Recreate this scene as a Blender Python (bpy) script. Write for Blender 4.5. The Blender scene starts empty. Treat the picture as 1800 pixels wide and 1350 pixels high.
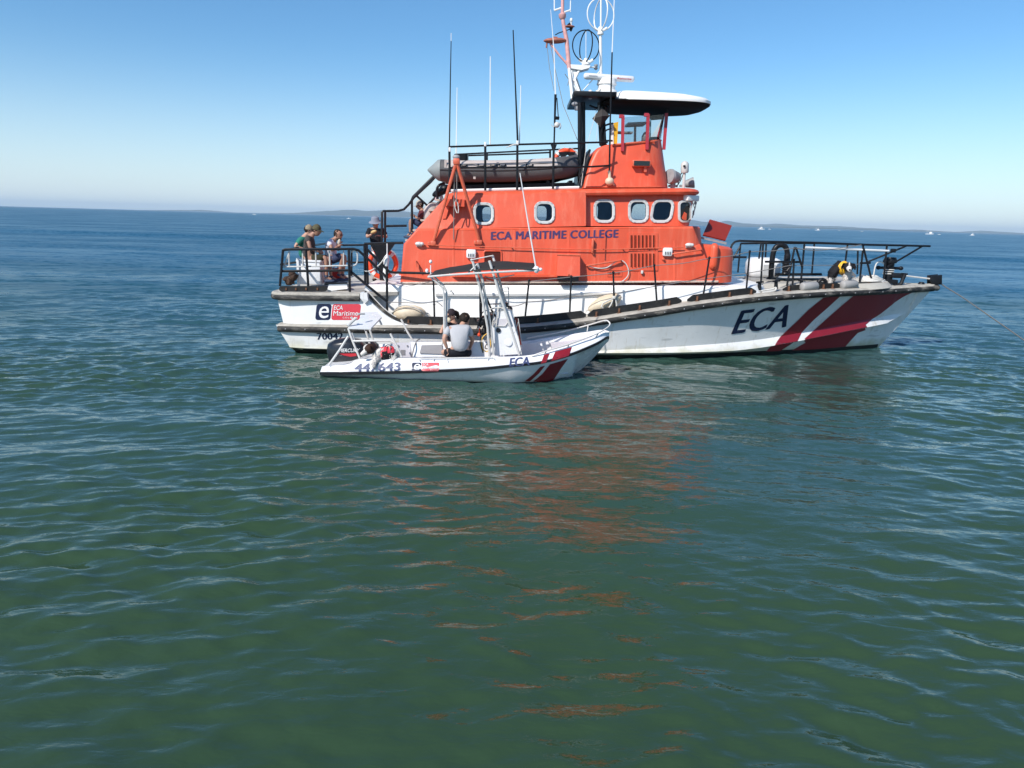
import bpy, bmesh, math, random
import numpy as np
from mathutils import Vector, Matrix, noise
from mathutils.bvhtree import BVHTree
random.seed(7); R = math.radians
SC = bpy.context.scene; COL = SC.collection

# ------------------------------------------------------------------ camera, sky, sun, exposure
CAMH, FPX, PITCH, ROLL = 2.9, 1248.0, R(13.0), R(1.59)
_f = Vector((0, math.cos(PITCH), -math.sin(PITCH))); _u0 = Vector((0, math.sin(PITCH), math.cos(PITCH)))
_r = Vector((1, 0, 0))*math.cos(ROLL) + _u0*math.sin(ROLL); _u = _u0*math.cos(ROLL) - Vector((1, 0, 0))*math.sin(ROLL)
cd = bpy.data.cameras.new('camera'); cam = bpy.data.objects.new('camera', cd); COL.objects.link(cam)
cd.sensor_fit = 'HORIZONTAL'; cd.sensor_width = 36.0; cd.lens = 36.0*FPX/1800.0
cd.clip_start = 0.1; cd.clip_end = 120000
mw = Matrix((( _r.x, _u.x, -_f.x, 0), (_r.y, _u.y, -_f.y, 0), (_r.z, _u.z, -_f.z, CAMH), (0, 0, 0, 1)))
cam.matrix_world = mw; SC.camera = cam

SUN = Vector((-0.80, -1.0, 1.12)).normalized()          # towards the sun
SUN_EL = math.asin(SUN.z)
wd = bpy.data.worlds.new('World'); SC.world = wd; wd.use_nodes = True
nt = wd.node_tree; nt.nodes.clear()
sky = nt.nodes.new('ShaderNodeTexSky'); sky.sky_type = 'NISHITA'; sky.sun_disc = False
sky.sun_elevation = SUN_EL; sky.sun_rotation = math.atan2(SUN.x, SUN.y)
sky.air_density = 1.0; sky.dust_density = 0.3; sky.ozone_density = 4.0; sky.altitude = 0
hs = nt.nodes.new('ShaderNodeHueSaturation'); hs.inputs['Saturation'].default_value = 1.15
tn = nt.nodes.new('ShaderNodeVectorMath'); tn.operation = 'MULTIPLY'; tn.inputs[1].default_value = (0.91, 1.065, 1.085)
bg = nt.nodes.new('ShaderNodeBackground'); bg.inputs[1].default_value = 0.122
wo = nt.nodes.new('ShaderNodeOutputWorld')
nt.links.new(sky.outputs[0], hs.inputs['Color']); nt.links.new(hs.outputs[0], tn.inputs[0]); 
tcw = nt.nodes.new('ShaderNodeTexCoord'); spw = nt.nodes.new('ShaderNodeSeparateXYZ'); nt.links.new(tcw.outputs['Generated'], spw.inputs[0])
mrw = nt.nodes.new('ShaderNodeMapRange'); mrw.interpolation_type = 'SMOOTHERSTEP'; mrw.inputs[1].default_value = -0.12; mrw.inputs[2].default_value = 0.24; mrw.inputs[3].default_value = 0.9; mrw.inputs[4].default_value = 0.0; nt.links.new(spw.outputs['Z'], mrw.inputs[0])
mxw = nt.nodes.new('ShaderNodeMix'); mxw.data_type = 'RGBA'; nt.links.new(mrw.outputs[0], mxw.inputs[0]); nt.links.new(tn.outputs[0], mxw.inputs[6]); mxw.inputs[7].default_value = (5.8, 6.5, 7.4, 1)   # milky horizon haze all round
nt.links.new(mxw.outputs[2], bg.inputs[0]); nt.links.new(bg.outputs[0], wo.inputs[0])
sl = bpy.data.lights.new('sun', 'SUN'); sl.energy = 4.8; sl.angle = R(0.5); sl.color = (1.0, 0.95, 0.88)
so = bpy.data.objects.new('sun', sl); COL.objects.link(so); so.rotation_euler = SUN.to_track_quat('Z', 'Y').to_euler(); so.location = (0, 0, 60)
SC.view_settings.view_transform = 'Standard'; SC.view_settings.look = 'None'
SC.view_settings.exposure = 0.2; SC.view_settings.gamma = 1; SC.view_settings.use_curve_mapping = False
SC.render.engine = 'CYCLES'; SC.cycles.max_bounces = 6; SC.cycles.transparent_max_bounces = 12; SC.cycles.volume_bounces = 0

# ------------------------------------------------------------------ measuring helpers (photo point + real distance -> place)
def ray(px, py): return _r*((px-900)/FPX) + _u*(-(py-675)/FPX) + _f
def P(px, py, Y):
    d = ray(px, py); t = Y/d.y; return Vector((d.x*t, Y, CAMH + d.z*t))
def W(px, py, z=0.0):
    d = ray(px, py); t = (z-CAMH)/d.z; return Vector((d.x*t, d.y*t, z))
def proj(v):
    w = Vector(v) - Vector((0, 0, CAMH)); z = w.dot(_f); return 900 + FPX*w.dot(_r)/z, 675 - FPX*w.dot(_u)/z
def yc(X): return 17.3 + 0.035*(X+5)          # the rescue boat's centreline
YC2 = 13.55                                    # the small boat's centreline
def Q(px, py, b):                              # point on the rescue boat, b metres to this side of its centreline
    Y = yc(0) - b
    for _ in range(4): v = P(px, py, Y); Y = yc(v.x) - b
    return P(px, py, Y)
def S(px, py, b): return P(px, py, YC2 - b)    # same for the small boat
def interp(tab, x):
    if x <= tab[0][0]: return tab[0][1]
    for (a, va), (b, vb) in zip(tab, tab[1:]):
        if x <= b: return va + (vb-va)*(x-a)/(b-a)
    return tab[-1][1]
def sm(tab, x):                                # smooth (Catmull-Rom) table look-up
    n = len(tab)
    if x <= tab[0][0]: return tab[0][1]
    if x >= tab[-1][0]: return tab[-1][1]
    for i in range(n-1):
        if x <= tab[i+1][0]:
            x0, y0 = tab[i]; x1, y1 = tab[i+1]; h = x1-x0; t = (x-x0)/h
            m0 = (y1-tab[i-1][1])/(x1-tab[i-1][0]) if i > 0 else (y1-y0)/h
            m1 = (tab[i+2][1]-y0)/(tab[i+2][0]-x0) if i < n-2 else (y1-y0)/h
            return (2*t**3-3*t*t+1)*y0 + (t**3-2*t*t+t)*h*m0 + (-2*t**3+3*t*t)*y1 + (t**3-t*t)*h*m1

# ------------------------------------------------------------------ materials
MATS = {}
def mat(name, col, rough=0.5, metal=0.0, var=0.12, vs=3.0, stain=None, sa=0.0, ss=(6, 6, 0.7), bump=0.0, bs=40, thr=0.55, coat=0.0, dirt=0.0):
    if name in MATS: return MATS[name]
    m = bpy.data.materials.new(name); m.use_nodes = True; t = m.node_tree; N = t.nodes; L = t.links
    b = N['Principled BSDF']; tc = N.new('ShaderNodeTexCoord')
    n1 = N.new('ShaderNodeTexNoise'); n1.inputs['Scale'].default_value = vs; n1.inputs['Detail'].default_value = 6; n1.inputs['Roughness'].default_value = 0.65
    L.new(tc.outputs['Object'], n1.inputs['Vector'])
    mr = N.new('ShaderNodeMapRange'); mr.inputs[1].default_value = 0.3; mr.inputs[2].default_value = 0.7
    mr.inputs[3].default_value = 1-var; mr.inputs[4].default_value = 1+var*0.5; L.new(n1.outputs[0], mr.inputs[0])
    mul = N.new('ShaderNodeVectorMath'); mul.operation = 'SCALE'; mul.inputs[0].default_value = col[:3]; L.new(mr.outputs[0], mul.inputs['Scale'])
    out = mul.outputs[0]
    if stain is not None:
        mp = N.new('ShaderNodeMapping'); mp.inputs['Scale'].default_value = ss; L.new(tc.outputs['Object'], mp.inputs['Vector'])
        n2 = N.new('ShaderNodeTexNoise'); n2.inputs['Scale'].default_value = 1.0; n2.inputs['Detail'].default_value = 8; n2.inputs['Roughness'].default_value = 0.7
        L.new(mp.outputs[0], n2.inputs['Vector'])
        r2 = N.new('ShaderNodeMapRange'); r2.inputs[1].default_value = thr; r2.inputs[2].default_value = thr+0.2; r2.inputs[4].default_value = sa; L.new(n2.outputs[0], r2.inputs[0])
        mx = N.new('ShaderNodeMix'); mx.data_type = 'RGBA'; L.new(r2.outputs[0], mx.inputs[0]); L.new(out, mx.inputs[6]); mx.inputs[7].default_value = (*stain, 1)
        out = mx.outputs[2]
    L.new(out, b.inputs['Base Color'])
    rr = N.new('ShaderNodeMapRange'); rr.inputs[3].default_value = max(0.02, rough-0.08); rr.inputs[4].default_value = min(1, rough+0.12)
    L.new(n1.outputs[0], rr.inputs[0]); L.new(rr.outputs[0], b.inputs['Roughness'])
    if sum(col[:3]) < 0.15: b.inputs['Specular IOR Level'].default_value = 0.22; b.inputs['Metallic'].default_value = metal
    b.inputs['Coat Weight'].default_value = coat
    if bump:
        n3 = N.new('ShaderNodeTexNoise'); n3.inputs['Scale'].default_value = bs; n3.inputs['Detail'].default_value = 4; L.new(tc.outputs['Object'], n3.inputs['Vector'])
        bp = N.new('ShaderNodeBump'); bp.inputs['Distance'].default_value = bump; bp.inputs['Strength'].default_value = 1; L.new(n3.outputs[0], bp.inputs['Height']); L.new(bp.outputs[0], b.inputs['Normal'])
    MATS[name] = m; return m
hullwhite = mat('hull_white', (0.74, 0.74, 0.73), 0.32, var=0.09, vs=1.3, stain=(0.40, 0.33, 0.21), sa=0.75, ss=(7, 7, 0.5), bump=0.006, bs=1.6, thr=0.56, coat=0.2)
def waterline_grime(m):            # yellow-green growth and scuffs low on the hull
    t = m.node_tree; N = t.nodes; L = t.links; b = N['Principled BSDF']; src = b.inputs['Base Color'].links[0].from_socket
    g = N.new('ShaderNodeNewGeometry'); sp = N.new('ShaderNodeSeparateXYZ'); L.new(g.outputs['Position'], sp.inputs[0])
    n = N.new('ShaderNodeTexNoise'); n.inputs['Scale'].default_value = 3; n.inputs['Detail'].default_value = 7; L.new(g.outputs['Position'], n.inputs['Vector'])
    a = N.new('ShaderNodeMath'); a.operation = 'MULTIPLY_ADD'; a.inputs[1].default_value = -0.45; L.new(n.outputs[0], a.inputs[0]); L.new(sp.outputs['Z'], a.inputs[2])
    r = N.new('ShaderNodeMapRange'); r.inputs[1].default_value = -0.14; r.inputs[2].default_value = 0.08; r.inputs[3].default_value = 0.75; r.inputs[4].default_value = 0; L.new(a.outputs[0], r.inputs[0])
    x = N.new('ShaderNodeMix'); x.data_type = 'RGBA'; L.new(r.outputs[0], x.inputs[0]); L.new(src, x.inputs[6]); x.inputs[7].default_value = (0.40, 0.37, 0.20, 1); L.new(x.outputs[2], b.inputs['Base Color'])
    n2 = N.new('ShaderNodeTexNoise'); n2.inputs['Scale'].default_value = 1; n2.inputs['Detail'].default_value = 5; mp = N.new('ShaderNodeMapping'); mp.inputs['Scale'].default_value = (2.2, 2.2, 14); mp.inputs['Rotation'].default_value = (0, .12, 0)
    L.new(g.outputs['Position'], mp.inputs[0]); L.new(mp.outputs[0], n2.inputs['Vector']); r2 = N.new('ShaderNodeMapRange'); r2.inputs[1].default_value = .64; r2.inputs[2].default_value = .72; r2.inputs[4].default_value = .5; L.new(n2.outputs[0], r2.inputs[0])
    x2 = N.new('ShaderNodeMix'); x2.data_type = 'RGBA'; L.new(r2.outputs[0], x2.inputs[0]); L.new(x.outputs[2], x2.inputs[6]); x2.inputs[7].default_value = (0.33, 0.33, 0.33, 1); L.new(x2.outputs[2], b.inputs['Base Color'])
waterline_grime(hullwhite)
white = mat('white_paint', (0.83, 0.82, 0.80), 0.35, var=0.06, vs=2, stain=(0.5, 0.45, 0.36), sa=0.35, ss=(4, 4, 1), bump=0.002, bs=5)
gel = mat('white_gelcoat', (0.76, 0.76, 0.77), 0.25, var=0.05, vs=4, stain=(0.45, 0.46, 0.42), sa=0.3, ss=(3, 3, 3), coat=0.3)
orange = mat('orange_paint', (0.68, 0.090, 0.037), 0.45, var=0.14, vs=1.1, stain=(0.70, 0.19, 0.11), sa=0.65, ss=(7, 7, 0.5), bump=0.012, bs=1.4, thr=0.5)
orange_rail = mat('orange_fitting_paint', (0.62, 0.12, 0.06), 0.45, var=0.2, vs=14, stain=(0.5, 0.3, 0.22), sa=0.6, ss=(20, 20, 20))
redpost = mat('red_paint', (0.42, 0.03, 0.045), 0.4, var=0.15, vs=10)
hatchred = mat('hatch_red', (0.26, 0.026, 0.012), 0.35, var=0.1, vs=6)
lining = mat('cabin_lining', (0.10, 0.11, 0.12), 0.7)
black = mat('black_paint', (0.012, 0.013, 0.016), 0.35, var=0.3, vs=8, stain=(0.12, 0.1, 0.09), sa=0.4, ss=(12, 12, 12), thr=0.6)
rubber = mat('black_rubber', (0.035, 0.034, 0.033), 0.6, var=0.35, vs=5, stain=(0.30, 0.27, 0.23), sa=0.75, ss=(2.2, 9, 9), bump=0.004, bs=18, thr=0.5)
railtop = mat('weathered_rail_top', (0.40, 0.37, 0.32), 0.75, var=0.3, vs=6, stain=(0.07, 0.06, 0.055), sa=0.8, ss=(2.5, 8, 8), bump=0.004, bs=25, thr=0.54)
toeblack = mat('toe_board_black', (0.022, 0.022, 0.022), 0.55, var=0.35, vs=6, stain=(0.10, 0.09, 0.08), sa=0.6, ss=(5, 5, 5))
deckm = mat('deck_grey', (0.46, 0.43, 0.38), 0.8, var=0.15, vs=2.5, stain=(0.25, 0.2, 0.16), sa=0.5, ss=(2, 2, 2), bump=0.003, bs=90)
steel = mat('stainless', (0.60, 0.585, 0.56), 0.32, metal=0.75, var=0.1, vs=20)
alu = mat('aluminium', (0.55, 0.54, 0.52), 0.4, metal=0.8, var=0.15, vs=20)
galv = mat('dull_grey_metal', (0.30, 0.30, 0.31), 0.5, metal=0.4, var=0.2, vs=10)
rust = mat('rusty_iron', (0.16, 0.07, 0.035), 0.85, var=0.5, vs=20)
framew = mat('window_frame_metal', (0.50, 0.50, 0.49), 0.4, metal=0.3, var=0.15, vs=30)
navy = mat('navy_print', (0.012, 0.02, 0.055), 0.4, var=0.1)
navyl = mat('navy_print_faded', (0.045, 0.06, 0.15), 0.45, var=0.2, vs=12)
purple = mat('cabin_letter_violet', (0.07, 0.035, 0.12), 0.45, var=0.25, vs=20)
stripe = mat('stripe_red', (0.225, 0.010, 0.018), 0.3, var=0.1, vs=2, coat=0.2, stain=(0.27, 0.03, 0.04), sa=0.4)
logored = mat('logo_red', (0.60, 0.045, 0.065), 0.35, var=0.06)
printw = mat('print_white', (0.75, 0.75, 0.75), 0.4, var=0.04)
boot = mat('bottom_paint', (0.02, 0.022, 0.02), 0.6, var=0.4, vs=4, stain=(0.10, 0.12, 0.05), sa=0.6, ss=(3, 3, 8))
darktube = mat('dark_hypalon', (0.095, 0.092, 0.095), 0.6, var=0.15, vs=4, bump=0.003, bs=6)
greytube = mat('grey_hypalon', (0.24, 0.26, 0.26), 0.6, var=0.1, vs=4, bump=0.003, bs=6)
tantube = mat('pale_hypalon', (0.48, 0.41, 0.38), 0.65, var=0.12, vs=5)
fabric = mat('dark_canvas', (0.032, 0.03, 0.03), 0.85, var=0.15, vs=5, bump=0.004, bs=8)
fendm = mat('cream_fender', (0.62, 0.52, 0.38), 0.5, var=0.15, vs=6, stain=(0.35, 0.27, 0.18), sa=0.5, ss=(4, 4, 4))
ringm = mat('lifebuoy_orange', (0.80, 0.075, 0.02), 0.5, var=0.1, vs=8)
ropew = mat('white_rope', (0.62, 0.60, 0.56), 0.8, var=0.25, vs=60, bump=0.002, bs=200)
ropeg = mat('grey_rope', (0.22, 0.20, 0.19), 0.8, var=0.3, vs=60)
yellow = mat('yellow_paint', (0.78, 0.42, 0.02), 0.45, var=0.1, vs=9)
mastpink = mat('faded_red_mast', (0.70, 0.36, 0.34), 0.5, var=0.25, vs=9, stain=(0.55, 0.45, 0.42), sa=0.6, ss=(10, 10, 4))
brown = mat('faded_red_brown', (0.36, 0.12, 0.08), 0.6, var=0.3, vs=12)
skinm = mat('skin', (0.48, 0.27, 0.19), 0.55, var=0.1, vs=20)
skind = mat('skin_tanned', (0.36, 0.19, 0.13), 0.55, var=0.1, vs=20)
cushion = mat('grey_cushion', (0.23, 0.22, 0.23), 0.6, var=0.12)
cowl = mat('engine_black', (0.016, 0.018, 0.023), 0.25, var=0.15, coat=0.5)
engred = mat('engine_red', (0.45, 0.02, 0.03), 0.3)
gm = bpy.data.materials.new('window_glass'); gm.use_nodes = True; t_ = gm.node_tree; t_.nodes.clear()
a_ = t_.nodes.new('ShaderNodeBsdfTransparent'); a_.inputs[0].default_value = (0.72, 0.78, 0.80, 1)
g_ = t_.nodes.new('ShaderNodeBsdfGlossy'); g_.inputs['Roughness'].default_value = 0.02
f_ = t_.nodes.new('ShaderNodeFresnel'); f_.inputs[0].default_value = 1.5
x_ = t_.nodes.new('ShaderNodeMixShader'); o_ = t_.nodes.new('ShaderNodeOutputMaterial')
t_.links.new(f_.outputs[0], x_.inputs[0]); t_.links.new(a_.outputs[0], x_.inputs[1]); t_.links.new(g_.outputs[0], x_.inputs[2]); t_.links.new(x_.outputs[0], o_.inputs[0])
glass = gm

# ------------------------------------------------------------------ object helpers
ROOT = {}
def tag(o, label=None, cat=None, group=None, kind=None):
    for k, v in (('label', label), ('category', cat), ('group', group), ('kind', kind)):
        if v is not None: o[k] = v
    return o
def thing(name, loc, label, cat, group=None):
    o = bpy.data.objects.new(name, None); COL.objects.link(o); o.location = loc; o.empty_display_size = 0.2
    ROOT[o.name] = Vector(loc); return tag(o, label, cat, group)
def origin(parent): return ROOT[parent.name] if parent is not None else Vector((0, 0, 0))
def build(name, V, F, m, parent=None, smooth=40, idx=None, base=None, recalc=True):
    org = origin(parent) if parent is not None else (Vector(base) if base is not None else Vector((0, 0, 0)))
    me = bpy.data.meshes.new(name); me.from_pydata([tuple(Vector(v)-org) for v in V], [], F)
    for x in (m if isinstance(m, (list, tuple)) else [m]): me.materials.append(x)
    if idx is not None: me.polygons.foreach_set('material_index', idx)
    if recalc:
        bm = bmesh.new(); bm.from_mesh(me); bmesh.ops.recalc_face_normals(bm, faces=bm.faces); bm.to_mesh(me); bm.free()
    if smooth:
        me.polygons.foreach_set('use_smooth', [True]*len(me.polygons)); me.set_sharp_from_angle(angle=R(smooth))
    me.validate(); o = bpy.data.objects.new(name, me); COL.objects.link(o)
    ROOT[o.name] = org
    if parent is not None: o.parent = parent
    else: o.location = org
    return o
class MB:
    def __init__(s): s.v = []; s.f = []; s.i = []; s.cur = 0
    def add(s, V, F):
        k = len(s.v); s.v += [Vector(v) for v in V]; s.f += [tuple(a+k for a in f) for f in F]; s.i += [s.cur]*len(F); return s
    def hexa(s, c): return s.add(c, [(0, 1, 2, 3), (7, 6, 5, 4), (0, 4, 5, 1), (1, 5, 6, 2), (2, 6, 7, 3), (3, 7, 4, 0)])
    def box(s, c, d, rot=None, bev=0.0):
        c = Vector(c); h = Vector(d)/2; e = min(bev, h.x*0.9, h.y*0.9, h.z*0.9); M_ = rot if rot is not None else Matrix.Identity(3)
        if e <= 0:
            return s.hexa([c + M_ @ Vector((sx*h.x, sy*h.y, sz*h.z)) for sz in (-1, 1) for sx, sy in ((-1, -1), (1, -1), (1, 1), (-1, 1))])
        bm = bmesh.new(); bmesh.ops.create_cube(bm, size=1); bmesh.ops.scale(bm, vec=(d[0], d[1], d[2]), verts=bm.verts)
        bmesh.ops.bevel(bm, geom=bm.edges[:], offset=e, segments=2, affect='EDGES', profile=0.5)
        V = [c + M_ @ v.co for v in bm.verts]; F = [[v.index for v in f.verts] for f in bm.faces]; bm.free(); return s.add(V, F)
    def tube(s, pts, r, n=8, closed=False, caps=True):
        pts = [Vector(p) for p in pts]; m = len(pts); rr = r if isinstance(r, (list, tuple)) else [r]*m
        T = []
        for i in range(m):
            if closed: d = pts[(i+1) % m]-pts[i-1]
            else: d = pts[min(i+1, m-1)]-pts[max(i-1, 0)]
            T.append(d.normalized() if d.length > 1e-9 else Vector((0, 0, 1)))
        a = T[0].cross(Vector((0.13, 0.21, 1))); a = a.normalized() if a.length > 1e-4 else Vector((1, 0, 0)); V = []; F = []
        for i in range(m):
            a = (a - T[i]*a.dot(T[i])).normalized(); b = T[i].cross(a)
            V += [pts[i] + (a*math.cos(2*math.pi*k/n) + b*math.sin(2*math.pi*k/n))*rr[i] for k in range(n)]
        for i in range(m if closed else m-1):
            j = (i+1) % m
            F += [(i*n+k, i*n+(k+1) % n, j*n+(k+1) % n, j*n+k) for k in range(n)]
        if caps and not closed: F += [tuple(range(n-1, -1, -1)), tuple((m-1)*n+k for k in range(n))]
        return s.add(V, F)
    def ell(s, c, rad, rot=None, nu=14, nv=9):
        M_ = rot if rot is not None else Matrix.Identity(3); c = Vector(c); V = [c + M_ @ Vector((0, 0, rad[2]))]; F = []
        for i in range(1, nv):
            th = math.pi*i/nv
            V += [c + M_ @ Vector((rad[0]*math.sin(th)*math.cos(2*math.pi*k/nu), rad[1]*math.sin(th)*math.sin(2*math.pi*k/nu), rad[2]*math.cos(th))) for k in range(nu)]
        V.append(c + M_ @ Vector((0, 0, -rad[2]))); e = len(V)-1
        F += [(0, 1+k, 1+(k+1) % nu) for k in range(nu)]
        for i in range(nv-2): F += [(1+i*nu+k, 1+(i+1)*nu+k, 1+(i+1)*nu+(k+1) % nu, 1+i*nu+(k+1) % nu) for k in range(nu)]
        F += [(e, 1+(nv-2)*nu+(k+1) % nu, 1+(nv-2)*nu+k) for k in range(nu)]
        return s.add(V, F)
    def lathe(s, p0, p1, prof, n=16):                # prof: (t along p0->p1, radius)
        p0 = Vector(p0); d = Vector(p1)-p0
        return s.tube([p0 + d*t for t, r in prof], [max(r, 0.0005) for t, r in prof], n)
    def prism(s, poly, dy):                           # polygon in the XZ plane (3-D points), thickness dy away from the camera
        k = len(poly); V = list(poly) + [Vector(p)+Vector((0, dy, 0)) for p in poly]
        return s.add(V, [tuple(range(k)), tuple(range(2*k-1, k-1, -1))] + [(i, (i+1) % k, (i+1) % k+k, i+k) for i in range(k)])
    def build(s, name, m, parent=None, smooth=40, base=None):
        return build(name, s.v, s.f, m, parent, smooth, s.i if isinstance(m, (list, tuple)) else None, base)
def rp(pts, b=None): return pts
def curve(pts, k=6):                                  # Catmull-Rom through 3-D points
    pts = [Vector(p) for p in pts]; out = []
    for i in range(len(pts)-1):
        p0 = pts[max(i-1, 0)]; p1 = pts[i]; p2 = pts[i+1]; p3 = pts[min(i+2, len(pts)-1)]
        for j in range(k):
            t = j/k; out.append(0.5*((2*p1)+(p2-p0)*t+(2*p0-5*p1+4*p2-p3)*t*t+(3*p1-p0-3*p2+p3)*t**3))
    return out + [pts[-1]]
def bvh_of(*objs):
    V = []; F = []
    for o in objs:
        k = len(V); off = ROOT[o.name]; V += [v.co+off for v in o.data.vertices]; F += [tuple(k+i for i in p.vertices) for p in o.data.polygons]
    return BVHTree.FromPolygons(V, F)
def cast(px, py, bvh, dflt=15.0):
    h = bvh.ray_cast(Vector((0, 0, CAMH)), ray(px, py).normalized()); return h[0] if h[0] is not None else P(px, py, dflt)
def ywall(bvh, X, Z, dflt):
    h = bvh.ray_cast(Vector((X, 5, Z)), Vector((0, 1, 0))); return h[0].y if h[0] is not None else dflt
def drape(name, V2, F, bvh, m, parent, off=0.005, cell=0.12, dflt=15.3):   # V2 in (X, Z); laid on the surface from the camera's side
    bm = bmesh.new(); vs = [bm.verts.new((x, 0, z)) for x, z in V2]
    for f in F:
        try: bm.faces.new([vs[i] for i in f])
        except ValueError: pass
    xs = [v[0] for v in V2]; zs = [v[1] for v in V2]
    for ax, lo, hi in ((0, min(xs), max(xs)), (2, min(zs), max(zs))):
        c = lo+cell
        while c < hi:
            co = [0, 0, 0]; co[ax] = c; no = [0, 0, 0]; no[ax] = 1
            bmesh.ops.bisect_plane(bm, geom=bm.verts[:]+bm.edges[:]+bm.faces[:], plane_co=co, plane_no=no); c += cell
    last = dflt
    for v in bm.verts:
        y = ywall(bvh, v.co.x, v.co.z, None); last = y if y is not None else last; v.co.y = (last if y is None else y)
        h = bvh.ray_cast(Vector((v.co.x, 5, v.co.z)), Vector((0, 1, 0))); nn_ = h[1] if h[0] is not None else Vector((0, -1, 0)); nn_ = nn_ if nn_.y < 0 else -nn_; nn_ = (nn_+Vector((0, -.5, 0))).normalized(); v.co += nn_*off
    V = [v.co.copy() for v in bm.verts]; bm.verts.index_update(); F2 = [[v.index for v in f.verts] for f in bm.faces]; bm.free()
    return build(name, V, F2, m, parent, 30, recalc=False)
def merge_into(a, b):
    bm = bmesh.new(); bm.from_mesh(a.data); bm.from_mesh(b.data); bm.to_mesh(a.data); bm.free(); bpy.data.objects.remove(b)
def text_mesh(s, bold=0.0, spacing=1.0):
    cu = bpy.data.curves.new('t', 'FONT'); cu.body = s; cu.size = 1; cu.offset = bold; cu.resolution_u = 4; cu.space_character = spacing
    o = bpy.data.objects.new('t', cu); COL.objects.link(o); dg = bpy.context.evaluated_depsgraph_get(); me = o.evaluated_get(dg).to_mesh()
    V = [(v.co.x, v.co.y) for v in me.vertices]; F = [tuple(p.vertices) for p in me.polygons]
    o.evaluated_get(dg).to_mesh_clear(); bpy.data.objects.remove(o); bpy.data.curves.remove(cu)
    x0 = min(v[0] for v in V); x1 = max(v[0] for v in V); y0 = min(v[1] for v in V); y1 = max(v[1] for v in V)
    return [((x-x0)/(x1-x0), (y-y0)/(y1-y0)) for x, y in V], F
def lettering(s, p0, p1, hpx, bvh, m, parent, bold=0.03, shear=0.0, name='lettering', cell=0.12, off=0.006, spacing=1.0):
    V, F = text_mesh(s, 0.0, spacing); a = cast(*p0, bvh); b = cast(*p1, bvh); c = cast(p0[0], p0[1]-hpx, bvh); h = c.z-a.z
    d = b-a; V2 = [(a.x + d.x*u + shear*h*v, a.z + d.z*u + h*v) for u, v in V]
    first = None
    for k, (du, dv) in enumerate(((0, 0), (bold*h*1.0, bold*h*.3), (-bold*h*1.0, -bold*h*.3)) if bold > 0.002 else ((0, 0),)):
        o = drape(name, [(x+du, z+dv) for x, z in V2], F, bvh, m, parent if first is None else first, off+.0012*k, cell, a.y)
        if first is None: first = o
        else: merge_into(first, o)
    return first
def patch(name, polys, bvh, m, parent, off=0.004, cell=0.12):     # polygons measured in the photo, laid on the hull
    V2 = []; F = []
    for poly in polys:
        k = len(V2); pts = [cast(x, y, bvh) for x, y in poly]; V2 += [(p.x, p.z) for p in pts]; F.append(tuple(range(k, k+len(poly))))
    bm = bmesh.new(); vs = [bm.verts.new((x, z, 0)) for x, z in V2]
    for f in F: bm.faces.new([vs[i] for i in f])
    bmesh.ops.triangulate(bm, faces=bm.faces[:]); F = [[v.index for v in f.verts] for f in bm.faces]; bm.free()
    return drape(name, V2, F, bvh, m, parent, off, cell)
def rrect(x0, y0, x1, y1, r, n=5):
    out = []
    for cx, cy, a0 in ((x1-r, y0+r, -90), (x1-r, y1-r, 0), (x0+r, y1-r, 90), (x0+r, y0+r, 180)):
        for k in range(n+1):
            a = R(a0+90*k/n); out.append((cx+r*math.cos(a), cy+r*math.sin(a)))
    return out
def skinned(nodes, edges, levels=1):                    # nodes: (point, radius); returns verts, faces
    me = bpy.data.meshes.new('s'); me.from_pydata([tuple(n[0]) for n in nodes], edges, [])
    o = bpy.data.objects.new('s', me); COL.objects.link(o); o.modifiers.new('k', 'SKIN')
    for i, n in enumerate(nodes):
        sv = me.skin_vertices[0].data[i]; r = n[1]; sv.radius = (r, r) if not isinstance(r, tuple) else r; sv.use_root = (i == 0)
    sb = o.modifiers.new('u', 'SUBSURF'); sb.levels = levels; sb.render_levels = levels
    dg = bpy.context.evaluated_depsgraph_get(); e = o.evaluated_get(dg); m2 = e.to_mesh()
    V = [v.co.copy() for v in m2.vertices]; F = [tuple(p.vertices) for p in m2.polygons]; e.to_mesh_clear()
    bpy.data.objects.remove(o); bpy.data.meshes.remove(me); return V, F
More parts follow.
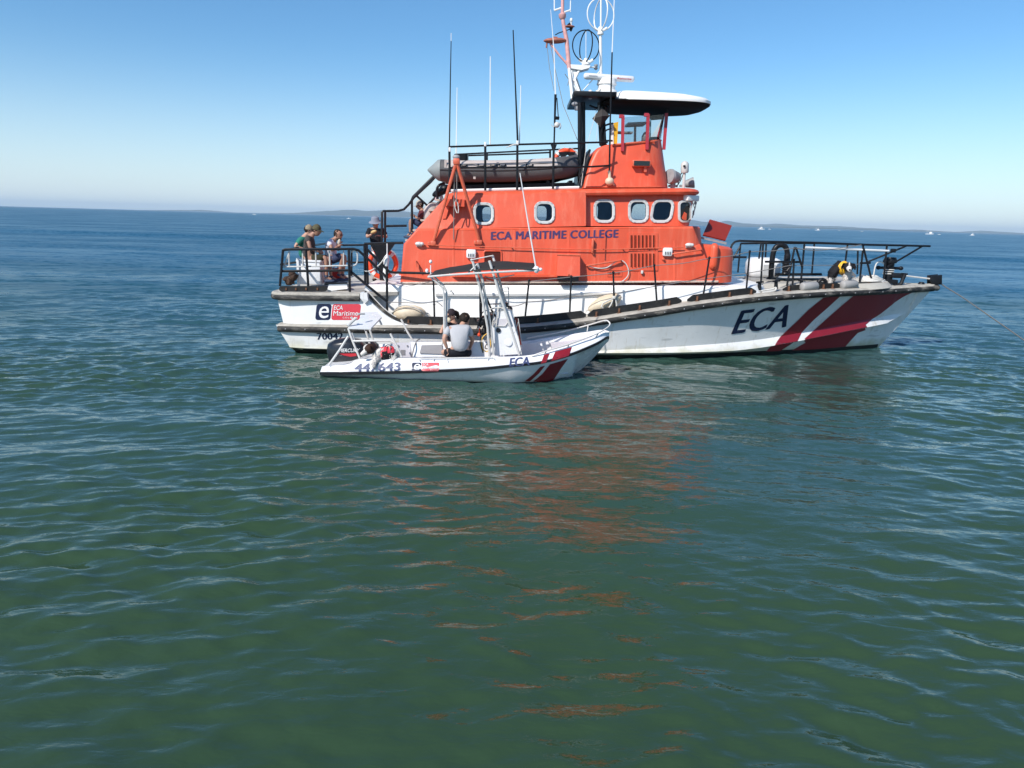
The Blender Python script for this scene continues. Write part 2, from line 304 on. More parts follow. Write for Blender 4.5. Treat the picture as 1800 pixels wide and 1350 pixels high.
# ------------------------------------------------------------------ water
def water_material():
    m = bpy.data.materials.new('sea_water'); m.use_nodes = True; t = m.node_tree; N = t.nodes; L = t.links
    b = N['Principled BSDF']; b.inputs['IOR'].default_value = 1.43; b.inputs['Roughness'].default_value = 0.05
    geo = N.new('ShaderNodeNewGeometry')
    big = N.new('ShaderNodeTexNoise'); big.inputs['Scale'].default_value = 0.12; big.inputs['Detail'].default_value = 3; L.new(geo.outputs['Position'], big.inputs['Vector'])
    cr = N.new('ShaderNodeMix'); cr.data_type = 'RGBA'; L.new(big.outputs[0], cr.inputs[0])
    cr.inputs[6].default_value = (0.025, 0.053, 0.023, 1); cr.inputs[7].default_value = (0.034, 0.065, 0.031, 1)
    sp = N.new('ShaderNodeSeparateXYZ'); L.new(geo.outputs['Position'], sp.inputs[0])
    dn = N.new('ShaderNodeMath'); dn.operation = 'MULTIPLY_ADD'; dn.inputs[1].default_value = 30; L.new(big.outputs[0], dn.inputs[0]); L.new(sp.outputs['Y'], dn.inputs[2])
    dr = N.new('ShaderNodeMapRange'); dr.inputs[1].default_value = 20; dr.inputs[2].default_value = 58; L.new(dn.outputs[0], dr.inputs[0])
    cb = N.new('ShaderNodeMix'); cb.data_type = 'RGBA'; L.new(dr.outputs[0], cb.inputs[0]); L.new(cr.outputs[2], cb.inputs[6]); cb.inputs[7].default_value = (0.013, 0.080, 0.140, 1)  # base colour turns bluer with distance, standing in for reflected sky
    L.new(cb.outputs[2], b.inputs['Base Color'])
    b.inputs['Specular Tint'].default_value = (0.95, 1.0, 1.0, 1)
    at = N.new('ShaderNodeAttribute'); at.attribute_name = 'chop'
    acc = None
    for sc, st, amp, det in ((0.9, (0.45, 1.25, 1), 0.7, 3), (4.5, (0.5, 1.2, 1), 0.9, 2)):
        mp = N.new('ShaderNodeMapping'); mp.inputs['Scale'].default_value = st; L.new(geo.outputs['Position'], mp.inputs['Vector'])
        n = N.new('ShaderNodeTexNoise'); n.inputs['Scale'].default_value = sc; n.inputs['Detail'].default_value = det; n.inputs['Roughness'].default_value = 0.6
        L.new(mp.outputs[0], n.inputs['Vector'])
        s = N.new('ShaderNodeVectorMath'); s.operation = 'SUBTRACT'; s.inputs[1].default_value = (0.5, 0.5, 0.5); L.new(n.outputs['Color'], s.inputs[0])
        k = N.new('ShaderNodeVectorMath'); k.operation = 'MULTIPLY'; k.inputs[1].default_value = (amp*0.7, amp*1.4, 0); L.new(s.outputs[0], k.inputs[0])
        if acc is None: acc = k.outputs[0]
        else:
            a = N.new('ShaderNodeVectorMath'); a.operation = 'ADD'; L.new(acc, a.inputs[0]); L.new(k.outputs[0], a.inputs[1]); acc = a.outputs[0]
    ch = N.new('ShaderNodeVectorMath'); ch.operation = 'SCALE'; L.new(acc, ch.inputs[0]); L.new(at.outputs['Fac'], ch.inputs['Scale']); acc = ch.outputs[0]
    bprev = None
    for sc, dist, st in ((7.0, 0.009, (0.55, 1.2, 1)), (19.0, 0.0024, (0.6, 1.1, 1))):
        mp = N.new('ShaderNodeMapping'); mp.inputs['Scale'].default_value = st; mp.inputs['Rotation'].default_value = (0, 0, R(-10)); L.new(geo.outputs['Position'], mp.inputs['Vector'])
        n = N.new('ShaderNodeTexNoise'); n.inputs['Scale'].default_value = sc; n.inputs['Detail'].default_value = 2; n.inputs['Distortion'].default_value = 0.5; L.new(mp.outputs[0], n.inputs['Vector'])
        bp = N.new('ShaderNodeBump'); bp.inputs['Strength'].default_value = 1; bp.inputs['Distance'].default_value = dist; L.new(n.outputs[0], bp.inputs['Height'])
        if bprev is not None: L.new(bprev, bp.inputs['Normal'])
        bprev = bp.outputs[0]
    rg = N.new('ShaderNodeMapRange'); rg.inputs[1].default_value = 0.1; rg.inputs[2].default_value = 1.0; rg.inputs[3].default_value = 0.025; rg.inputs[4].default_value = 0.37; L.new(at.outputs['Fac'], rg.inputs[0]); L.new(rg.outputs[0], b.inputs['Roughness'])
    pn = N.new('ShaderNodeTexNoise'); pn.inputs['Scale'].default_value = 0.09; pn.inputs['Detail'].default_value = 2; pm = N.new('ShaderNodeMapping'); pm.inputs['Scale'].default_value = (0.5, 1.6, 1)
    L.new(geo.outputs['Position'], pm.inputs[0]); L.new(pm.outputs[0], pn.inputs['Vector'])
    pr = N.new('ShaderNodeMapRange'); pr.inputs[1].default_value = 0.35; pr.inputs[2].default_value = 0.65; pr.inputs[3].default_value = 0.55; pr.inputs[4].default_value = 1.35; L.new(pn.outputs[0], pr.inputs[0])
    rm = N.new('ShaderNodeMapRange'); rm.inputs[1].default_value = 0.35; rm.inputs[2].default_value = 0.65; rm.inputs[3].default_value = 0.78; rm.inputs[4].default_value = 1.12; L.new(pn.outputs[0], rm.inputs[0])
    rx_ = N.new('ShaderNodeMath'); rx_.operation = 'MULTIPLY'; L.new(rg.outputs[0], rx_.inputs[0]); L.new(rm.outputs[0], rx_.inputs[1]); L.new(rx_.outputs[0], b.inputs['Roughness'])
    sc_ = N.new('ShaderNodeVectorMath'); sc_.operation = 'SCALE'; L.new(acc, sc_.inputs[0]); L.new(pr.outputs[0], sc_.inputs['Scale'])
    ad = N.new('ShaderNodeVectorMath'); ad.operation = 'ADD'; L.new(bprev, ad.inputs[0]); L.new(sc_.outputs[0], ad.inputs[1])
    nm = N.new('ShaderNodeVectorMath'); nm.operation = 'NORMALIZE'; L.new(ad.outputs[0], nm.inputs[0]); L.new(nm.outputs[0], b.inputs['Normal'])
    return m
def axis(lo, hi, d, g, far):
    a = list(np.arange(lo, hi+1e-6, d)); s = d
    while a[-1] < far: s *= g; a.append(min(far, a[-1]+s))
    return a
def water():
    ys = axis(2.6, 12, 0.032, 1.0065, 30)
    st = ys[-1]-ys[-2]
    while ys[-1] < 12000:
        st *= 1.012 if ys[-1] < 120 else 1.04
        ys.append(min(12000, ys[-1]+st))
    s = 0.05; y = 2.6; pre = []
    while y > -400: s *= 1.5; y -= s; pre.append(y)
    ys = np.array(pre[::-1]+ys)
    xp = axis(0, 11, 0.055, 1.045, 12000); xs = np.array([-x for x in xp[:0:-1]]+xp)
    X, Y = np.meshgrid(xs, ys); Z = np.zeros_like(X)
    dX = np.gradient(xs)[None, :]; dY = np.gradient(ys)[:, None]
    rng = np.random.default_rng(11)
    e1 = sum(np.sin(X*a+Y*b+c) for a, b, c in ((0.31, .17, 1.), (-.11, .43, 2.), (.62, -.35, .3), (.21, .9, 4.), (-.8, .5, 2.6)))/5
    env = np.clip(0.85 + 1.15*e1, 0.3, 1.45)
    YW = Y + 1.3*np.log(np.cosh(np.clip(X/5.0, -20, 20)))
    lost = np.zeros_like(X); tot = 0
    for i in range(230):
        lam = 0.12*(4.0/0.12)**rng.random(); k = 2*math.pi/lam
        sd = 0.30 if lam > 1.0 else 0.42
        th = R(90) + rng.normal(0, sd if i % 4 else 0.85)
        kx, ky = k*math.cos(th), k*math.sin(th)
        slope = (0.0225 if lam < 0.35 else 0.0185 if lam < 0.55 else 0.0140) if lam < 1.0 else 0.0110*lam**-0.75
        amp = slope/k; ph = rng.random()*6.283
        rx = np.abs(kx)*dX/6.283; ry = np.abs(ky)*dY/6.283
        att = np.clip((0.42-rx)/0.22, 0, 1)*np.clip((0.42-ry)/0.22, 0, 1)
        lost += (1-att)*slope**2; tot += slope**2
        phw = kx*X + ky*YW + ph + 0.9*np.sin(0.55*X-0.31*Y+ph*2)+0.6*np.sin(0.29*Y+0.7*X+ph)
        c = np.cos(phw); Z += amp*att*(env if lam < 1.2 else 1.0)*(c + 0.22*np.cos(2*phw))
    chop = (lost/tot)**0.5
    # old boat wakes rolling past, further out
    for y0, a, w in ((80, 0.36, 1.8), (86, 0.22, 1.8), (92, 0.12, 2.2), (27.5, 0.022, 1.1), (47, 0.05, 1.6), (150, 0.22, 3.5), (56, .1, 1.8)):
        yy = y0 + X*(-0.055) + 1.3*np.sin(X*0.05+y0); Z += a*np.exp(-((Y-yy)/w)**2)*(0.65+0.35*np.sin(X*0.07+y0))
    V = np.stack([X, Y, Z], -1).reshape(-1, 3); nx = len(xs); ny = len(ys)
    i = (np.arange(ny-1)[:, None]*nx + np.arange(nx-1)[None, :]).reshape(-1)
    F = np.stack([i, i+1, i+1+nx, i+nx], -1)
    me = bpy.data.meshes.new('water'); me.vertices.add(len(V)); me.vertices.foreach_set('co', V.astype(np.float32).ravel())
    me.loops.add(F.size); me.loops.foreach_set('vertex_index', F.ravel().astype(np.int32)); me.polygons.add(len(F))
    me.polygons.foreach_set('loop_start', np.arange(0, F.size, 4, dtype=np.int32)); me.polygons.foreach_set('use_smooth', np.ones(len(F), bool))
    at = me.attributes.new('chop', 'FLOAT', 'POINT'); at.data.foreach_set('value', chop.astype(np.float32).ravel())
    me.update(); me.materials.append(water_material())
    o = bpy.data.objects.new('water', me); COL.objects.link(o); o['kind'] = 'structure'; print('water', len(V))
water()

# ------------------------------------------------------------------ far hills
hillm = mat('bushland', (0.03, 0.05, 0.035), 0.9, var=0.4, vs=0.01, stain=(0.07, 0.07, 0.05), sa=0.4, ss=(0.004, 0.004, 0.02))
def hills(name, prof, Yd, depth, seed):
    xs = np.linspace(prof[0][0], prof[-1][0], 260); V = []; F = []; ny = 10
    for i, px in enumerate(xs):
        hz = 387 + (px-900)*0.02777; h = max(0.0, (hz - interp(prof, px)))*Yd/FPX + 0
        X0 = (px-900)/FPX*Yd
        for j in range(ny+1):
            t = j/ny; s = math.sin(math.pi*min(1, t*1.15)*0.5)**0.8 if t < 0.87 else (1-(t-0.87)/0.13)
            n = noise.fractal(Vector((X0*0.004, t*3, seed)), 0.9, 2.0, 4)*0.22
            V.append((X0, Yd - depth*0.5 + depth*t, max(-2, h*s*(1+n)+1.5 if h > 0.3 else h*s-0.5)))
    for i in range(len(xs)-1):
        for j in range(ny): a = i*(ny+1)+j; F.append((a, a+ny+1, a+ny+2, a+1))
    o = build(name, V, F, hillm, None, 60); o['kind'] = 'structure'
hills('hills', [(285, 371), (300, 369.5), (320, 369), (335, 370.5), (345, 368.5), (362, 370), (400, 373), (470, 374.5), (520, 374), (545, 372.5), (580, 370.5), (605, 368.8), (640, 370.5), (680, 370), (720, 372), (800, 375), (900, 380), (1000, 383), (1100, 384), (1180, 386), (1205, 386.5), (1225, 389.5), (1255, 390.5), (1268, 388), (1300, 393), (1330, 394.5), (1360, 393.5), (1400, 395.5), (1440, 397.5), (1470, 397), (1500, 400), (1560, 403), (1600, 403.5), (1640, 406.5), (1680, 408), (1720, 405.8), (1750, 407), (1790, 411), (1810, 412)], 7800, 900, 1.0)
hills('hills.001', [(1195, 397), (1230, 396), (1300, 397.2), (1420, 399.5), (1500, 402), (1600, 405.5), (1700, 409), (1800, 411.5), (1900, 414)], 5200, 500, 4.0)
hz = bpy.data.materials.new('haze_air'); hz.use_nodes = True; hz.node_tree.nodes.clear()
pv = hz.node_tree.nodes.new('ShaderNodeVolumePrincipled'); pv.inputs['Color'].default_value = (0.66, 0.84, 1.0, 1); pv.inputs['Density'].default_value = 0.00012; pv.inputs['Anisotropy'].default_value = 0.0
ho = hz.node_tree.nodes.new('ShaderNodeOutputMaterial'); hz.node_tree.links.new(pv.outputs[0], ho.inputs['Volume'])
hb = MB(); hb.box((0, 5800, 44), (24600, 13000, 96)); ho_ = hb.build('haze', hz, None, 0); ho_['kind'] = 'stuff'; 

# ------------------------------------------------------------------ far boats
def far_boat(px, py, L, style, label, ring=None):
    b = W(px, py, 0); t = thing('distant_boat', b, label, 'boat', 'boats far off on the bay'); s = L/16.0
    def V(x, y, z): return b + Vector((x*s, y*s, z*s))
    m = MB(); sec = [(-5, 1.3, 0.9), (-3, 1.5, 0.9), (0, 1.6, 1.0), (3, 1.2, 1.2), (5.2, 0.08, 1.5)]; Vv = []; F = []
    for x, w, z in sec: Vv += [V(x, -w*0.8, -0.1), V(x, -w, z), V(x, w, z), V(x, w*0.8, -0.1)]
    for i in range(len(sec)-1):
        for k in range(3): a = i*4+k; F.append((a, a+1, a+5, a+4))
    F += [(0, 1, 2, 3), (16, 17, 18, 19)]; m.add(Vv, F); m.build('hull', white, t)
    if style == 0:
        m = MB(); m.box(V(-0.3, 0, 1.9), (4.2*s, 2.2*s, 1.7*s), bev=0.1*s); m.box(V(0.3, 0, 3.3), (2.2*s, 1.8*s, 1.1*s), bev=0.1*s); m.build('cabin', white, t)
        m = MB(); m.box(V(0.2, -1.12, 2.1), (3.2*s, 0.06*s, 0.5*s)); m.build('window_band', lining, t)
        m = MB(); m.tube([V(-0.6, 0, 3.8), V(-0.9, 0, 6.5)], 0.06*s); m.build('mast', white, t)
    elif style == 1:
        m = MB(); m.box(V(1.2, 0, 2.1), (2.6*s, 2.2*s, 2.2*s), bev=0.12*s); m.build('wheelhouse', white, t)
        m = MB(); m.tube([V(-2.5, 0, 1), V(-2.5, 0, 6.2)], 0.09*s); m.tube([V(-2.5, 0, 6), V(-4.9, 0, 2.5)], 0.06*s); m.build('mast', white, t); m = MB(); m.tube([V(1.2, 0, 3), V(1.2, 0, 6.8)], 0.07*s); m.build('mast', white, t)
    else:
        m = MB(); m.box(V(-0.4, 0, 1.7), (2.4*s, 1.6*s, 1.2*s), bev=0.2*s); m.build('cabin', white, t)
        m = MB(); m.box(V(0.5, -0.82, 1.9), (1.0*s, 0.05*s, 0.4*s)); m.build('window', lining, t)
    return t
far_boat(1338, 403.5, 12, 0, 'low white motor yacht far off just right of the raised red hatch', 1)
far_boat(1352.5, 403.5, 6, 2, 'small white boat far off, close astern of the low motor yacht')
far_boat(1437, 405, 12, 1, 'white fishing vessel with masts far off above the black gooseneck vent')
far_boat(1475, 405.5, 6, 2, 'tiny white boat far off, first one right of the masted fishing vessel')
far_boat(1515, 407.5, 6, 2, 'tiny white boat far off, above the dog on the foredeck')
far_boat(1634, 412, 13, 1, 'white vessel with masts far off above the tip of the bow rail')
far_boat(1651, 412.5, 5, 2, 'white speck of a boat next to the masted vessel beyond the bow')
far_boat(1709, 414, 8, 0, 'rightmost small white boat on the horizon')
far_boat(447, 377.5, 9, 2, 'white speck of a boat far left near the foot of the hills')
fb = far_boat(613, 384.5, 5.5, 2, 'small speedboat trailing a white wake behind the aft deck crew')
foam = mat('foam', (0.75, 0.78, 0.8), 0.9, var=0.1)
w0 = W(611, 385); m = MB()
V = []; F = []
for i in range(14):
    x = w0.x - i*1.1; w = 0.25+0.09*i
    for j in range(4): V.append((x+random.uniform(-.2, .2), w0.y+(j-1.5)*w, 0.20+random.uniform(-0.05, 0.10)))
for i in range(13):
    for j in range(3):
        if i < 6 or random.random() < 0.6: a = i*4+j; F.append((a, a+4, a+5, a+1))
o = build('wake_foam', V, F, foam, None, 60, base=(w0.x, w0.y, 0)); tag(o, 'streak of white foam left by the distant speedboat', 'foam', kind='stuff')
# ================================================================== the rescue boat
B = thing('rescue_boat', (2.0, yc(2.0), 0), 'large orange and white rescue vessel with raised wheelhouse, black rails and red bow stripes', 'rescue boat')
BR = [(-5.22, 2.0), (-5.0, 2.32), (-4.6, 2.42), (-3, 2.5), (-1, 2.58), (1, 2.6), (3, 2.52), (4.5, 2.33), (6, 1.96), (7.2, 1.53), (8.4, 1.0), (9.3, 0.56), (10.0, 0.24), (10.47, 0.03)]
RAIL = [(478, 569), (560, 571), (650, 572), (750, 573), (800, 574), (860, 574.5), (913, 572), (960, 568.5), (1011, 563), (1060, 557), (1095, 551.5), (1150, 543.5), (1200, 535), (1250, 528), (1300, 521.5), (1350, 516.5), (1400, 512.5), (1450, 509.5), (1500, 507.5), (1560, 505), (1600, 502.5), (1650, 499.5)]
def zat(X, b, tab):                     # height of the point at X, b whose picture lies on a measured line
    Y = yc(X)-b; z = 0.8
    for _ in range(6): px, py = proj((X, Y, z)); z = P(px, sm(tab, px), Y).z
    return z
def zr(X): return zat(X, interp_b(X), RAIL)
def interp_b(X): return sm(BR, X)
KN = [(480, 612), (900, 616), (1000, 616), (1100, 613), (1200, 609.5), (1300, 604), (1364, 597), (1440, 583), (1521, 566), (1574, 556), (1600, 552)]
BW = [(-4.85, 2.1), (-4.5, 2.25), (-3, 2.3), (0, 2.35), (2, 2.3), (4, 1.95), (6, 1.33), (7.5, 0.78), (8.6, 0.34), (9.22, 0.03)]
XBOW_W, XSTERN = 9.24, -4.72
def section(X):                          # points (b, z) from rail to keel
    br = interp_b(X); z0 = zr(X) - 0.02
    t = max(0, (X-XBOW_W)/(10.47-XBOW_W))
    zk = max(0.16, zat(X, br*0.9, KN)) if X < 9.9 else None
    stem = max(0.0, z0*t*1.0)             # the raked stem
    bw = sm(BW, min(X, XBOW_W)); 
    if X > XBOW_W: bw = 0.02
    # breadth just above the knuckle
    f = 1/(1+math.exp(-(X-3.0)/1.2))       # flare grows forward
    zb = -0.45 if X < XBOW_W-0.3 else (-0.45 + 0.45*min(1, (X-XBOW_W+0.3)/0.3) if X < XBOW_W else stem)
    zkk = min(zk, z0-0.02) if zk else z0
    zkk = max(zkk, zb+0.02)
    h = max(0.01, z0-0.0)
    def topside(z):
        u = min(1, max(0, z/h)); base = bw+0.10*(1-f)+0.04; p = 1.0 + 0.35*f
        if X > XBOW_W: u = min(1, max(0, (z-stem)/max(0.01, z0-stem))); base = 0.02; p = 1.35
        return base + (br-base)*(u**p)
    step = 0.10*max(0, min(1, (X-0.5)/3))*max(0, min(1, (9.75-X)/0.8)) + 0.02*(X < 9.5)
    fz = 0.17*max(0.2, min(1, (X-1)/4))*max(0, min(1, (9.8-X)/0.6))+0.005
    pts = [(br, z0)] + [(topside(zkk + (z0-zkk)*k/6), zkk + (z0-zkk)*k/6) for k in (5, 4, 3, 2, 1, 0)]
    bk = topside(zkk); z2 = max(zb+0.01, zkk-fz); pts += [(bk+step*0.75, z2), (max(0.015, topside(z2)-step*0.15), max(zb+0.005, z2-0.03))]
    zz = pts[-1][1]; wl = bw if X < XBOW_W else 0.015
    pts += [(max(0.012, min(pts[-1][0], wl)), min(0.0 if X < XBOW_W else stem, zz) if zz > 0 else zz-0.01), (wl*0.75 if X < XBOW_W else 0.01, min(zb, 0) if X < XBOW_W else stem-0.002), (0.0, zb if X < XBOW_W else stem-0.003)]
    return pts
XS = list(np.linspace(XSTERN, 3.5, 34)) + list(np.linspace(3.7, 9.1, 40)) + list(np.linspace(9.2, 10.46, 16))
V = []; F = []; n = None
for X in XS:
    s_ = section(X); n = len(s_)
    rk = 0.0
    if X == XS[0]: pass
    def sx(z): return X + (-0.26*max(0, z)/0.5*max(0, 1-(X-XSTERN)/1.2) if X < XSTERN+1.2 else 0)   # transom rakes aft as it rises
    V += [(sx(z), yc(X)-b, z) for b, z in s_] + [(sx(z), yc(X)+b, z) for b, z in s_[-2::-1]]
m_ = 2*n-1
for i in range(len(XS)-1):
    for k in range(m_-1): a = i*m_+k; F.append((a, a+1, a+1+m_, a+m_))
F.append(tuple(range(m_)))
bm_i = []
for f in F:
    zc = sum(V[i][2] for i in f)/len(f); xc = sum(V[i][0] for i in f)/len(f)
    bm_i.append(1 if (zc < 0.0) else 0)
hull = build('hull', V, F, [hullwhite, boot], B, 28, bm_i)
HB = bvh_of(hull)
# dark boot-top line just above the water
m = MB(); xs = [x for x in XS if x < 9.26]
for sgn in (1, -1):
    Vv = []; Ff = []
    for X in xs:
        zt = 0.105
        for z in (zt, .06, .02, -.02, -0.06):
            y = ywall(HB, X, z, yc(X)-0.02) if sgn == 1 else None
            if sgn == -1: y = 2*yc(X) - ywall(HB, X, z, yc(X)-0.02)
            Vv.append((X, y - 0.010*sgn, z))
    for i in range(len(xs)-1):
        for j in range(4): a = 5*i+j; Ff.append((a, a+1, a+6, a+5))
    m.add(Vv, Ff)
m.build('boot_stripe', boot, B, 30)

# ---- rub rail all round the hull at deck edge, and its worn top
def sweep_band(xs, bfun, zfun, prof, sgn=1):      # prof: (outward, up) offsets
    Vv = []; Ff = []; k = len(prof)
    for X in xs:
        b = bfun(X); z = zfun(X)
        for o, u in prof: Vv.append((X, yc(X)-sgn*(b+o), z+u))
    for i in range(len(xs)-1):
        for j in range(k): a = i*k+j; c = i*k+(j+1) % k; Ff.append((a, c, c+k, a+k))
    Ff += [tuple(range(k)), tuple((len(xs)-1)*k+j for j in range(k))]
    return Vv, Ff
xr = list(np.linspace(-5.0, 10.38, 110))
prof_rub = [(-0.03, -0.015), (0.05, -0.02), (0.105, -0.05), (0.115, -0.09), (0.10, -0.13), (0.04, -0.165), (-0.05, -0.15)]
prof_top = [(-0.16, 0.012), (0.02, 0.010), (0.07, -0.012), (0.092, -0.032), (0.05, -0.022), (-0.16, -0.02)]
for sg in (1, -1):
    v, f = sweep_band(xr, interp_b, zr, prof_rub, sg); build('rub_rail', v, f, rubber, B, 50)
    v, f = sweep_band(xr, interp_b, zr, prof_top, sg); build('deck_edge', v, f, railtop, B, 50)
m = MB(); p0 = Vector((10.38, yc(10.38), zr(10.38))); m.tube([p0+Vector((-0.08, 0.14, -0.08)), p0+Vector((0.09, 0.08, -0.08)), p0+Vector((0.13, 0, -0.08)), p0+Vector((0.09, -0.08, -0.08)), p0+Vector((-0.08, -0.14, -0.08))], 0.075, 10); m.build('stem_fender', rubber, B)
# bolts along the rub rail
m = MB()
for X in np.arange(-4.8, 9.8, 0.42):
    c = Vector((X, yc(X)-interp_b(X)-0.117, zr(X)-0.085)); m.box(c, (0.022, 0.012, 0.022))
o = m.build('rail_bolt', galv, B, 0); o['kind'] = 'stuff'
# ---- main deck (low side deck, foredeck with camber)
V = []; F = []; k = 9
for X in xr:
    b = interp_b(X)-0.02; z = zr(X)-0.0
    for j in range(k): t = -1+2*j/(k-1); V.append((X, yc(X)+b*t, z-0.012 + 0.05*(1-t*t)*min(1, b)))
for i in range(len(xr)-1):
    for j in range(k-1): a = i*k+j; F.append((a, a+1, a+k+1, a+k))
deck = build('deck', V, F, deckm, B, 40)

# ---- raised aft topside and aft deck
AFT = [(478, 517), (560, 518.5), (634, 519.5), (640, 520), (648, 527), (660, 538), (675, 551), (690, 560.5), (705, 566.5), (725, 571), (745, 573.5)]
def za(X, b=2.42): return zat(X, b, AFT)
xa = list(np.linspace(-4.93, -1.85, 44))
V = []; F = []
for X in xa:
    b0 = interp_b(X)+0.0; zt = max(za(X), zr(X)+0.01); e = -0.12*(1-min(1, (X+4.93)/0.8))
    sl = 0.06
    for bb, z, dx in ((b0-0.02, zr(X)-0.02, 0.10), (b0-sl*0.5, (zr(X)+zt)/2, -0.0), (b0-sl, zt, -0.10), (b0-sl-0.10, zt+0.004, -0.10), (b0-sl-0.11, zr(X)-0.02, 0.1)):
        V.append((X+dx*max(0, 1-(X+4.93)/1.0), yc(X)-bb, z))
k = 5
for i in range(len(xa)-1):
    for j in range(k-1): a = i*k+j; F.append((a, a+1, a+k+1, a+k))
F.append(tuple(range(k)))
quarter = build('quarter_topside', V, F, hullwhite, B, 50)
Vm = [(v[0], 2*yc(v[0])-v[1], v[2]) for v in map(tuple, V)]; build('quarter_topside', Vm, F, hullwhite, B, 50)
QB = bvh_of(quarter, hull)
# transom above the rail, aft bulkhead
zA = za(-4.5); m = MB()
xt = -5.0
m.hexa([(xt+0.12, yc(xt)-2.3, 0.5), (xt+0.2, yc(xt)-2.3, 0.5), (xt+0.2, yc(xt)+2.3, 0.5), (xt+0.12, yc(xt)+2.3, 0.5), (xt-0.03, yc(xt)-2.3, zA), (xt+0.1, yc(xt)-2.3, zA), (xt+0.1, yc(xt)+2.3, zA), (xt-0.03, yc(xt)+2.3, zA)]); m.build('transom', hullwhite, B)
# aft deck slab, overhanging the topside, rounded corners
xe = Q(640, 510, 2.3).x
pl = [];
for cx, cy, a0, r_ in ((xe, -2.44, None, 0), (-5.02, -2.42, 270, .3)):
    pass
def deck_outline(x0, x1, b, r, n=6):
    o = [(x1, -b)]
    for k_ in range(n+1): a = R(270-90*k_/n); o.append((x0+r+r*math.cos(a), -b+r+r*math.sin(a)))
    for k_ in range(n+1): a = R(180-90*k_/n); o.append((x0+r+r*math.cos(a), b-r+r*math.sin(a)))
    return o+[(x1, b)]
def slab(outline, z0, z1, slope=0.0, inset=0.0):
    k_ = len(outline); V = []
    for zz in (z0, z1): V += [(x, yc(x)+y, zz + slope*(x+4)) for x, y in outline]
    return V, [tuple(range(k_)), tuple(range(2*k_-1, k_-1, -1))]+[(i, (i+1) % k_, (i+1) % k_+k_, i+k_) for i in range(k_)]
zt_ = za(-4.0)+0.0; slo = (za(-3.3)-za(-4.6))/1.3
v, f = slab(deck_outline(-5.10, xe+0.02, 2.44, 0.32), zt_-0.03, zt_+0.045, slo); build('aft_deck_edge', v, f, railtop, B, 30)
v, f = slab(deck_outline(-5.06, xe+0.6, 2.36, 0.3)[1:-1]+[(xe, 2.36), (xe+0.85, 1.9), (xe+0.85, -1.9), (xe, -2.36)], zt_-0.02, zt_+0.052, slo); build('aft_deck', v, f, deckm, B, 30)
ol = deck_outline(-5.12, xe-0.06, 2.46, 0.34)
m = MB(); m.tube([(x, yc(x)+y*1.005, zt_-0.055+slo*(x+4)) for x, y in ol], 0.062, 10); m.build('upper_rub_rail', rubber, B, 60)
m = MB(); m.tube([(x, yc(x)+y*1.0, zt_+0.0+slo*(x+4)) for x, y in ol], 0.05, 10); m.build('upper_rail_top', railtop, B, 60)
# white fairing at the fore end of the aft rub rail
m = MB(); m.prism([Q(633, 515, 2.52), Q(645, 515, 2.52), Q(647, 528, 2.52), Q(641, 534, 2.50), Q(633, 524, 2.52)], 0.25); m.build('rail_end_block', hullwhite, B, 30)
# grey inner face of the sweeping bulwark and its black capping
m = MB(); cp = curve([Q(641, 513, 2.36), Q(650, 520, 2.36), Q(662, 533, 2.36), Q(677, 548, 2.38), (Q(694, 560, 2.4)), Q(712, 568, 2.42), Q(735, 573, 2.45)])
m.tube(cp, 0.035, 8); m.build('bulwark_capping', rubber, B)
m = MB(); m.tube([p+Vector((0, -0.03, 0.06)) for p in cp[:26]], 0.012, 6); m.build('hand_line', ropew, B)

# ---- deckhouse trunk (white base under the orange house)
def house(levels, n=7):           # levels: (pxA, pyA, pxF, pyF, b, r_front, r_aft) measured on the near side
    V = []; F = []; cnt = None
    for (xa_, ya_, xf_, yf_, b, rf, ra) in levels:
        A = Q(xa_, ya_, b); Fp = Q(xf_, yf_, max(b-rf, 0)); x0, x1 = A.x, Fp.x
        def zz(x): return A.z + (Fp.z-A.z)*(x-x0)/(x1-x0)
        pts = []
        for k_ in range(n+1): a = R(180+90*k_/n); pts.append((x0+ra+ra*math.cos(a), b-ra-ra*math.sin(a)))          # aft near corner
        for k_ in range(n+1): a = R(270+90*k_/n); pts.append((x1-rf+rf*math.cos(a), b-rf-rf*math.sin(a)))
        full = pts + [(x, -b_) for x, b_ in pts[::-1]]; cnt = len(full)
        V += [(x, yc(x)-b_, zz(x)) for x, b_ in full]
    L = len(levels)
    for i in range(L-1):
        for k_ in range(cnt): a = i*cnt+k_; c = i*cnt+(k_+1) % cnt; F.append((a, c, c+cnt, a+cnt))
    F += [tuple(range(cnt-1, -1, -1)), tuple((L-1)*cnt+k_ for k_ in range(cnt))]
    return V, F
v, f = house([(641, 575, 1345, 530, 2.02, 0.9, 0.02), (641, 536, 1345, 512, 2.00, 0.9, 0.02), (641, 505, 1338, 500, 1.98, 0.9, 0.02), (643, 500.5, 1330, 496.5, 1.93, 0.9, 0.04)])
trunk = build('deckhouse_base', v, f, white, B, 30)
TB = bvh_of(trunk)
# lower ledge along the trunk
pts = [(768, 517), (900, 517.5), (1078, 516), (1078, 513.5), (900, 515), (766, 515)]
m = MB(); a0 = [cast(x, y, TB) for x, y in ((766, 516), (870, 516.5), (980, 516), (1080, 514.5))]
m.tube([p+Vector((0, -0.03, 0)) for p in a0], 0.055, 6); m.build('trunk_ledge', white, B)
# foredeck raised pad
v, f = house([(1240, 520, 1560, 500, 1.15, 1.0, 0.1), (1240, 499, 1552, 492.5, 1.1, 1.0, 0.1)]); build('foredeck_pad', v, f, deckm, B, 30)

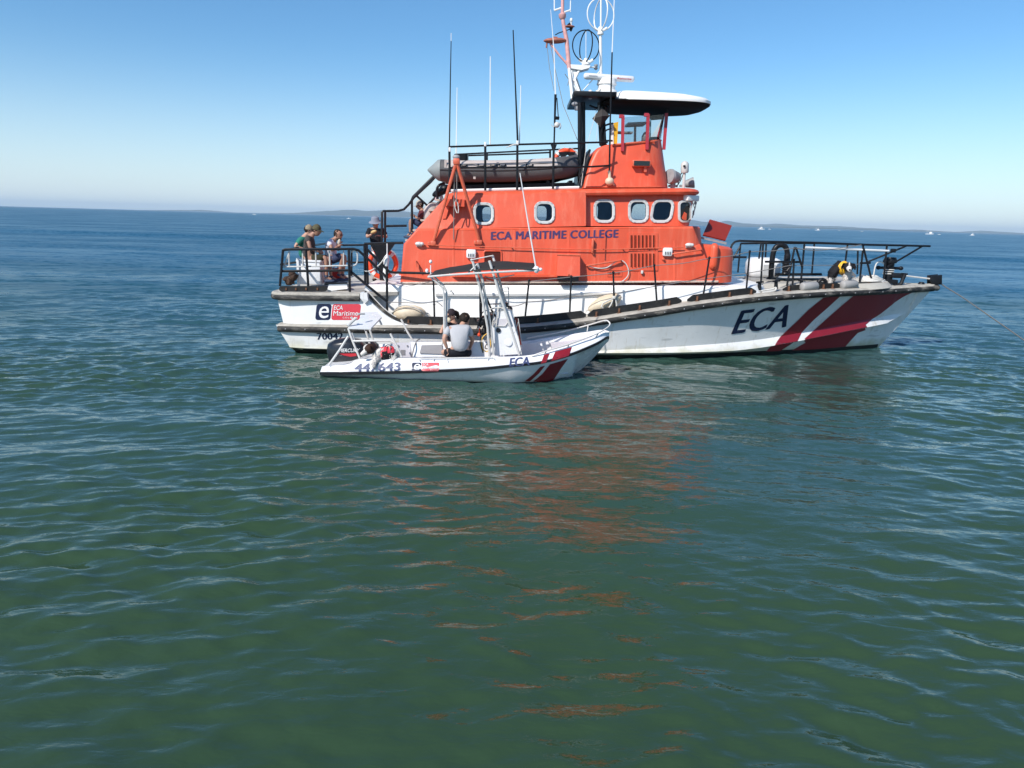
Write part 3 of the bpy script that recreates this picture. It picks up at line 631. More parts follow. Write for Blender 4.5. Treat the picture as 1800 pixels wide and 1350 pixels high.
# ---- orange superstructure
low = build('lower_house', *house([(703, 497.5, 1232, 495.5, 1.92, 0.3, 0.05), (709, 429, 1232, 424, 1.86, 0.35, 0.05), (730, 405.5, 1230, 401, 1.845, 0.35, 0.05), (731.5, 402.5, 1227, 398.3, 1.815, 0.35, 0.05), (732.5, 401.8, 1224, 397.6, 1.78, 0.33, 0.05)]), orange, B, 28)
fore = build('forward_house', *house([(1120, 495.8, 1284, 494, 1.925, 0.55, 0.05), (1120, 430, 1287, 444, 1.865, 0.55, 0.05), (1120, 423, 1286, 438.5, 1.85, 0.55, 0.05), (1120, 419, 1280, 434, 1.79, 0.5, 0.05), (1120, 417, 1266, 431.5, 1.68, 0.4, 0.05)]), orange, B, 28)
def cut(name, base_levels, cav, wins, mats):
    V, F = house(base_levels); o = build(name, V, F, mats, B, 28)
    cv = []; c = MB(); 
    V2, F2 = house(cav); cobj = build('cut', V2, F2, mats, B, 0, [1]*len(F2)); cv.append(cobj)
    BV = bvh_of(o)
    for pts in wins:
        w = [cast(x, y, BV) for x, y in pts]; w = [Vector((p.x, p.y-0.3, p.z)) for p in w]; y0 = min(p.y for p in w)
        c2 = MB(); c2.prism([Vector((p.x, y0, p.z)) for p in w], 4.6); co = c2.build('cut', mats, B, 0); co.data.polygons.foreach_set('material_index', [1]*len(co.data.polygons)); cv.append(co)
    for c_ in cv:
        md = o.modifiers.new('b', 'BOOLEAN'); md.operation = 'DIFFERENCE'; md.object = c_; md.solver = 'EXACT'
    dg = bpy.context.evaluated_depsgraph_get(); me = bpy.data.meshes.new_from_object(o.evaluated_get(dg)); o.modifiers.clear(); o.data = me; me.name = name
    me.polygons.foreach_set('use_smooth', [True]*len(me.polygons)); me.set_sharp_from_angle(angle=R(28))
    for c_ in cv: bpy.data.objects.remove(c_)
    return o, BV
def wpts(cx, cy, w, h, r=9, sk=0): return [(x + sk*(y-cy)/h, y) for x, y in rrect(cx-w/2, cy-h/2, cx+w/2, cy+h/2, r)]
WA = [wpts(850, 375.5, 30, 33), wpts(957, 373.5, 30, 33)]
WB = [wpts(1062, 371, 31, 35), wpts(1122, 371, 30, 35), wpts(1163.5, 371, 33, 35, 9, -6)]
midh, MBV = cut('upper_house', [(731.5, 403, 1030, 397.4, 1.775, 0.02, 0.04), (785, 344.5, 1030, 337.5, 1.62, 0.02, 0.04), (788, 341, 1030, 334.5, 1.58, 0.02, 0.06), (792, 338.8, 1028, 332.6, 1.50, 0.02, 0.08), (800, 337.5, 1024, 331.4, 1.36, 0.02, 0.08)],
    [(770, 399, 1024, 396, 1.66, 0.02, 0.04), (800, 350, 1024, 345, 1.5, 0.02, 0.04)], WA, [orange, lining])
whl, WBV = cut('wheelhouse', [(1012, 397.2, 1210, 397.4, 1.56, 0.42, 0.02), (1012, 344, 1219, 344, 1.44, 0.42, 0.02), (1012, 340, 1219, 340, 1.43, 0.42, 0.02)],
    [(1034, 396, 1200, 396, 1.47, 0.4, 0.02), (1034, 347, 1208, 347, 1.35, 0.4, 0.02)], WB, [orange, lining])
roof = build('wheelhouse_roof', *house([(1016, 345.2, 1222, 343.5, 1.52, 0.45, 0.02), (1016, 343, 1226.5, 341.5, 1.60, 0.5, 0.02), (1016, 339, 1228, 338, 1.622, 0.5, 0.02), (1016, 335.5, 1226, 335, 1.60, 0.5, 0.02), (1016, 333.2, 1221, 332.8, 1.53, 0.45, 0.02), (1016, 332, 1212, 331.6, 1.42, 0.4, 0.02)]), orange, B, 45)
AB = bvh_of(low, fore, trunk)
ABV = bvh_of(low, fore, trunk, midh, whl, roof)
def window(cx, cy, w, h, bv, r=10, sk=0, proud=0.028):
    outl = [cast(x, y, bv) for x, y in [(x + sk*(y-cy)/h, y) for x, y in rrect(cx-w/2-3.3, cy-h/2-3.3, cx+w/2+3.3, cy+h/2+3.3, r+3)]]
    mid = [cast(x, y, bv) for x, y in [(x + sk*(y-cy)/h, y) for x, y in rrect(cx-w/2-0.8, cy-h/2-0.8, cx+w/2+0.8, cy+h/2+0.8, r)]]
    inn = [cast(x, y, bv) for x, y in [(x + sk*(y-cy)/h, y) for x, y in rrect(cx-w/2+1.6, cy-h/2+1.6, cx+w/2-1.6, cy+h/2-1.6, r-1.5)]]
    k = len(outl); d = Vector((0, -proud, 0)); e = Vector((0, 0.03, 0))
    V = [p-Vector((0, 0.003, 0)) for p in outl]+[p+d for p in outl]+[p+d*1.15 for p in mid]+[p+d*0.7 for p in inn]+[p+e for p in inn]
    F = [(a*k+i, a*k+(i+1) % k, (a+1)*k+(i+1) % k, (a+1)*k+i) for a in range(4) for i in range(k)]
    fr = build('window', V, F, framew, B, 35)
    pane = MB(); ps = [p+Vector((0, 0.006, 0)) for p in inn]; pane.prism(ps, 0.008); pane.build('pane', glass, fr, 0)
    gk = MB(); gk.tube([p+Vector((0, -.004, 0)) for p in inn], .009, 6, closed=True); gk.build('gasket', rubber, fr, 60)
    bl = MB()
    for i in range(0, k, 2):
        for s_ in (0, 1):
            p = (outl[i]*0.55+mid[i]*0.45) if s_ == 0 else ((outl[i]+outl[(i+1) % k])*0.275+(mid[i]+mid[(i+1) % k])*0.225)
            bl.box(p+d*1.1, (0.014, 0.012, 0.014))
    o = bl.build('window_bolt', galv, fr, 0); o['kind'] = 'stuff'
window(850, 375.5, 30, 33, MBV); window(957, 373.5, 30, 33, MBV)
WBV2 = bvh_of(build('t1', *house([(1012, 397.2, 1210, 397.4, 1.56, 0.42, 0.02), (1012, 344, 1219, 344, 1.44, 0.42, 0.02)]), orange, B)); bpy.data.objects.remove(bpy.data.objects['t1'])
window(1062, 371, 31, 35, WBV2); window(1122, 371, 30, 35, WBV2); window(1163.5, 371, 33, 35, WBV2, 10, -6)
# front quarter window on the rounded corner
def corner_pt(x, y): return cast(x, y, WBV2)
ring = [corner_pt(x, y) for x, y in rrect(1191.5, 352, 1214, 391, 8)]; inn = [corner_pt(x, y) for x, y in rrect(1194.5, 355.5, 1211.5, 388, 6)]
cn = Vector((0.45, -0.9, 0)); k = len(ring)
V = [p for p in ring]+[p+cn*0.03 for p in ring]+[p+cn*0.03 for p in inn]+[p for p in inn]
fr = build('window', V, [(a*k+i, a*k+(i+1) % k, (a+1)*k+(i+1) % k, (a+1)*k+i) for a in range(3) for i in range(k)], framew, B, 35)
darkglass = mat('dark_glass', (0.012, 0.016, 0.018), 0.06, var=0.05, coat=0.5)
pv_ = [p+cn*0.012 for p in inn]; build('pane', pv_, [tuple(range(k))], darkglass, fr, 0)
m = MB(); c = Q(1209, 348.5, 1.28); m.box(c, (0.40, 0.34, 0.125), Matrix.Rotation(R(38), 3, 'Z'), 0.025); m.build('sun_cover_box', white, B)
m = MB(); m.tube([Q(1222, 352, 0.9), Q(1223, 362, .9), Q(1220, 372, .9), Q(1217, 383, .9)], 0.012, 6); m.tube([Q(1218, 356, 1.0), Q(1221, 366, .9)], 0.01, 6); m.box(Q(1222.5, 357, .9), (.05, .05, .06)); m.box(Q(1219, 374, .9), (.03, .05, .1)); m.build('wiper', galv, B)

# knuckle seams / mouldings
m = MB(); m.tube([cast(x, y, AB)+Vector((0, -0.002, 0)) for x, y in ((731, 405.6), (830, 404), (930, 402.5), (1030, 401.5), (1120, 401.2), (1222, 401.4))], 0.011, 5); m.build('side_moulding', orange, B)
m = MB(); pts = [cast(x, y, AB) for x, y in ((702.5, 482.5), (800, 483.2), (900, 483.6), (1008, 483.4))]
a_ = [p+Vector((0, -0.13, 0.012)) for p in pts]; c_ = [p+Vector((0, 0.02, 0.03)) for p in pts]
m.add(a_+c_+[p-Vector((0, 0, .045)) for p in a_]+[p-Vector((0, 0, .06)) for p in c_], [(i+o, i+1+o, i+5+o, i+4+o) for o in (0, 8) for i in range(3)]+[(i, i+1, i+9, i+8) for i in range(3)]+[(0, 4, 12, 8), (3, 7, 15, 11)]); m.build('shadow_ledge', orange, B, 20)  # ledge added to throw the dark shadow band along the house side
m = MB(); pts = [cast(x, 497.2 - (x-703)/580*2.6, AB) for x in np.linspace(704, 1262, 24)]; m.tube([p+Vector((0, -0.012, 0)) for p in pts], 0.022, 6); m.build('base_seam', mat('pale_seam', (0.62, 0.50, 0.42), 0.7, var=0.4, vs=25), B)
m = MB(); m.tube([cast(1030.5, y, MBV)+Vector((-0.012, -0.004, 0)) for y in (396, 370, 345)], 0.012, 5); m.build('corner_seam', orange, B)
for x, y0, y1 in ((905, 404.5, 481), (1000, 402.5, 480), (797, 405, 481), (1046, 404, 494), (1186, 423, 493)):
    ps = [cast(x, y0+(y1-y0)*k/5, AB) for k in range(6)]; V = []
    for p in ps: V += [p+Vector((-.03, -.001, 0)), p+Vector((-.012, -.006, 0)), p+Vector((.012, -.006, 0)), p+Vector((.03, -.001, 0))]
    build('weld_seam', V, [(4*a+b_, 4*a+b_+1, 4*a+b_+5, 4*a+b_+4) for a in range(5) for b_ in range(3)], orange, B, 60)
# handrail along the house
m = MB(); pts = [cast(x, y, AB)+Vector((0, -0.07, 0)) for x, y in ((736, 429), (765, 431), (830, 433), (900, 435), (970, 437), (1040, 438.5), (1080, 438), (1140, 436), (1200, 434.5))]; m.tube(pts, 0.011, 6)
for x, y in ((765, 431), (900, 435), (1040, 438.5), (1095, 437.5), (1140, 436)): p = cast(x, y, AB); m.tube([p+Vector((0, 0.02, -0.02)), p+Vector((0, -0.07, 0))], 0.014, 6)
m.build('side_handrail', orange_rail, B)
for (x, y) in ((737, 428.5), (1210, 430.5)):
    m = MB(); p = cast(x, y, AB); m.ell(p+Vector((0.0, -0.06, 0)), (0.085, 0.05, 0.045)); m.ell(p+Vector((0.06, -0.06, 0)), (0.05, 0.045, 0.04)); m.box(p+Vector((0, -0.02, -0.03)), (0.12, 0.06, 0.05)); m.build('floodlight', steel, B)
def bar(name, a, b_, r=0.018, out=0.1, mt=orange_rail):
    m = MB(); p = cast(*a, AB); q = cast(*b_, AB); o = Vector((0, -out, 0)); m.tube([p, p+o*0.8, p+o+(q-p)*0.06, q+o-(q-p)*0.06, q+o*0.8, q], r, 7); return m.build(name, mt, B)
bar('grab_bar', (1031, 466.5), (1091, 457)); bar('grab_bar', (1181, 446), (1232, 438.5))
m = MB(); m.box(cast(1041, 432, AB)+Vector((0, -0.05, 0)), (0.045, 0.1, 0.3), bev=0.01); m.tube([cast(1041, 440, AB)+Vector((0, -0.1, 0)), cast(1041, 447, AB)+Vector((0.02, -0.06, 0))], 0.012, 6); m.build('door_stay', orange_rail, B)
for x, y in ((736, 465), (732, 459)):
    m = MB(); p = cast(x, y, AB); m.tube([p, p+Vector((0, -0.09, 0)), p+Vector((0.02, -0.10, -0.12))], 0.014, 6); m.build('cleat', orange_rail, B)
m = MB(); p = cast(1166, 455.5, AB); m.tube([p, p+Vector((0, -0.06, 0))], [0.035, 0.02], 8); m.build('button_light', orange_rail, B)
# shore-power boxes
for x0, y0 in ((828.5, 446), (1172.5, 442.5)):
    p = cast(x0, y0, AB); m = MB(); m.box(p+Vector((0, -0.045, 0)), (0.21, 0.10, 0.19), bev=0.035); o = m.build('vent_cowl', gel, B)
    m = MB()
    for k in range(4): m.box(p+Vector((-0.055+0.037*k, -0.097, -0.025)), (0.014, 0.012, 0.062))
    m.build('vent_slot', black, o, 0)
# flat dark patch painted for the shade inside an opening, and ledge below it
V2 = [(cast(x, y, AB).x, cast(x, y, AB).z) for x, y in rrect(852, 442.5, 880, 470, 3)]
drape('recess_shade_patch', V2, [tuple(range(len(V2)))], AB, mat('recess_dark', (0.06, 0.012, 0.008), 0.8), B, 0.006, 0.2)
m = MB(); V3 = [cast(x, y, AB) for x, y in rrect(850.5, 441, 881.5, 470, 4)]; m.tube([p+Vector((0, -0.008, 0)) for p in V3], 0.02, 6, closed=True); m.build('opening_rim', orange, B)
# protruding locker box with a dark foot
p0 = cast(978.5, 447, AB); p1 = cast(1017.5, 484, AB); cx_ = (p0+p1)/2
m = MB(); w_ = p1.x-p0.x; h_ = p0.z-p1.z
m.hexa([(p0.x, p1.y-0.30, p1.z), (p1.x, p1.y-0.30, p1.z), (p1.x, p1.y+0.03, p1.z), (p0.x, p1.y+0.03, p1.z), (p0.x+0.01, p0.y-0.20, p0.z), (p1.x-0.01, p0.y-0.20, p0.z), (p1.x-0.01, p0.y+0.05, p0.z), (p0.x+0.01, p0.y+0.05, p0.z)])
vb = m.build('vent_box', orange, B, 30)
m = MB(); m.tube([(p0.x-0.005, p0.y-0.2, p0.z), (p1.x+0.005, p0.y-0.2, p0.z)], 0.02, 6); m.build('box_hinge', orange_rail, vb)
m = MB(); m.box((cx_.x, p1.y-0.15, p1.z-0.05), (w_*0.9, 0.26, 0.10)); m.build('box_foot', black, vb)
m = MB(); m.box((cx_.x, p1.y-0.305, p1.z+0.035), (0.03, 0.02, 0.03)); m.build('latch', orange_rail, vb)
# louvre panel: two rows of slots
for (y0, y1) in ((409.5, 437.5), (440.5, 475.5)):
    ps = [cast(x, y, AB) for x, y in ((1104.5, y0), (1156, y0), (1156, y1), (1104.5, y1))]; m = MB(); m.prism([p+Vector((0, -0.022, 0)) for p in ps], 0.03); lp = m.build('louvre_panel', orange, B, 0)
    for k in range(7):
        xk = 1109.5+6.55*k; a = cast(xk, y0+(4 if y0 < 420 else 5), AB); b_ = cast(xk, y1-(1 if y0 < 420 else 6), AB); m = MB()
        m.hexa([a+Vector((-0.016, -0.026, 0)), b_+Vector((-0.016, -0.026, 0)), b_+Vector((0.013, -0.026, 0)), a+Vector((0.013, -0.026, 0)), a+Vector((-0.016, -0.018, 0)), b_+Vector((-0.016, -0.018, 0)), b_+Vector((0.013, -0.018, 0)), a+Vector((0.013, -0.018, 0))])
        m.build('slot', MATS['recess_dark'], lp, 0)
        m = MB(); m.hexa([a+Vector((0.013, -0.05, 0.0)), b_+Vector((0.013, -0.05, 0)), b_+Vector((0.03, -0.022, 0)), a+Vector((0.03, -0.022, 0)), a+Vector((0.010, -0.022, 0)), b_+Vector((0.010, -0.022, 0)), b_+Vector((0.02, -0.018, 0)), a+Vector((0.02, -0.018, 0))]); m.build('louvre', orange, lp, 0)
m = MB(); p = cast(1128, 478, AB); m.box(p+Vector((0, -0.04, 0)), (0.05, 0.06, 0.07), bev=.01); m.build('latch', steel, B)
# half-capsule vent on the forward corner
p = cast(1254, 451, AB); m = MB(); ps = curve([p+Vector((0, 0.0, 0.20)), p+Vector((0, -0.03, 0.19)), p+Vector((0, -0.04, 0.1)), p+Vector((0, -0.04, -0.1)), p+Vector((0, -0.03, -0.19)), p+Vector((0, 0, -0.20))], 4)
m.tube(ps, [0.03]+[0.075]+[0.09]*(len(ps)-4)+[0.075]+[0.03], 12); m.build('corner_vent', orange, B)
# name plate frame, hose loop
ps = [cast(x, y, AB)+Vector((0, -0.01, 0)) for x, y in ((1068, 475), (1093, 475), (1093, 486), (1068, 486))]; m = MB(); m.tube(ps, 0.008, 4, closed=True); m.build('plate_frame', orange_rail, B)
m = MB()
for k in range(9): p = cast(1070.5+2.35*k, 480.5, AB); m.box(p+Vector((0, -0.006, 0)), (0.012, 0.006, 0.05+0.012*(k % 2)))
m.build('plate_marks', MATS['recess_dark'], B, 0)
m = MB(); m.tube(curve([cast(x, y, AB)+Vector((0, -0.06, 0)) for x, y in ((1032, 467), (1050, 471), (1066, 470), (1080, 461), (1091, 457.5), (1099, 463), (1104, 474), (1103, 484), (1096, 492), (1090, 495))]), 0.011, 6); m.build('hose', ropew, B)
# violet lettering on the house side
lettering('ECA MARITIME COLLEGE', (863.5, 421.5), (1086, 417.4), 14.0, AB, purple, B, 0.065, spacing=1.08)

# open hatch on the forward house
m = MB(); a, b_, c_, d_ = Q(1234.7, 414.5, 0.9), Q(1274.5, 424, 0.9), Q(1285.5, 398.5, 0.35), Q(1246.5, 387.5, 0.35)
n_ = (b_-a).cross(d_-a).normalized()*0.035; m.hexa([a, b_, c_, d_, a+n_, b_+n_, c_+n_, d_+n_]); ht = m.build('open_hatch', hatchred, B)
m = MB(); m.hexa([Q(1225, 418, 0.9), Q(1277, 430, 0.9), Q(1277, 430, 0.1), Q(1225, 418, 0.1), Q(1225, 414.5, 0.9), Q(1277, 426, 0.9), Q(1277, 426, 0.1), Q(1225, 414.5, 0.1)]); m.build('hatch_coaming', galv, B)
m = MB(); m.tube([Q(1224, 399, 1.2), Q(1225, 417, 1.2)], 0.055, 10); m.tube([Q(1228.5, 401, 1.1), Q(1229.5, 415, 1.1)], 0.03, 8); m.build('horn', steel, B)
# ------------------------------------------------------------------ flybridge, mast, canopy
fly = build('flybridge', *house([(1023, 330.5, 1173, 330.5, 1.05, 0.55, 0.1), (1027, 315, 1171, 315, 1.02, 0.55, 0.1), (1036, 285, 1166.5, 285, 0.96, 0.52, 0.1), (1043.5, 269, 1164, 266, 0.93, 0.5, 0.1), (1050, 260, 1162.5, 257, 0.91, 0.5, 0.1), (1062, 255, 1161.5, 249, 0.90, 0.5, 0.1), (1075, 254.5, 1161.3, 247, 0.90, 0.5, 0.1)]), orange, B, 28)
FB = bvh_of(fly)
m = MB(); m.tube([Q(1076, 255, 0.93), Q(1110, 251.5, 0.93), Q(1150, 248.5, 0.90), Q(1161, 247, 0.5), Q(1162, 247, -0.3)], 0.022, 6); m.build('rim_rail', orange_rail, B)
m = MB(); a = cast(1023, 329, FB); m.tube([cast(x, 328.6, FB)+Vector((0, -0.01, 0)) for x in range(1030, 1165, 12)], 0.018, 5); m.build('weld_seam', orange_rail, B)
m = MB(); m.prism([Q(1024, 328, 1.0), Q(1039, 263, 0.9), Q(1036, 262, .9), Q(1024, 290, .9), Q(1016, 328, 1.0)], 1.8); m.build('aft_panel', black, B, 0)
# lamp box on the flybridge side
p = cast(1126, 288, FB); m = MB(); m.box(p+Vector((0, -0.06, 0)), (0.40, 0.20, 0.135), bev=0.01); bx = m.build('light_box', orange_rail, B)
m = MB(); m.box(p+Vector((0, -0.165, 0)), (0.35, 0.01, 0.10)); m.build('lens', darkglass, bx, 0)
m = MB(); m.box(p+Vector((0.1, -0.05, -0.12)), (0.06, 0.1, 0.12)); m.build('bracket', orange_rail, bx, 0)
# red posts and windscreen
for i, (a, b_) in enumerate((((1095, 203, .97), (1094, 266, .97)), ((1139, 200.5, .95), (1137, 263, .95)), ((1171.5, 199, .5), (1167, 263, .52)))):
    p, q = Q(*a), Q(*b_); m = MB(); dx = 0.032
    m.hexa([(q.x-dx, q.y-dx, q.z), (q.x+dx, q.y-dx, q.z), (q.x+dx, q.y+dx, q.z), (q.x-dx, q.y+dx, q.z), (p.x-dx, p.y-dx, p.z), (p.x+dx, p.y-dx, p.z), (p.x+dx, p.y+dx, p.z), (p.x-dx, p.y+dx, p.z)])
    if i < 2: m.box(p+Vector((-0.035, 0, -0.02)), (0.09, 0.08, 0.07))
    m.build('screen_post', redpost, B)
for q4 in (((1097, 206, .95), (1136, 203, .95), (1136, 249, .92), (1097, 252, .92)), ((1141, 203, .95), (1169, 201, .52), (1161, 247, .5), (1140, 248.5, .9)), ((1171, 201, .45), (1171, 203, -0.6), (1162, 248, -0.6), (1162, 247.5, .45))):
    ps = [Q(*a) for a in q4]; n_ = (ps[1]-ps[0]).cross(ps[3]-ps[0]).normalized()*0.008; m = MB(); m.hexa(ps+[p+n_ for p in ps]); m.build('windscreen', glass, B, 0)
m = MB(); m.box(Q(1117, 219, 0.1), (0.42, 0.5, 0.05), Matrix.Rotation(R(-4), 3, 'Y')); m.tube([Q(1116.5, 220, 0.1), Q(1116, 250, 0.1)], 0.03, 8); m.box(Q(1098, 233.5, 0.3), (0.34, 0.3, 0.03)); m.build('chart_table', galv, B)
m = MB(); m.box(Q(1143, 243, 0.2), (0.34, 0.5, 0.22), bev=.05); m.box(Q(1151, 239, 0.0), (0.16, 0.5, 0.22), bev=.06); m.build('helm_console', cushion, B)
m = MB(); m.ell(Q(1134, 241, 0.3), (0.07, 0.15, 0.12)); m.build('helm_seat', galv, B)
p = [Q(1079, 216, .6), Q(1087, 214, .6), Q(1085, 252, .6), Q(1079.5, 253, .6)]; m = MB(); m.prism(p, 0.3); m.build('yellow_locker', yellow, B, 20)
m = MB(); m.prism([Q(1074, 220, .62), Q(1078.6, 218, .62), Q(1078.6, 253, .62), Q(1074, 254, .62)], 0.3); m.build('white_locker', white, B, 20)
m = MB(); m.tube(curve([Q(1056.5, 252, .7), Q(1056.5, 235, .7), Q(1060, 224, .7), Q(1068, 219, .7), Q(1078, 217, .7)], 4), 0.022, 7); m.tube(curve([Q(1063, 252, .7), Q(1063, 235, .7), Q(1066, 229, .7), Q(1075, 226, .7)], 4), 0.018, 7); m.tube([Q(1056, 247, .7), Q(1077, 247.5, .7)], 0.02, 7); m.build('grab_frame', black, B)
# goal posts carrying the mast platform and the hardtop
for (x0, x1, b) in ((1019, 1019.5, 0.85), (1025, 1026, 0.6), (1019, 1019.5, -0.85), (1053.5, 1060.5, 0.55), (1059, 1066, 0.35), (1056, 1062, -0.6)):
    m = MB(); m.tube([Q(x0, 180, b), Q(x0+(x1-x0)*.5, 255, b), Q(x1, 331 if x0 < 1040 else 256, b)], 0.048, 10); m.build('goal_post', black, B)
m = MB(); m.box((Q(1004, 178, 0).x*.5+Q(1072, 178, 0).x*.5, yc(1.9), Q(1040, 178, 0).z), (0.95, 2.0, 0.11), bev=0.02); m.tube([Q(1036, 185, .5), Q(1048, 190, .5), Q(1062, 186, .5)], 0.02, 6); m.tube([Q(1065, 190, .5), Q(1073, 182, .4)], 0.035, 8); m.build('mast_platform', black, B)
m = MB(); m.box(Q(1014, 189, .8), (0.09, 0.09, 0.12), bev=.01); m.ell(Q(1011, 183, .8), (.08, .08, .05)); m.build('deck_lamp', galv, B)
# hardtop: white shell over a black tub
x0 = Q(1064, 175, 0.95).x; x1 = Q(1242, 176, 0.0).x; zb = Q(1150, 176, 0.97).z
def top_outline(x0, x1, b, n=26):
    o = []
    for k in range(n):
        a = 2*math.pi*k/n; c, s_ = math.cos(a), math.sin(a)
        ex = abs(c)**(2/4.5 if c > 0 else 2/7)*(1 if c > 0 else -1); ey = abs(s_)**(2/4.5)*(1 if s_ > 0 else -1)
        o.append(((x0+x1)/2 + (x1-x0)/2*ex, b*ey*(1-0.12*max(0, ex)**2)))
    return o
def shell(levels):
    V = []; F = []; n = 36
    for (xa_, xb_, b, z, tilt) in levels: V += [(x, yc(x)-y, z + tilt*(x-x0)) for x, y in top_outline(xa_, xb_, b, n)]
    for i in range(len(levels)-1): F += [(i*n+k, i*n+(k+1) % n, (i+1)*n+(k+1) % n, (i+1)*n+k) for k in range(n)]
    return V, F+[tuple(range(n)), tuple((len(levels)-1)*n+k for k in range(n))]
def wav(V): return V
v, f = shell([(x0+0.12, x1-0.45, 0.80, zb-0.07, -0.012), (x0+0.02, x1-0.2, 0.93, zb-0.045, -0.008), (x0, x1-.01, 0.98, zb-0.01, 0.0), (x0+.02, x1-0.02, 0.97, zb+0.02, 0)]); build('hardtop_underside', v, f, mat('hardtop_black', (.008, .009, .011), .8), B, 60)
v, f = shell([(x0+.16, x1-0.0, 0.99, zb+0.0, 0.004), (x0+.2, x1+0.0, 1.0, zb+0.06, 0.002), (x0+.24, x1-0.10, 0.96, zb+0.15, -0.012), (x0+.3, x1-0.4, 0.85, zb+0.215, -0.02), (x0+.5, x1-0.9, 0.6, zb+0.24, -0.02)]); build('hardtop', v, f, white, B, 60)
for a, b_ in (((1160.5, 196, -.5), (1156, 248, -.5)), ((1174, 190, .5), (1169, 248, .5))):
    m = MB(); m.tube([Q(*a), Q(*b_)], 0.024, 7); m.build('hardtop_post', black, B)
# radar
pc = Q(1066, 158, 0.1); m = MB(); m.lathe(pc+Vector((0, 0, -0.12)), pc+Vector((0, 0, 0.26)), [(0, .26), (.25, .25), (.3, .2), (.55, .2), (.6, .23), (.9, .21), (1, .12)], 24); rd = m.build('radar', white, B, 30)
a = Q(1026, 133.5, 0.3); b_ = Q(1115, 139.5, 0.0); d = (b_-a).normalized(); mid = (a+b_)/2; rot = Matrix((d, Vector((0, 0, 1)).cross(d).normalized(), d.cross(Vector((0, 0, 1)).cross(d).normalized()))).transposed()
m = MB(); m.box(mid, ((b_-a).length, 0.13, 0.14), rot, 0.06); scn = m.build('scanner_bar', gel, rd, 50)
SB = bvh_of(scn)
lettering('Raymarine', (1084.5, 139.8), (1109, 141.5), 4.2, SB, logored, rd, 0.03, 0.25)
m = MB(); 
for k in range(7): p = cast(1036+2.2*k, 132.6+.15*k, SB); m.box(p+Vector((0, -.004, 0)), (.018, .006, .02))
o = m.build('print_marks', galv, rd, 0); o['kind'] = 'stuff'
# lattice foot and raked mast
wl = [((1006, 174, .5), (1000, 118, .1), .034), ((1012, 174, .2), (1004, 124, .1), .03), ((1024, 172, -.3), (1009, 128, 0), .03), ((1022, 172, .6), (1010, 140, .1), .03), ((1009, 150, .3), (1018, 170, .3), .015), ((1007, 140, .2), (1014, 146, .2), .015), ((1020, 120, .1), (1009, 142, .1), .03), ((1036, 120, .1), (1030, 116, .1), .03)]
for a, b_, r_ in wl: m = MB(); m.tube([Q(*a), Q(*b_)], r_, 8); m.build('lattice_leg', white, B)
m = MB(); m.prism([Q(1003, 113, .15), Q(1038, 115, .15), Q(1036, 119, .15), Q(1022, 123, .15), Q(1004, 120, .15)], 0.3); m.prism([Q(1006, 122, .1), Q(1017, 126, .1), Q(1010, 136, .1)], 0.05); m.tube([Q(1037, 118, 0), Q(1046, 118.5, 0)], .014, 6); m.build('aerial_platform', white, B, 20)
m = MB(); m.lathe(Q(1047.5, 123, 0), Q(1047.5, 113.5, 0), [(0, .02), (.3, .05), (.5, .03), (.7, .045), (1, .04)], 10); m.build('anemometer', galv, B)
m = MB(); m.tube([Q(1000.5, 120, .1), Q(996, 70, .1), Q(991, 46, .1), Q(988.5, 28, .1), Q(989, 0, .1), Q(989, -45, .1)], [.05, .048, .044, .04, .036, .03], 10); m.build('mast', mastpink, B, 60)
m = MB(); m.lathe(Q(988.8, 34, .1), Q(988.3, 23, .1), [(0, .045), (.3, .08), (.8, .085), (1, .05)], 14); m.build('mast_collar', mastpink, B)
m = MB(); m.ell(Q(976, 71.5, .1), (0.27, 0.12, 0.06), Matrix.Rotation(R(-2), 3, 'Y')); m.box(Q(976, 68, .1), (0.1, 0.08, 0.07)); m.tube([Q(961.5, 75, .1), Q(960.5, 84, .1)], 0.02, 6); m.build('yard', brown, B)
m = MB(); m.tube([Q(967, 76, .1), Q(983, 97, .1), Q(999, 115, .1)], 0.025, 7); m.prism([Q(994, 107, .1), Q(1001, 104, .1), Q(1001, 114, .1)], .04); m.build('yard_strut', mastpink, B)
for pts, r_ in (([(974.5, -10, .1), (974.5, 18, .1)], .014), ([(974, 18.5, .1), (988, 13.5, .1)], .02), ([(1003, 1, .1), (1002.5, 21, .1)], .013), ([(990, 22, .1), (1002, 18, .1)], .018)):
    m = MB(); m.tube([Q(*a) for a in pts], r_, 6); m.build('dipole_arm', white, B)
m = MB(); m.ell(Q(1001, 46.5, .1), (0.12, 0.08, 0.025)); m.build('lamp_shelf', brown, B)
m = MB(); m.tube([Q(1004, 46, .1), Q(1004, 39, .1)], .02, 7); m.ell(Q(1004.2, 35.5, .1), (.035, .035, .05)); m.build('masthead_lamp', gel, B)
m = MB(); m.tube([Q(999, 42, .1), Q(1004, 49, .1)], [.05, .025], 8); m.tube([Q(1004, 49, .1), Q(1003.5, 55, .1)], [.045, .02], 8); m.tube([Q(1003, 51, .1), Q(982, 58, .1), Q(976, 61.5, .1)], .011, 6); m.build('loud_hailer', black, B)
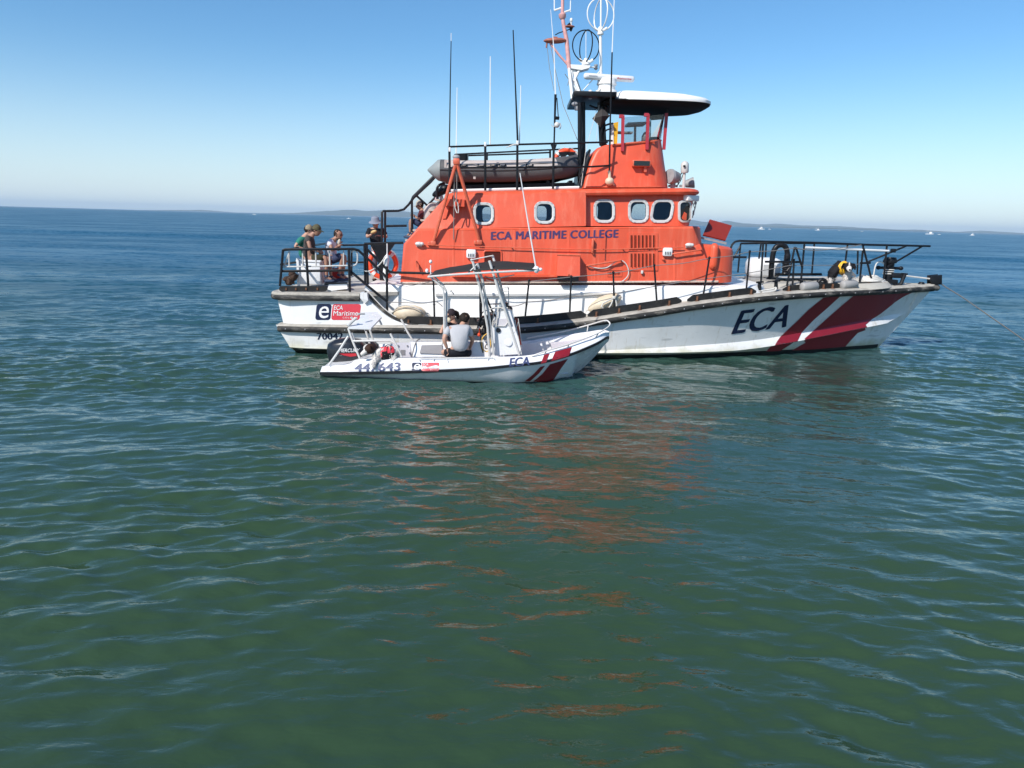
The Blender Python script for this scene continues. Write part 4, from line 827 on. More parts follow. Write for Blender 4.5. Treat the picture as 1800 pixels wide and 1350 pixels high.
# crossed-loop direction finders
def loops(cx, cy, rx, mt, nm):
    c = Q(cx, cy, 0); r_ = rx*17.4/FPX
    for ang in (20, 110):
        d = Vector((math.cos(R(ang)), math.sin(R(ang)), 0)); m = MB(); m.tube([c + d*(r_*math.cos(2*math.pi*k/40)) + Vector((0, 0, r_*math.sin(2*math.pi*k/40))) for k in range(40)], 0.014, 6, closed=True); m.build(nm, mt, B)
    return c, r_
c, r_ = loops(1030, 81, 24, black, 'loop_aerial')
m = MB(); m.lathe(Q(1030, 114, 0), Q(1030, 103, 0), [(0, .1), (.3, .09), (.35, .05), (1, .045)], 12); m.tube([Q(1018, 104, 0), Q(1023, 108.5, 0), Q(1037, 109, 0), Q(1042, 105, 0)], .035, 8); m.tube([Q(1030, 105, 0), Q(1030, 55, 0)], .008, 5); m.build('loop_base', white, B)
c, r_ = loops(1056, 25.5, 24, white, 'loop_aerial')
m = MB(); m.lathe(Q(1055.5, 61, 0), Q(1055.5, 47, 0), [(0, .07), (.2, .075), (.3, .06), (.9, .05), (1, .03)], 12); m.tube([Q(1045, 49, 0), Q(1050, 53, 0), Q(1061, 53, 0), Q(1067, 49, 0)], .03, 8); m.tube([Q(1056, 50, 0), Q(1056.5, -20, 0)], .02, 6); m.build('loop_base', white, B)
m = MB(); m.tube([Q(1055.5, 60, 0), Q(1056.5, 146, 0)], .032, 10); m.build('aerial_pole', white, B)
for pts in ([(1025, 159, .3), (1040, 142, .2), (1055, 124, .1)], [(1039, 172, .3), (1056, 156, .3)]):
    m = MB(); m.tube([Q(*a) for a in pts], .013, 6); m.build('pole_stay', white, B)
m = MB(); m.tube([Q(1037.5, 174, .7), Q(1037.5, 166, .7)], [.04, .03], 8); m.ell(Q(1037.5, 162, .7), (.05, .05, .05)); m.build('gps_dome', gel, B)
m = MB(); m.box(Q(1068, 168, .6), (.16, .1, .07), bev=.01); m.box(Q(1055, 171, .6), (.25, .3, .04)); m.build('junction_box', white, B)
# black diamond day shape
c = Q(1056.5, 206, .75); w = 14*17/FPX; d1 = Vector((w, -0.05, .03)); h_ = Vector((0, 0, w*1.15)); m = MB(); e1 = Vector((0, w*.9, 0))
m.add([c+h_, c-h_, c+d1, c+e1, c-d1, c-e1], [(0, 2, 3), (0, 3, 4), (0, 4, 5), (0, 5, 2), (1, 3, 2), (1, 4, 3), (1, 5, 4), (1, 2, 5)])
o = m.build('day_shape', mat('diamond_black', (.05, .045, .045), .8), None, 0, base=c); tag(o, 'black diamond day shape hanging by the post under the mast platform', 'day shape')
# stays and whip aerials
def whip(nm, parts_, parent=B):
    for pts, r_, mt in parts_: m = MB(); m.tube([Q(*a) for a in pts], r_, 6); m.build(nm, mt, parent)
whip('whip_aerial', [([(790, 259, 1.5), (791.5, 150, 1.5), (793, 72, 1.5)], [.016, .013, .009], black), ([(793, 72, 1.5), (793, 58, 1.5)], .007, white)])
whip('whip_aerial', [([(802, 270, -1.5), (803.5, 154, -1.5)], [.016, .008], white)])
whip('whip_aerial', [([(861.5, 256, -1.5), (862, 99, -1.5)], [.02, .011], white)])
whip('whip_aerial', [([(910, 250, 1.5), (906, 150, 1.5), (902, 53, 1.5)], [.022, .016, .012], black)])
whip('whip_aerial', [([(913, 252, 1.45), (915.5, 150, 1.45)], [.014, .009], white)])
whip('whip_aerial', [([(1071, 319, 1.1), (1072, 250, 1.1), (1073, 200, 1.1), (1076, 92, 1.1)], [.022, .022, .020, .016], black), ([(1076, 92, 1.1), (1080, -5, 1.1)], [.012, .009], white)])
m = MB(); m.ell(Q(1071.5, 319, 1.12), (.10, .09, .09)); m.tube([Q(1071.5, 312, 1.12), Q(1071, 300, 1.12)], .035, 8); m.tube([Q(1080, 325, 1.1), Q(1071, 319, 1.12)], .02, 6); m.build('aerial_base', fendm, B)
for pts, r_, mt in (([(968, 80, .1), (975, 118, .2), (990, 185, .6), (1015, 246, .8)], .007, ropeg), ([(962, 84, .1), (966, 120, .2), (974, 160, .5)], .006, ropeg), ([(1049, 192, .7), (1030, 262, .9), (1021, 331, 1.1)], .006, ropew), ([(1053, 185, .7), (1048, 250, .8)], .005, ropew), ([(993, 130, .1), (1000, 140, .1), (998, 150, .2)], .008, ropeg)):
    m = MB(); m.tube([Q(*a) for a in pts], r_, 5); m.build('stay_wire', mt, B)
# fishing rod in its holder
rod = thing('fishing_rod', Q(974, 250, 1.48), 'tall fishing rod with reel standing in the upper rail holder', 'fishing rod')
whip('rod_blank', [([(976.5, 168, 1.48), (974, 90, 1.48), (968, 17, 1.48)], [.014, .01, .005], white)], rod)
whip('rod_butt', [([(976.5, 166, 1.48), (975.5, 200, 1.48), (974.5, 235, 1.48), (974, 252, 1.48)], [.03, .025, .02, .02], black), ([(979, 172, 1.5), (981.5, 208, 1.5)], .01, black), ([(974, 207, 1.48), (983, 208, 1.48)], .035, black)], rod)
m = MB(); m.ell(Q(979, 219.5, 1.52), (.06, .05, .06)); m.tube([Q(969, 219, 1.5), Q(972, 223, 1.5), Q(979, 221, 1.5)], .009, 5); m.tube([Q(984, 216, 1.5), Q(986, 222, 1.5), Q(984, 227, 1.5)], .012, 5); m.build('reel', steel, rod)

# ------------------------------------------------------------------ roof rails, tender, searchlights
def tubes(nm, lst, r_, mt, parent=B, fn=Q, n=8, cv=False):
    for pts in lst:
        m = MB(); p = [fn(*a) for a in pts]; m.tube(curve(p, 4) if cv else p, r_, n); m.build(nm, mt, parent)
tubes('roof_rail', [[(790, 258, 1.5), (910, 254, 1.5), (1018, 251, 1.5), (1068, 250, 1.3)], [(800, 271.5, -1.5), (910, 266, -1.5), (1016, 261, -1.5)], [(822, 273.5, -1.4), (900, 271, -1.4), (968, 268, -1.4)], [(792, 295, 1.5), (930, 294, 1.5), (1040, 293, 1.4), (1072, 291, 1.2)]], .021, black)
tubes('roof_stanchion', [[(790, 200, 1.5), (790, 338, 1.5)][0:0] or [(790, 258, 1.5), (790.5, 338, 1.5)], [(853, 256, 1.5), (853, 335, 1.5)], [(909.5, 254, 1.5), (909, 334, 1.5)], [(973.5, 253, 1.5), (972, 332, 1.5)], [(856, 270, -1.5), (856, 330, -1.5)], [(967, 264, -1.5), (967, 328, -1.5)], [(800, 271, -1.5), (800, 330, -1.5)]], .026, black)
m = MB(); m.prism([Q(801, 271, 1.1), Q(822, 271, 1.1), Q(822, 282, 1.1), Q(803, 282, 1.1)], .3); m.build('engine_clamp_board', black, B, 20)
m = MB(); m.ell(Q(802, 276, 1.55), (.08, .05, .05)); m.build('floodlight', galv, B)
for x, y in ((853, 253.5), (790.5, 263), (909.5, 251)):
    m = MB(); m.box(Q(x, y, 1.52), (.05, .05, .09), bev=.01); m.build('rail_cap', gel, B)
m = MB(); m.prism([Q(968, 254, 1.52), Q(979, 254, 1.52), Q(976, 263, 1.52), Q(971, 263, 1.52)], .05); m.build('rod_holder', black, B)
m = MB(); m.tube(curve([Q(911, 254, 1.54), Q(904, 254, 1.56), Q(896, 257, 1.56), Q(889, 260, 1.56)], 3), [.016]*7+[.008]*3, 6); m.build('rope_tail', ropew, B)
# cradle
for b in (0.9, -0.6):
    m = MB(); a = Q(795, 333, b); c = Q(1010, 328, b); m.hexa([a+Vector((0, 0, -.13)), c+Vector((0, 0, -.13)), c+Vector((0, .12, -.13)), a+Vector((0, .12, -.13)), a+Vector((0, 0, .09)), c+Vector((0, 0, .09)), c+Vector((0, .12, .09)), a+Vector((0, .12, .09))]); m.build('cradle_beam', black, B, 0)
for x in (800, 850, 905, 960, 1000):
    a = Q(x, 327, .9); m = MB(); m.hexa([a+Vector((0, -.02, -.1)), a+Vector((.08, -.02, -.1)), a+Vector((.08, 1.6, -.1)), a+Vector((0, 1.6, -.1)), a+Vector((0, -.02, .12)), a+Vector((.08, -.02, .12)), a+Vector((.08, 1.6, .12)), a+Vector((0, 1.6, .12))]); m.build('cradle_bearer', black, B, 0)
m = MB(); a = Q(791, 337, 1.35); c = Q(1018, 331, 1.35); m.tube([a+Vector((0, 0, .02)), c+Vector((0, 0, .02))], .03, 6); m.build('roof_edge_strip', white, B)
# tender: two grey tubes, pointed sterns, upswept bow, black floor
TD = thing('inflatable_tender', Q(890, 322, 0.4), 'grey inflatable tender with pointed tube ends lashed on the cabin roof', 'inflatable boat')
for s_ in (1, -1):
    b0 = 0.4+0.62*s_; cpts = [Q(775, 299.5, b0), Q(800, 300.5, b0), Q(850, 301, b0), Q(900, 300.5, b0), Q(950, 298, b0), Q(980, 295.5, b0-.05*s_), Q(1003, 293, b0-.3*s_), Q(1012, 291, 0.4)]
    if s_ == -1: cpts = [Vector((p.x, yc(p.x)-(0.4-0.62+(0.30 if i == 6 else .05 if i == 5 else 0) if i < 7 else .4), p.z)) for i, p in enumerate([Q(775, 299.5, 1.02), Q(800, 300.5, 1.02), Q(850, 301, 1.02), Q(900, 300.5, 1.02), Q(950, 298, 1.02), Q(980, 295.5, .97), Q(1003, 293, .72), Q(1012, 291, .4)])]
    cc = curve(cpts, 5); m = MB(); n = 18; m.tube(cc, 0.235, n)
    up = []
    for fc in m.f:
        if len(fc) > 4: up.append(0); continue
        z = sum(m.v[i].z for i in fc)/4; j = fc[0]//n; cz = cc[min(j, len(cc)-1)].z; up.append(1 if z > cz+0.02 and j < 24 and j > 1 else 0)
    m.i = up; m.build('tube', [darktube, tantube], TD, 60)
    m = MB(); a = cpts[0]; m.tube([a, a+Vector((-.06, 0, 0)), a+Vector((-.16, 0, -.005)), a+Vector((-.27, 0, .0)), a+Vector((-.30, 0, .0))], [.235, .225, .14, .04, .005], n); m.build('tube_cone', greytube, TD, 60)
    m = MB(); m.tube([p+Vector((0, -.238*s_, .01)) for p in cc[:26]], .02, 6); m.build('rub_strake', mat('dark_grey_strip', (.07, .07, .075), .6), TD)
m = MB(); a = Q(790, 318, 1.0); c = Q(1005, 304, 0.95); V = []; F = []
for i in range(12):
    t = i/11; p = a.lerp(c, t); w = 0.62*(1-max(0, (t-.6)/.4)**2*.75); z = p.z-.16+ (.16*max(0, (t-.7)/.3)**2)
    x = p.x; y = yc(x)-.4; V += [(x, y-w, z+.20), (x, y-w*.5, z+.02), (x, y, z-.06), (x, y+w*.5, z+.02), (x, y+w, z+.20)]
for i in range(11):
    for k in range(4): q = i*5+k; F.append((q, q+1, q+6, q+5))
build('hull_floor', V, F, black, TD, 50)
for x in (815, 846, 868, 883, 931):
    m = MB(); p = Q(x, 292, 1.22); m.tube(curve([p+Vector((-.07, 0, .04)), p+Vector((-.05, -.05, 0)), p+Vector((.05, -.05, 0)), p+Vector((.07, 0, .04))], 4), .017, 6); m.build('carry_handle', black, TD)
m = MB(); m.tube(curve([Q(795, 292, 1.25), Q(830, 288, 1.25), Q(846, 292, 1.26), Q(880, 287, 1.25), Q(930, 286, 1.25), Q(975, 287, 1.2), Q(1003, 284, 1.0)], 5), .009, 5); m.build('grab_line', ropeg, TD)
m = MB(); m.box(Q(834, 312.5, 1.27), (.05, .012, .05)); m.box(Q(783, 288, 1.24), (.05, .02, .16)); m.build('patch', tantube, TD)
# orange lifebuoys
def lifebuoy(c, rad, nrm, label, thick=.055):
    t = thing('lifebuoy', c, label, 'lifebuoy', 'orange lifebuoys'); nrm = Vector(nrm).normalized(); u = nrm.cross(Vector((0, 0, 1))).normalized(); w = u.cross(nrm)
    n = 32; m = MB(); m.tube([c+u*(rad*math.cos(2*math.pi*k/n))+w*(rad*math.sin(2*math.pi*k/n)) for k in range(n)], thick, 10, closed=True); m.build('ring', ringm, t, 60)
    for k in range(4):
        a0 = R(45+90*k); m = MB(); m.tube([c+u*(rad*math.cos(a0+d))+w*(rad*math.sin(a0+d)) for d in (-.12, -.04, .04, .12)], thick*1.06, 10); m.build('band', printw, t, 60)
    m = MB(); m.tube([c+u*((rad+thick*1.25)*math.cos(2*math.pi*k/n))+w*((rad+thick*(1.25 if k % 8 else .9))*math.sin(2*math.pi*k/n)) for k in range(n)], .008, 5, closed=True); m.build('grab_rope', ropew, t)
    return t
lifebuoy(Q(996, 287, -.2), .29, (0.1, -1, 0), 'orange lifebuoy hanging on the roof rail behind the tender bow')
lifebuoy(Q(673, 464, .72), .30, (0.15, -1, 0.05), 'orange lifebuoy on the aft rail behind the black post at the house corner')
m = MB(); m.prism([Q(981, 267, -.1), Q(1012, 267, -.1), Q(1006, 279, -.1), Q(998, 272, -.1), Q(988, 279, -.1)], .04); m.build('lifebuoy_strap', black, B, 0)
# searchlights and camera on the wheelhouse roof
m = MB(); p = Q(1183, 312, .5); m.lathe(p+Vector((.13, .05, 0)), p+Vector((-.12, -.12, .02)), [(0, .08), (.1, .12), (.75, .16), (.8, .17), (1, .16)], 18); m.tube([Q(1183, 320, .5), Q(1182, 332, .5)], [.07, .05], 8); m.box(Q(1183, 327, .5), (.2, .1, .05)); m.build('searchlight', galv, B)
m = MB(); m.lathe(Q(1203.5, 304, .6), Q(1204, 283, .6), [(0, .075), (.1, .09), (.75, .09), (.92, .06), (1, .02)], 14); m.tube([Q(1203, 304, .6), Q(1201.5, 331, .6)], .035, 8); m.build('camera_dome', alu, B)
m = MB(); m.ell(Q(1203, 292, .71), (.03, .02, .03)); m.build('camera_lens', darkglass, B)
m = MB(); p = Q(1213, 323, .1); m.lathe(p+Vector((-.16, 0, -.02)), p+Vector((.08, -.03, .03)), [(0, .05), (.2, .08), (1, .13)], 14); m.box(Q(1206, 327, .1), (.3, .1, .05)); m.build('searchlight', galv, B)
m = MB(); m.tube(curve([Q(1192, 325, .5), Q(1193, 311, .5), Q(1199, 304, .5)], 4), .014, 6); m.tube(curve([Q(1189, 328, .6), Q(1196, 318, .6), Q(1201, 306, .6)], 4), .01, 6); m.build('lamp_cable', black, B)
# davit frame and tackle on the house side
m1 = Q(802.5, 284, 2.15)
for (fx, fy) in ((762, 426), (843, 424)):
    q = cast(fx, fy, ABV); m = MB(); m.tube([m1, q+Vector((0, -.05, 0))], .036, 9); m.build('davit_leg', orange_rail, B)
    m = MB(); m.box(q+Vector((0, -.04, -.02)), (.12, .1, .1), bev=.02); m.box(q+Vector((-.09, -.03, -.03)), (.06, .08, .08), bev=.01); m.build('davit_foot', orange_rail, B)
m = MB(); m.box(m1+Vector((0, 0, .0)), (.14, .09, .13), bev=.03); m.build('davit_head', orange_rail, B)
for pts, r_, mt in (([(799, 292, 2.12), (798, 360, 2.0), (797.5, 421, 1.9)], .012, ropeg), ([(803, 290, 2.12), (803, 340, 2.05), (802.5, 355, 2.03)], .012, ropeg)):
    m = MB(); m.tube([Q(*a) for a in pts], r_, 6); m.build('davit_fall', mt, B)
m = MB(); m.tube([Q(x, y, 2.02) for x, y in ((802, 350), (799, 356), (800, 366), (803, 374), (805.5, 374.5), (806, 368), (805, 358))], .011, 6, closed=True); m.build('rope_loop', ropew, B)
m = MB(); p = cast(800, 359, MBV); m.hexa([p+Vector(a) for a in ((-.2, -.28, -.05), (.22, -.28, -.05), (.22, .05, -.05), (-.2, .05, -.05), (-.2, -.28, .1), (.22, -.28, .1), (.22, .05, .1), (-.2, .05, .1))]); m.build('davit_bracket', orange, B, 0)
m = MB(); m.prism([cast(797, 343, MBV)+Vector((0, -.16, 0)), cast(787, 343, MBV)+Vector((0, -.16, 0)), cast(783, 366, MBV)+Vector((0, -.06, 0)), cast(778, 385, MBV)+Vector((0, -.02, 0)), cast(784, 384, MBV)+Vector((0, -.03, 0))], .2); m.build('davit_web', orange, B, 0)

# ------------------------------------------------------------------ deck edge gear and rails
def railpt(px, up=0.0, inset=0.12):
    X = 0.0
    lo, hi = -5.2, 10.45
    for _ in range(40):
        mid_ = (lo+hi)/2; x_, y_ = proj((mid_, yc(mid_)-interp_b(mid_)+inset, zr(mid_))); lo, hi = (mid_, hi) if x_ < px else (lo, mid_)
    return Vector((lo, yc(lo)-interp_b(lo)+inset, zr(lo)+up))
def toeboard(xa_, xb_, h0=.13, parent=B):
    n = max(3, int((xb_-xa_)/9)); V = []; F = []
    for i in range(n+1):
        x = xa_+(xb_-xa_)*i/n; p = railpt(x); e = .45 if i in (0, n) else 1
        for dy, dz in ((0, .012+.03*(1-e)), (0, .012+h0*e), (.035, .012+h0*e), (.035, .012+.03*(1-e))): V.append(p+Vector((0, dy, dz)))
    for i in range(n):
        for k in range(4): a = i*4+k; c = i*4+(k+1) % 4; F.append((a, c, c+4, a+4))
    F += [(0, 1, 2, 3), tuple(n*4+k for k in (3, 2, 1, 0))]; return build('toe_board', V, F, toeblack, parent, 0)
for a, b_, h_ in ((707, 870, .17), (873, 1030, .16), (1033, 1198, .15), (1208, 1329, .14), (1376, 1480, .12), (1482, 1557, .12)): toeboard(a, b_, h_)
for x in (718, 757, 945, 1048, 1088, 1124, 1176, 1225, 1282, 1320, 1386, 1447, 1463, 1526, 1554, 886, 812):
    p = railpt(x, .06, .10); m = MB(); m.box(p, (.035, .03, .11)); m.box(p+Vector((0, -.02, -.045)), (.09, .05, .014)); m.build('toe_bracket', rust, B, 0)
m = MB(); 
for k in range(9):
    pass
sv, sf = [], []
Va = [Q(x, y, 2.36) for x, y in rrect(490.5, 503, 575, 512, 4, 3)]; m = MB(); m.prism(Va, .05); m.build('toe_board', toeblack, B, 0)
for x in (503, 520, 538, 558): m = MB(); m.box(Q(x, 508, 2.37), (.03, .02, .05)); m.build('toe_bracket', rust, B, 0)
m = MB(); m.hexa([Q(575, 511, 2.0), Q(611, 508, 2.0), Q(611, 508, 1.4), Q(575, 508, 1.4), Q(578, 500, 2.0), Q(610, 499, 2.0), Q(608, 499, 1.5), Q(580, 500, 1.5)]); m.build('folded_gangway', white, B)
m = MB(); m.hexa([Q(570, 501, 1.95), Q(611, 499.5, 1.95), Q(608, 499, 1.4), Q(572, 500, 1.4), Q(570, 497.5, 1.95), Q(611, 496, 1.95), Q(608, 496, 1.4), Q(572, 497, 1.4)]); m.build('gangway_tread', black, B)
def line(nm, pts, r_, mt, fn=Q, k=5, parent=B): m = MB(); m.tube(curve([fn(*a) for a in pts], k), r_, 6); return m.build(nm, mt, parent)
line('mooring_line', [(545, 512, 2.3), (556, 509, 2.25), (570, 508.5, 2.2), (580, 511, 2.25), (592, 512, 2.2)], .016, ropew)
line('mooring_line', [(510, 512, 2.3), (500, 504, 2.3), (492, 507, 2.3)], .016, ropew)
# stanchions and life lines on the near side
STN = [((762, 493), (764, 560)), ((846, 489), (846, 561)), ((930, 493), (922, 559)), ((1004, 486), (1001, 553)), ((1078, 479), (1080, 543)), ((1150, 466), (1155, 532)), ((1247, 453), (1235, 521)), ((1318, 442), (1311, 511))]
def foot(px): return railpt(px, 0.02, .2)
for (tx, ty), (bx_, by_) in STN:
    f = foot(bx_); Y = f.y; m = MB(); top = P(tx, ty, Y); m.tube([f, f.lerp(top, .08), top], [.034, .02, .02], 8); m.ell(top, (.03, .03, .03), nu=8, nv=5); m.ell(f.lerp(top, .45), (.027, .027, .03), nu=8, nv=5); m.build('stanchion', black, B)
for tabs in ([(681, 497), (715, 503), (762, 494)], [(930, 495), (1004, 487), (1040, 484), (1078, 480), (1115, 474), (1150, 467), (1200, 463), (1247, 454), (1285, 450), (1318, 443), (1360, 441), (1397, 436)], [(682, 531), (712, 532), (745, 533), (762, 530), (770, 532), (778, 539)], [(926, 531), (965, 528), (1002, 522), (1078, 516), (1152, 503), (1240, 490), (1315, 480), (1393, 466)], [(854, 492), (875, 497), (900, 496), (930, 494)], [(850, 533), (880, 536), (905, 538), (926, 531)]):
    m = MB(); m.tube(curve([P(x, y, foot(x).y) for x, y in tabs], 4), .0085, 5); m.build('life_line', ropeg, B)
# aft rails (black) with an aluminium liner
_z = Q(501, 438.5, 2.25).z; FX, FY = proj((-5.0, yc(-5.0)+2.2, _z)); GX, GY = proj((-5.0, yc(-5.0)+2.2, _z-.75)); MX, MY = proj((-5.0, yc(-5.0)+2.2, _z-.38))
tubes('aft_rail', [[(497.5, 440, 2.25), (501, 438.5, 2.25), (560, 438, 2.25), (622, 437.5, 2.25), (630, 440, 2.25), (652, 460, 2.25), (679, 487, 2.25)], [(496, 476.7, 2.25), (560, 476, 2.25), (613, 475, 2.25)], [(644, 430, 1.7), (640.5, 428.5, 1.7), (675, 427.5, 1.7), (709, 426.7, 1.7)], [(644, 437, 1.9), (665, 458, 1.95), (684, 477.5, 2.0), (692, 479, 2.0), (760, 480.5, 2.1)], [(615, 476, 2.2), (647, 503, 2.25), (679, 529, 2.3)], [(604, 431, -2.0), (639.5, 430.5, -2.0)], [(618, 461.5, -2.0), (639, 461, -2.0)], [(497.5, 440, 2.25), (FX, FY, -2.2)], [(FX, FY, -2.2), (604, 431, -2.0)], [(494, 465, 2.25), (MX, MY, -2.2)], [(MX, MY, -2.2), (618, 461.5, -2.0)]], .027, black)
tubes('aft_stanchion', [[(497.5, 440, 2.25), (492, 503, 2.3)], [(537.8, 438, 2.25), (542, 505, 2.28)], [(613, 438, 2.25), (615, 513, 2.28)], [(640.6, 428.5, 1.7), (642, 497, 1.8)], [(644.5, 430, 1.75), (646.5, 500, 1.8)], [(680, 468, 2.25), (680.5, 555, 2.3)], [(618, 440, -2.0), (618, 490, -2.0)], [(FX, FY, -2.2), (GX, GY, -2.2)], [((497.5+FX)/2, (440+FY)/2, 0), ((497.5+FX)/2-1, (440+FY)/2+53, 0)]], .027, black)
tubes('ladder_rail', [[(499, 469, 2.2), (560, 468, 2.2), (611, 466.8, 2.2)], [(508, 442, 2.2), (508.5, 469, 2.2)], [(532, 441, 2.2), (532.5, 468.5, 2.2)], [(555, 441, 2.2), (555.5, 468, 2.2)], [(579, 441, 2.2), (580, 467.5, 2.2)], [(604, 441, 2.2), (604, 467, 2.2)], [(509, 442, 2.2), (499, 469, 2.2)]], .016, alu)
tubes('ladder_rail', [[(617, 443, 2.2), (624, 440, 2.2), (628, 446, 2.2), (628, 460, 2.2), (624, 466, 2.2), (614, 467, 2.2)]], .016, alu, cv=True)
m = MB(); m.box((Q(672.5, 460, .9)), (.14, .07, .84)); m.build('liferaft_post', black, B)
m = MB(); m.prism([Q(650, 429, .95), Q(694, 429, .95), Q(678, 452, .95), Q(668, 462, .95)], .05); m.build('liferaft_gusset', black, B, 0)
tubes('stair_rail', [[(671, 428, .8), (671.5, 373, .8), (674, 371, .8), (700, 370.7, .8), (710, 368, .8), (718, 360, .8), (727, 348, .8), (757, 320, .8), (764, 312, .8)], [(676.7, 428, .8), (677, 372, .8)], [(677, 397.5, .8), (715, 396.7, .8)], [(724.5, 408, .5), (724, 350, .5), (726, 346, .5), (752, 320, .5), (764, 308, .5)], [(731, 343, .5), (751, 361, .5), (764, 348, .5), (790, 325, .5)]], .027, black)
tubes('stair_rail', [[(769, 350, .8), (768, 333, .8), (773, 325, .8), (782, 322, .8)]], .03, black, cv=True)
# bow rail
tubes('bow_rail', [[(1281, 445, 1.0), (1287, 430, 1.0), (1292, 425, 1.0), (1300, 423.3, 1.0), (1340, 424.6, 1.0), (1431, 426.5, .85), (1520, 430, .6), (1600, 431.8, .25), (1634.7, 432.7, 0)], [(1302, 428, -1.6), (1350, 427.5, -1.5), (1440, 427.5, -1.2), (1530, 430.5, -.7), (1634, 432.5, 0)], [(1287, 452, .9), (1312, 452, .9)], [(1301, 433, -1.6), (1282, 467, -1.5)], [(1408, 460.5, 1.0), (1345, 460, 1.1)], [(1512, 462.5, .6), (1530, 462, .6)]], .025, black)
tubes('bow_stanchion', [[(1302, 428, -1.6), (1297, 479, -1.55)], [(1341.5, 428, 1.1), (1337.5, 498, 1.15)], [(1414, 429, 1.0), (1408, 494, 1.05)], [(1431.6, 427.5, -1.2), (1427, 481, -1.2)], [(1490, 429, -.9), (1483, 484, -.9)], [(1517.6, 431, .6), (1511, 496, .6)], [(1518, 436, .6), (1533, 495, .6)], [(1559, 431, .45), (1553, 495, .45)], [(1594, 432, -.4), (1521, 462, -.6)], [(1621, 433, .1), (1560, 469, .3)], [(1397, 434, 1.25), (1383, 503, 1.3)], [(1396, 455, 1.2), (1393, 503, 1.25)], [(1399, 435, 1.1), (1410, 470, 1.05)], [(1347, 427, -1.5), (1344, 478, -1.5)], [(1508, 440, -.8), (1507, 482, -.8)]], .023, black)
tubes('rail_brace', [[(1338, 427, 1.1), (1334, 455, 1.15)]], .02, black)
line('life_line', [(1397, 436, 1.2), (1430, 440, 1.0), (1470, 437, .8), (1514, 430.5, .65)], .01, ropeg)
line('life_line', [(1383, 476, 1.25), (1400, 467, 1.1), (1480, 466.5, .75), (1512, 464, .6)], .008, ropeg)
t = thing('boat_pole', Q(1492, 438, .7), 'white pole lashed inside the black bow rail above the dog', 'pole'); m = MB(); m.tube([Q(1416, 435, .9), Q(1562, 441, .45)], .026, 8); m.build('shaft', printw, t); m = MB(); m.box(Q(1570, 440.5, .42), (.11, .07, .09), bev=.01); m.build('head', black, t)
# foredeck gear
m = MB(); m.tube(curve([Q(1355, 489.5, .5), Q(1356, 470, .5), Q(1359, 446, .5), Q(1364, 434.5, .5), Q(1373, 430.5, .5), Q(1381, 434.5, .5), Q(1384, 446, .5), Q(1383, 460, .5), Q(1380, 481, .5)], 5), [.062]*31+[.075]*9+[.09], 12); m.build('gooseneck_vent', black, B, 60)
m = MB(); m.lathe(Q(1355, 489.5, .5)+Vector((0, 0, -.02)), Q(1355, 489.5, .5)+Vector((0, 0, .04)), [(0, .11), (.8, .1), (1, .07)], 12)
for k in range(5): m.lathe(Q(1381.5, 460+4*k, .5)+Vector((0, 0, -.02)), Q(1381.5, 460+4*k, .5)+Vector((0, 0, .02)), [(0, .085), (.5, .1), (1, .085)], 12)
m.build('vent_flange', black, B)
c = Q(1339, 489, -.2); LR = thing('liferaft_canister', c, 'white moulded canister on the foredeck behind the black gooseneck vent', 'liferaft')
m = MB(); m.box(c+Vector((0, 0, .26)), (.78, .6, .50), bev=.14); m.build('shell', gel, LR, 60); m = MB(); m.box(c+Vector((.06, -.305, .22)), (.3, .02, .26)); m.build('label_plate', mat('pale_grey', (.45, .46, .47), .5), LR, 0); m = MB(); m.box(c+Vector((0, 0, -.0)), (.7, .5, .06)); m.build('cradle', galv, LR, 0)
m = MB(); m.hexa([Q(1362, 485, .4), Q(1446, 484.5, .3), Q(1446, 484.5, -.5), Q(1362, 485, -.5), Q(1364, 480, .4), Q(1444, 480, .3), Q(1444, 480, -.5), Q(1364, 480, -.5)]); m.build('deck_hatch', black, B)
def bollard(px, py, b, h_=.16, mt=black):
    m = MB(); p = Q(px, py, b); m.tube([p, p+Vector((-.015, 0, h_*.9)), p+Vector((-.02, 0, h_))], [.045, .038, .075], 10); m.tube([p+Vector((-.09, 0, h_)), p+Vector((.07, 0, h_+.015))], .022, 6); m.build('mooring_bitt', mt, B)
bollard(1335, 510, 1.75, .17); bollard(1364, 508, 1.7, .17); bollard(1409, 503, 1.35, .13)
line('mooring_line', [(1329, 513, 1.8), (1345, 510, 1.75), (1358, 508, 1.75), (1364, 505, 1.72), (1361, 511, 1.78), (1340, 514, 1.85)], .02, ropew)
for x0, x1 in ((1408, 1435), (1479, 1504)):
    a = railpt(x0, .09, .06); c = railpt(x1, .09, .06); m = MB(); m.tube([a, a.lerp(c, .06), a.lerp(c, .94), c], [.07, .095, .095, .07], 12); o = m.build('roller_fender', mat('grey_rubber', (.33, .32, .31), .6), B, 50)
m = MB()
for k in range(4): p = Q(1440+2.2*k, 508, 1.15); m.tube([p, p+Vector((0, 0, .17))], .013, 6)
m.tube(curve([Q(1437, 508, 1.1), Q(1438, 496, 1.1), Q(1446, 491, 1.1), Q(1452, 496, 1.1), Q(1452, 507, 1.1)], 4), .04, 8); m.build('roller_fairlead', black, B)
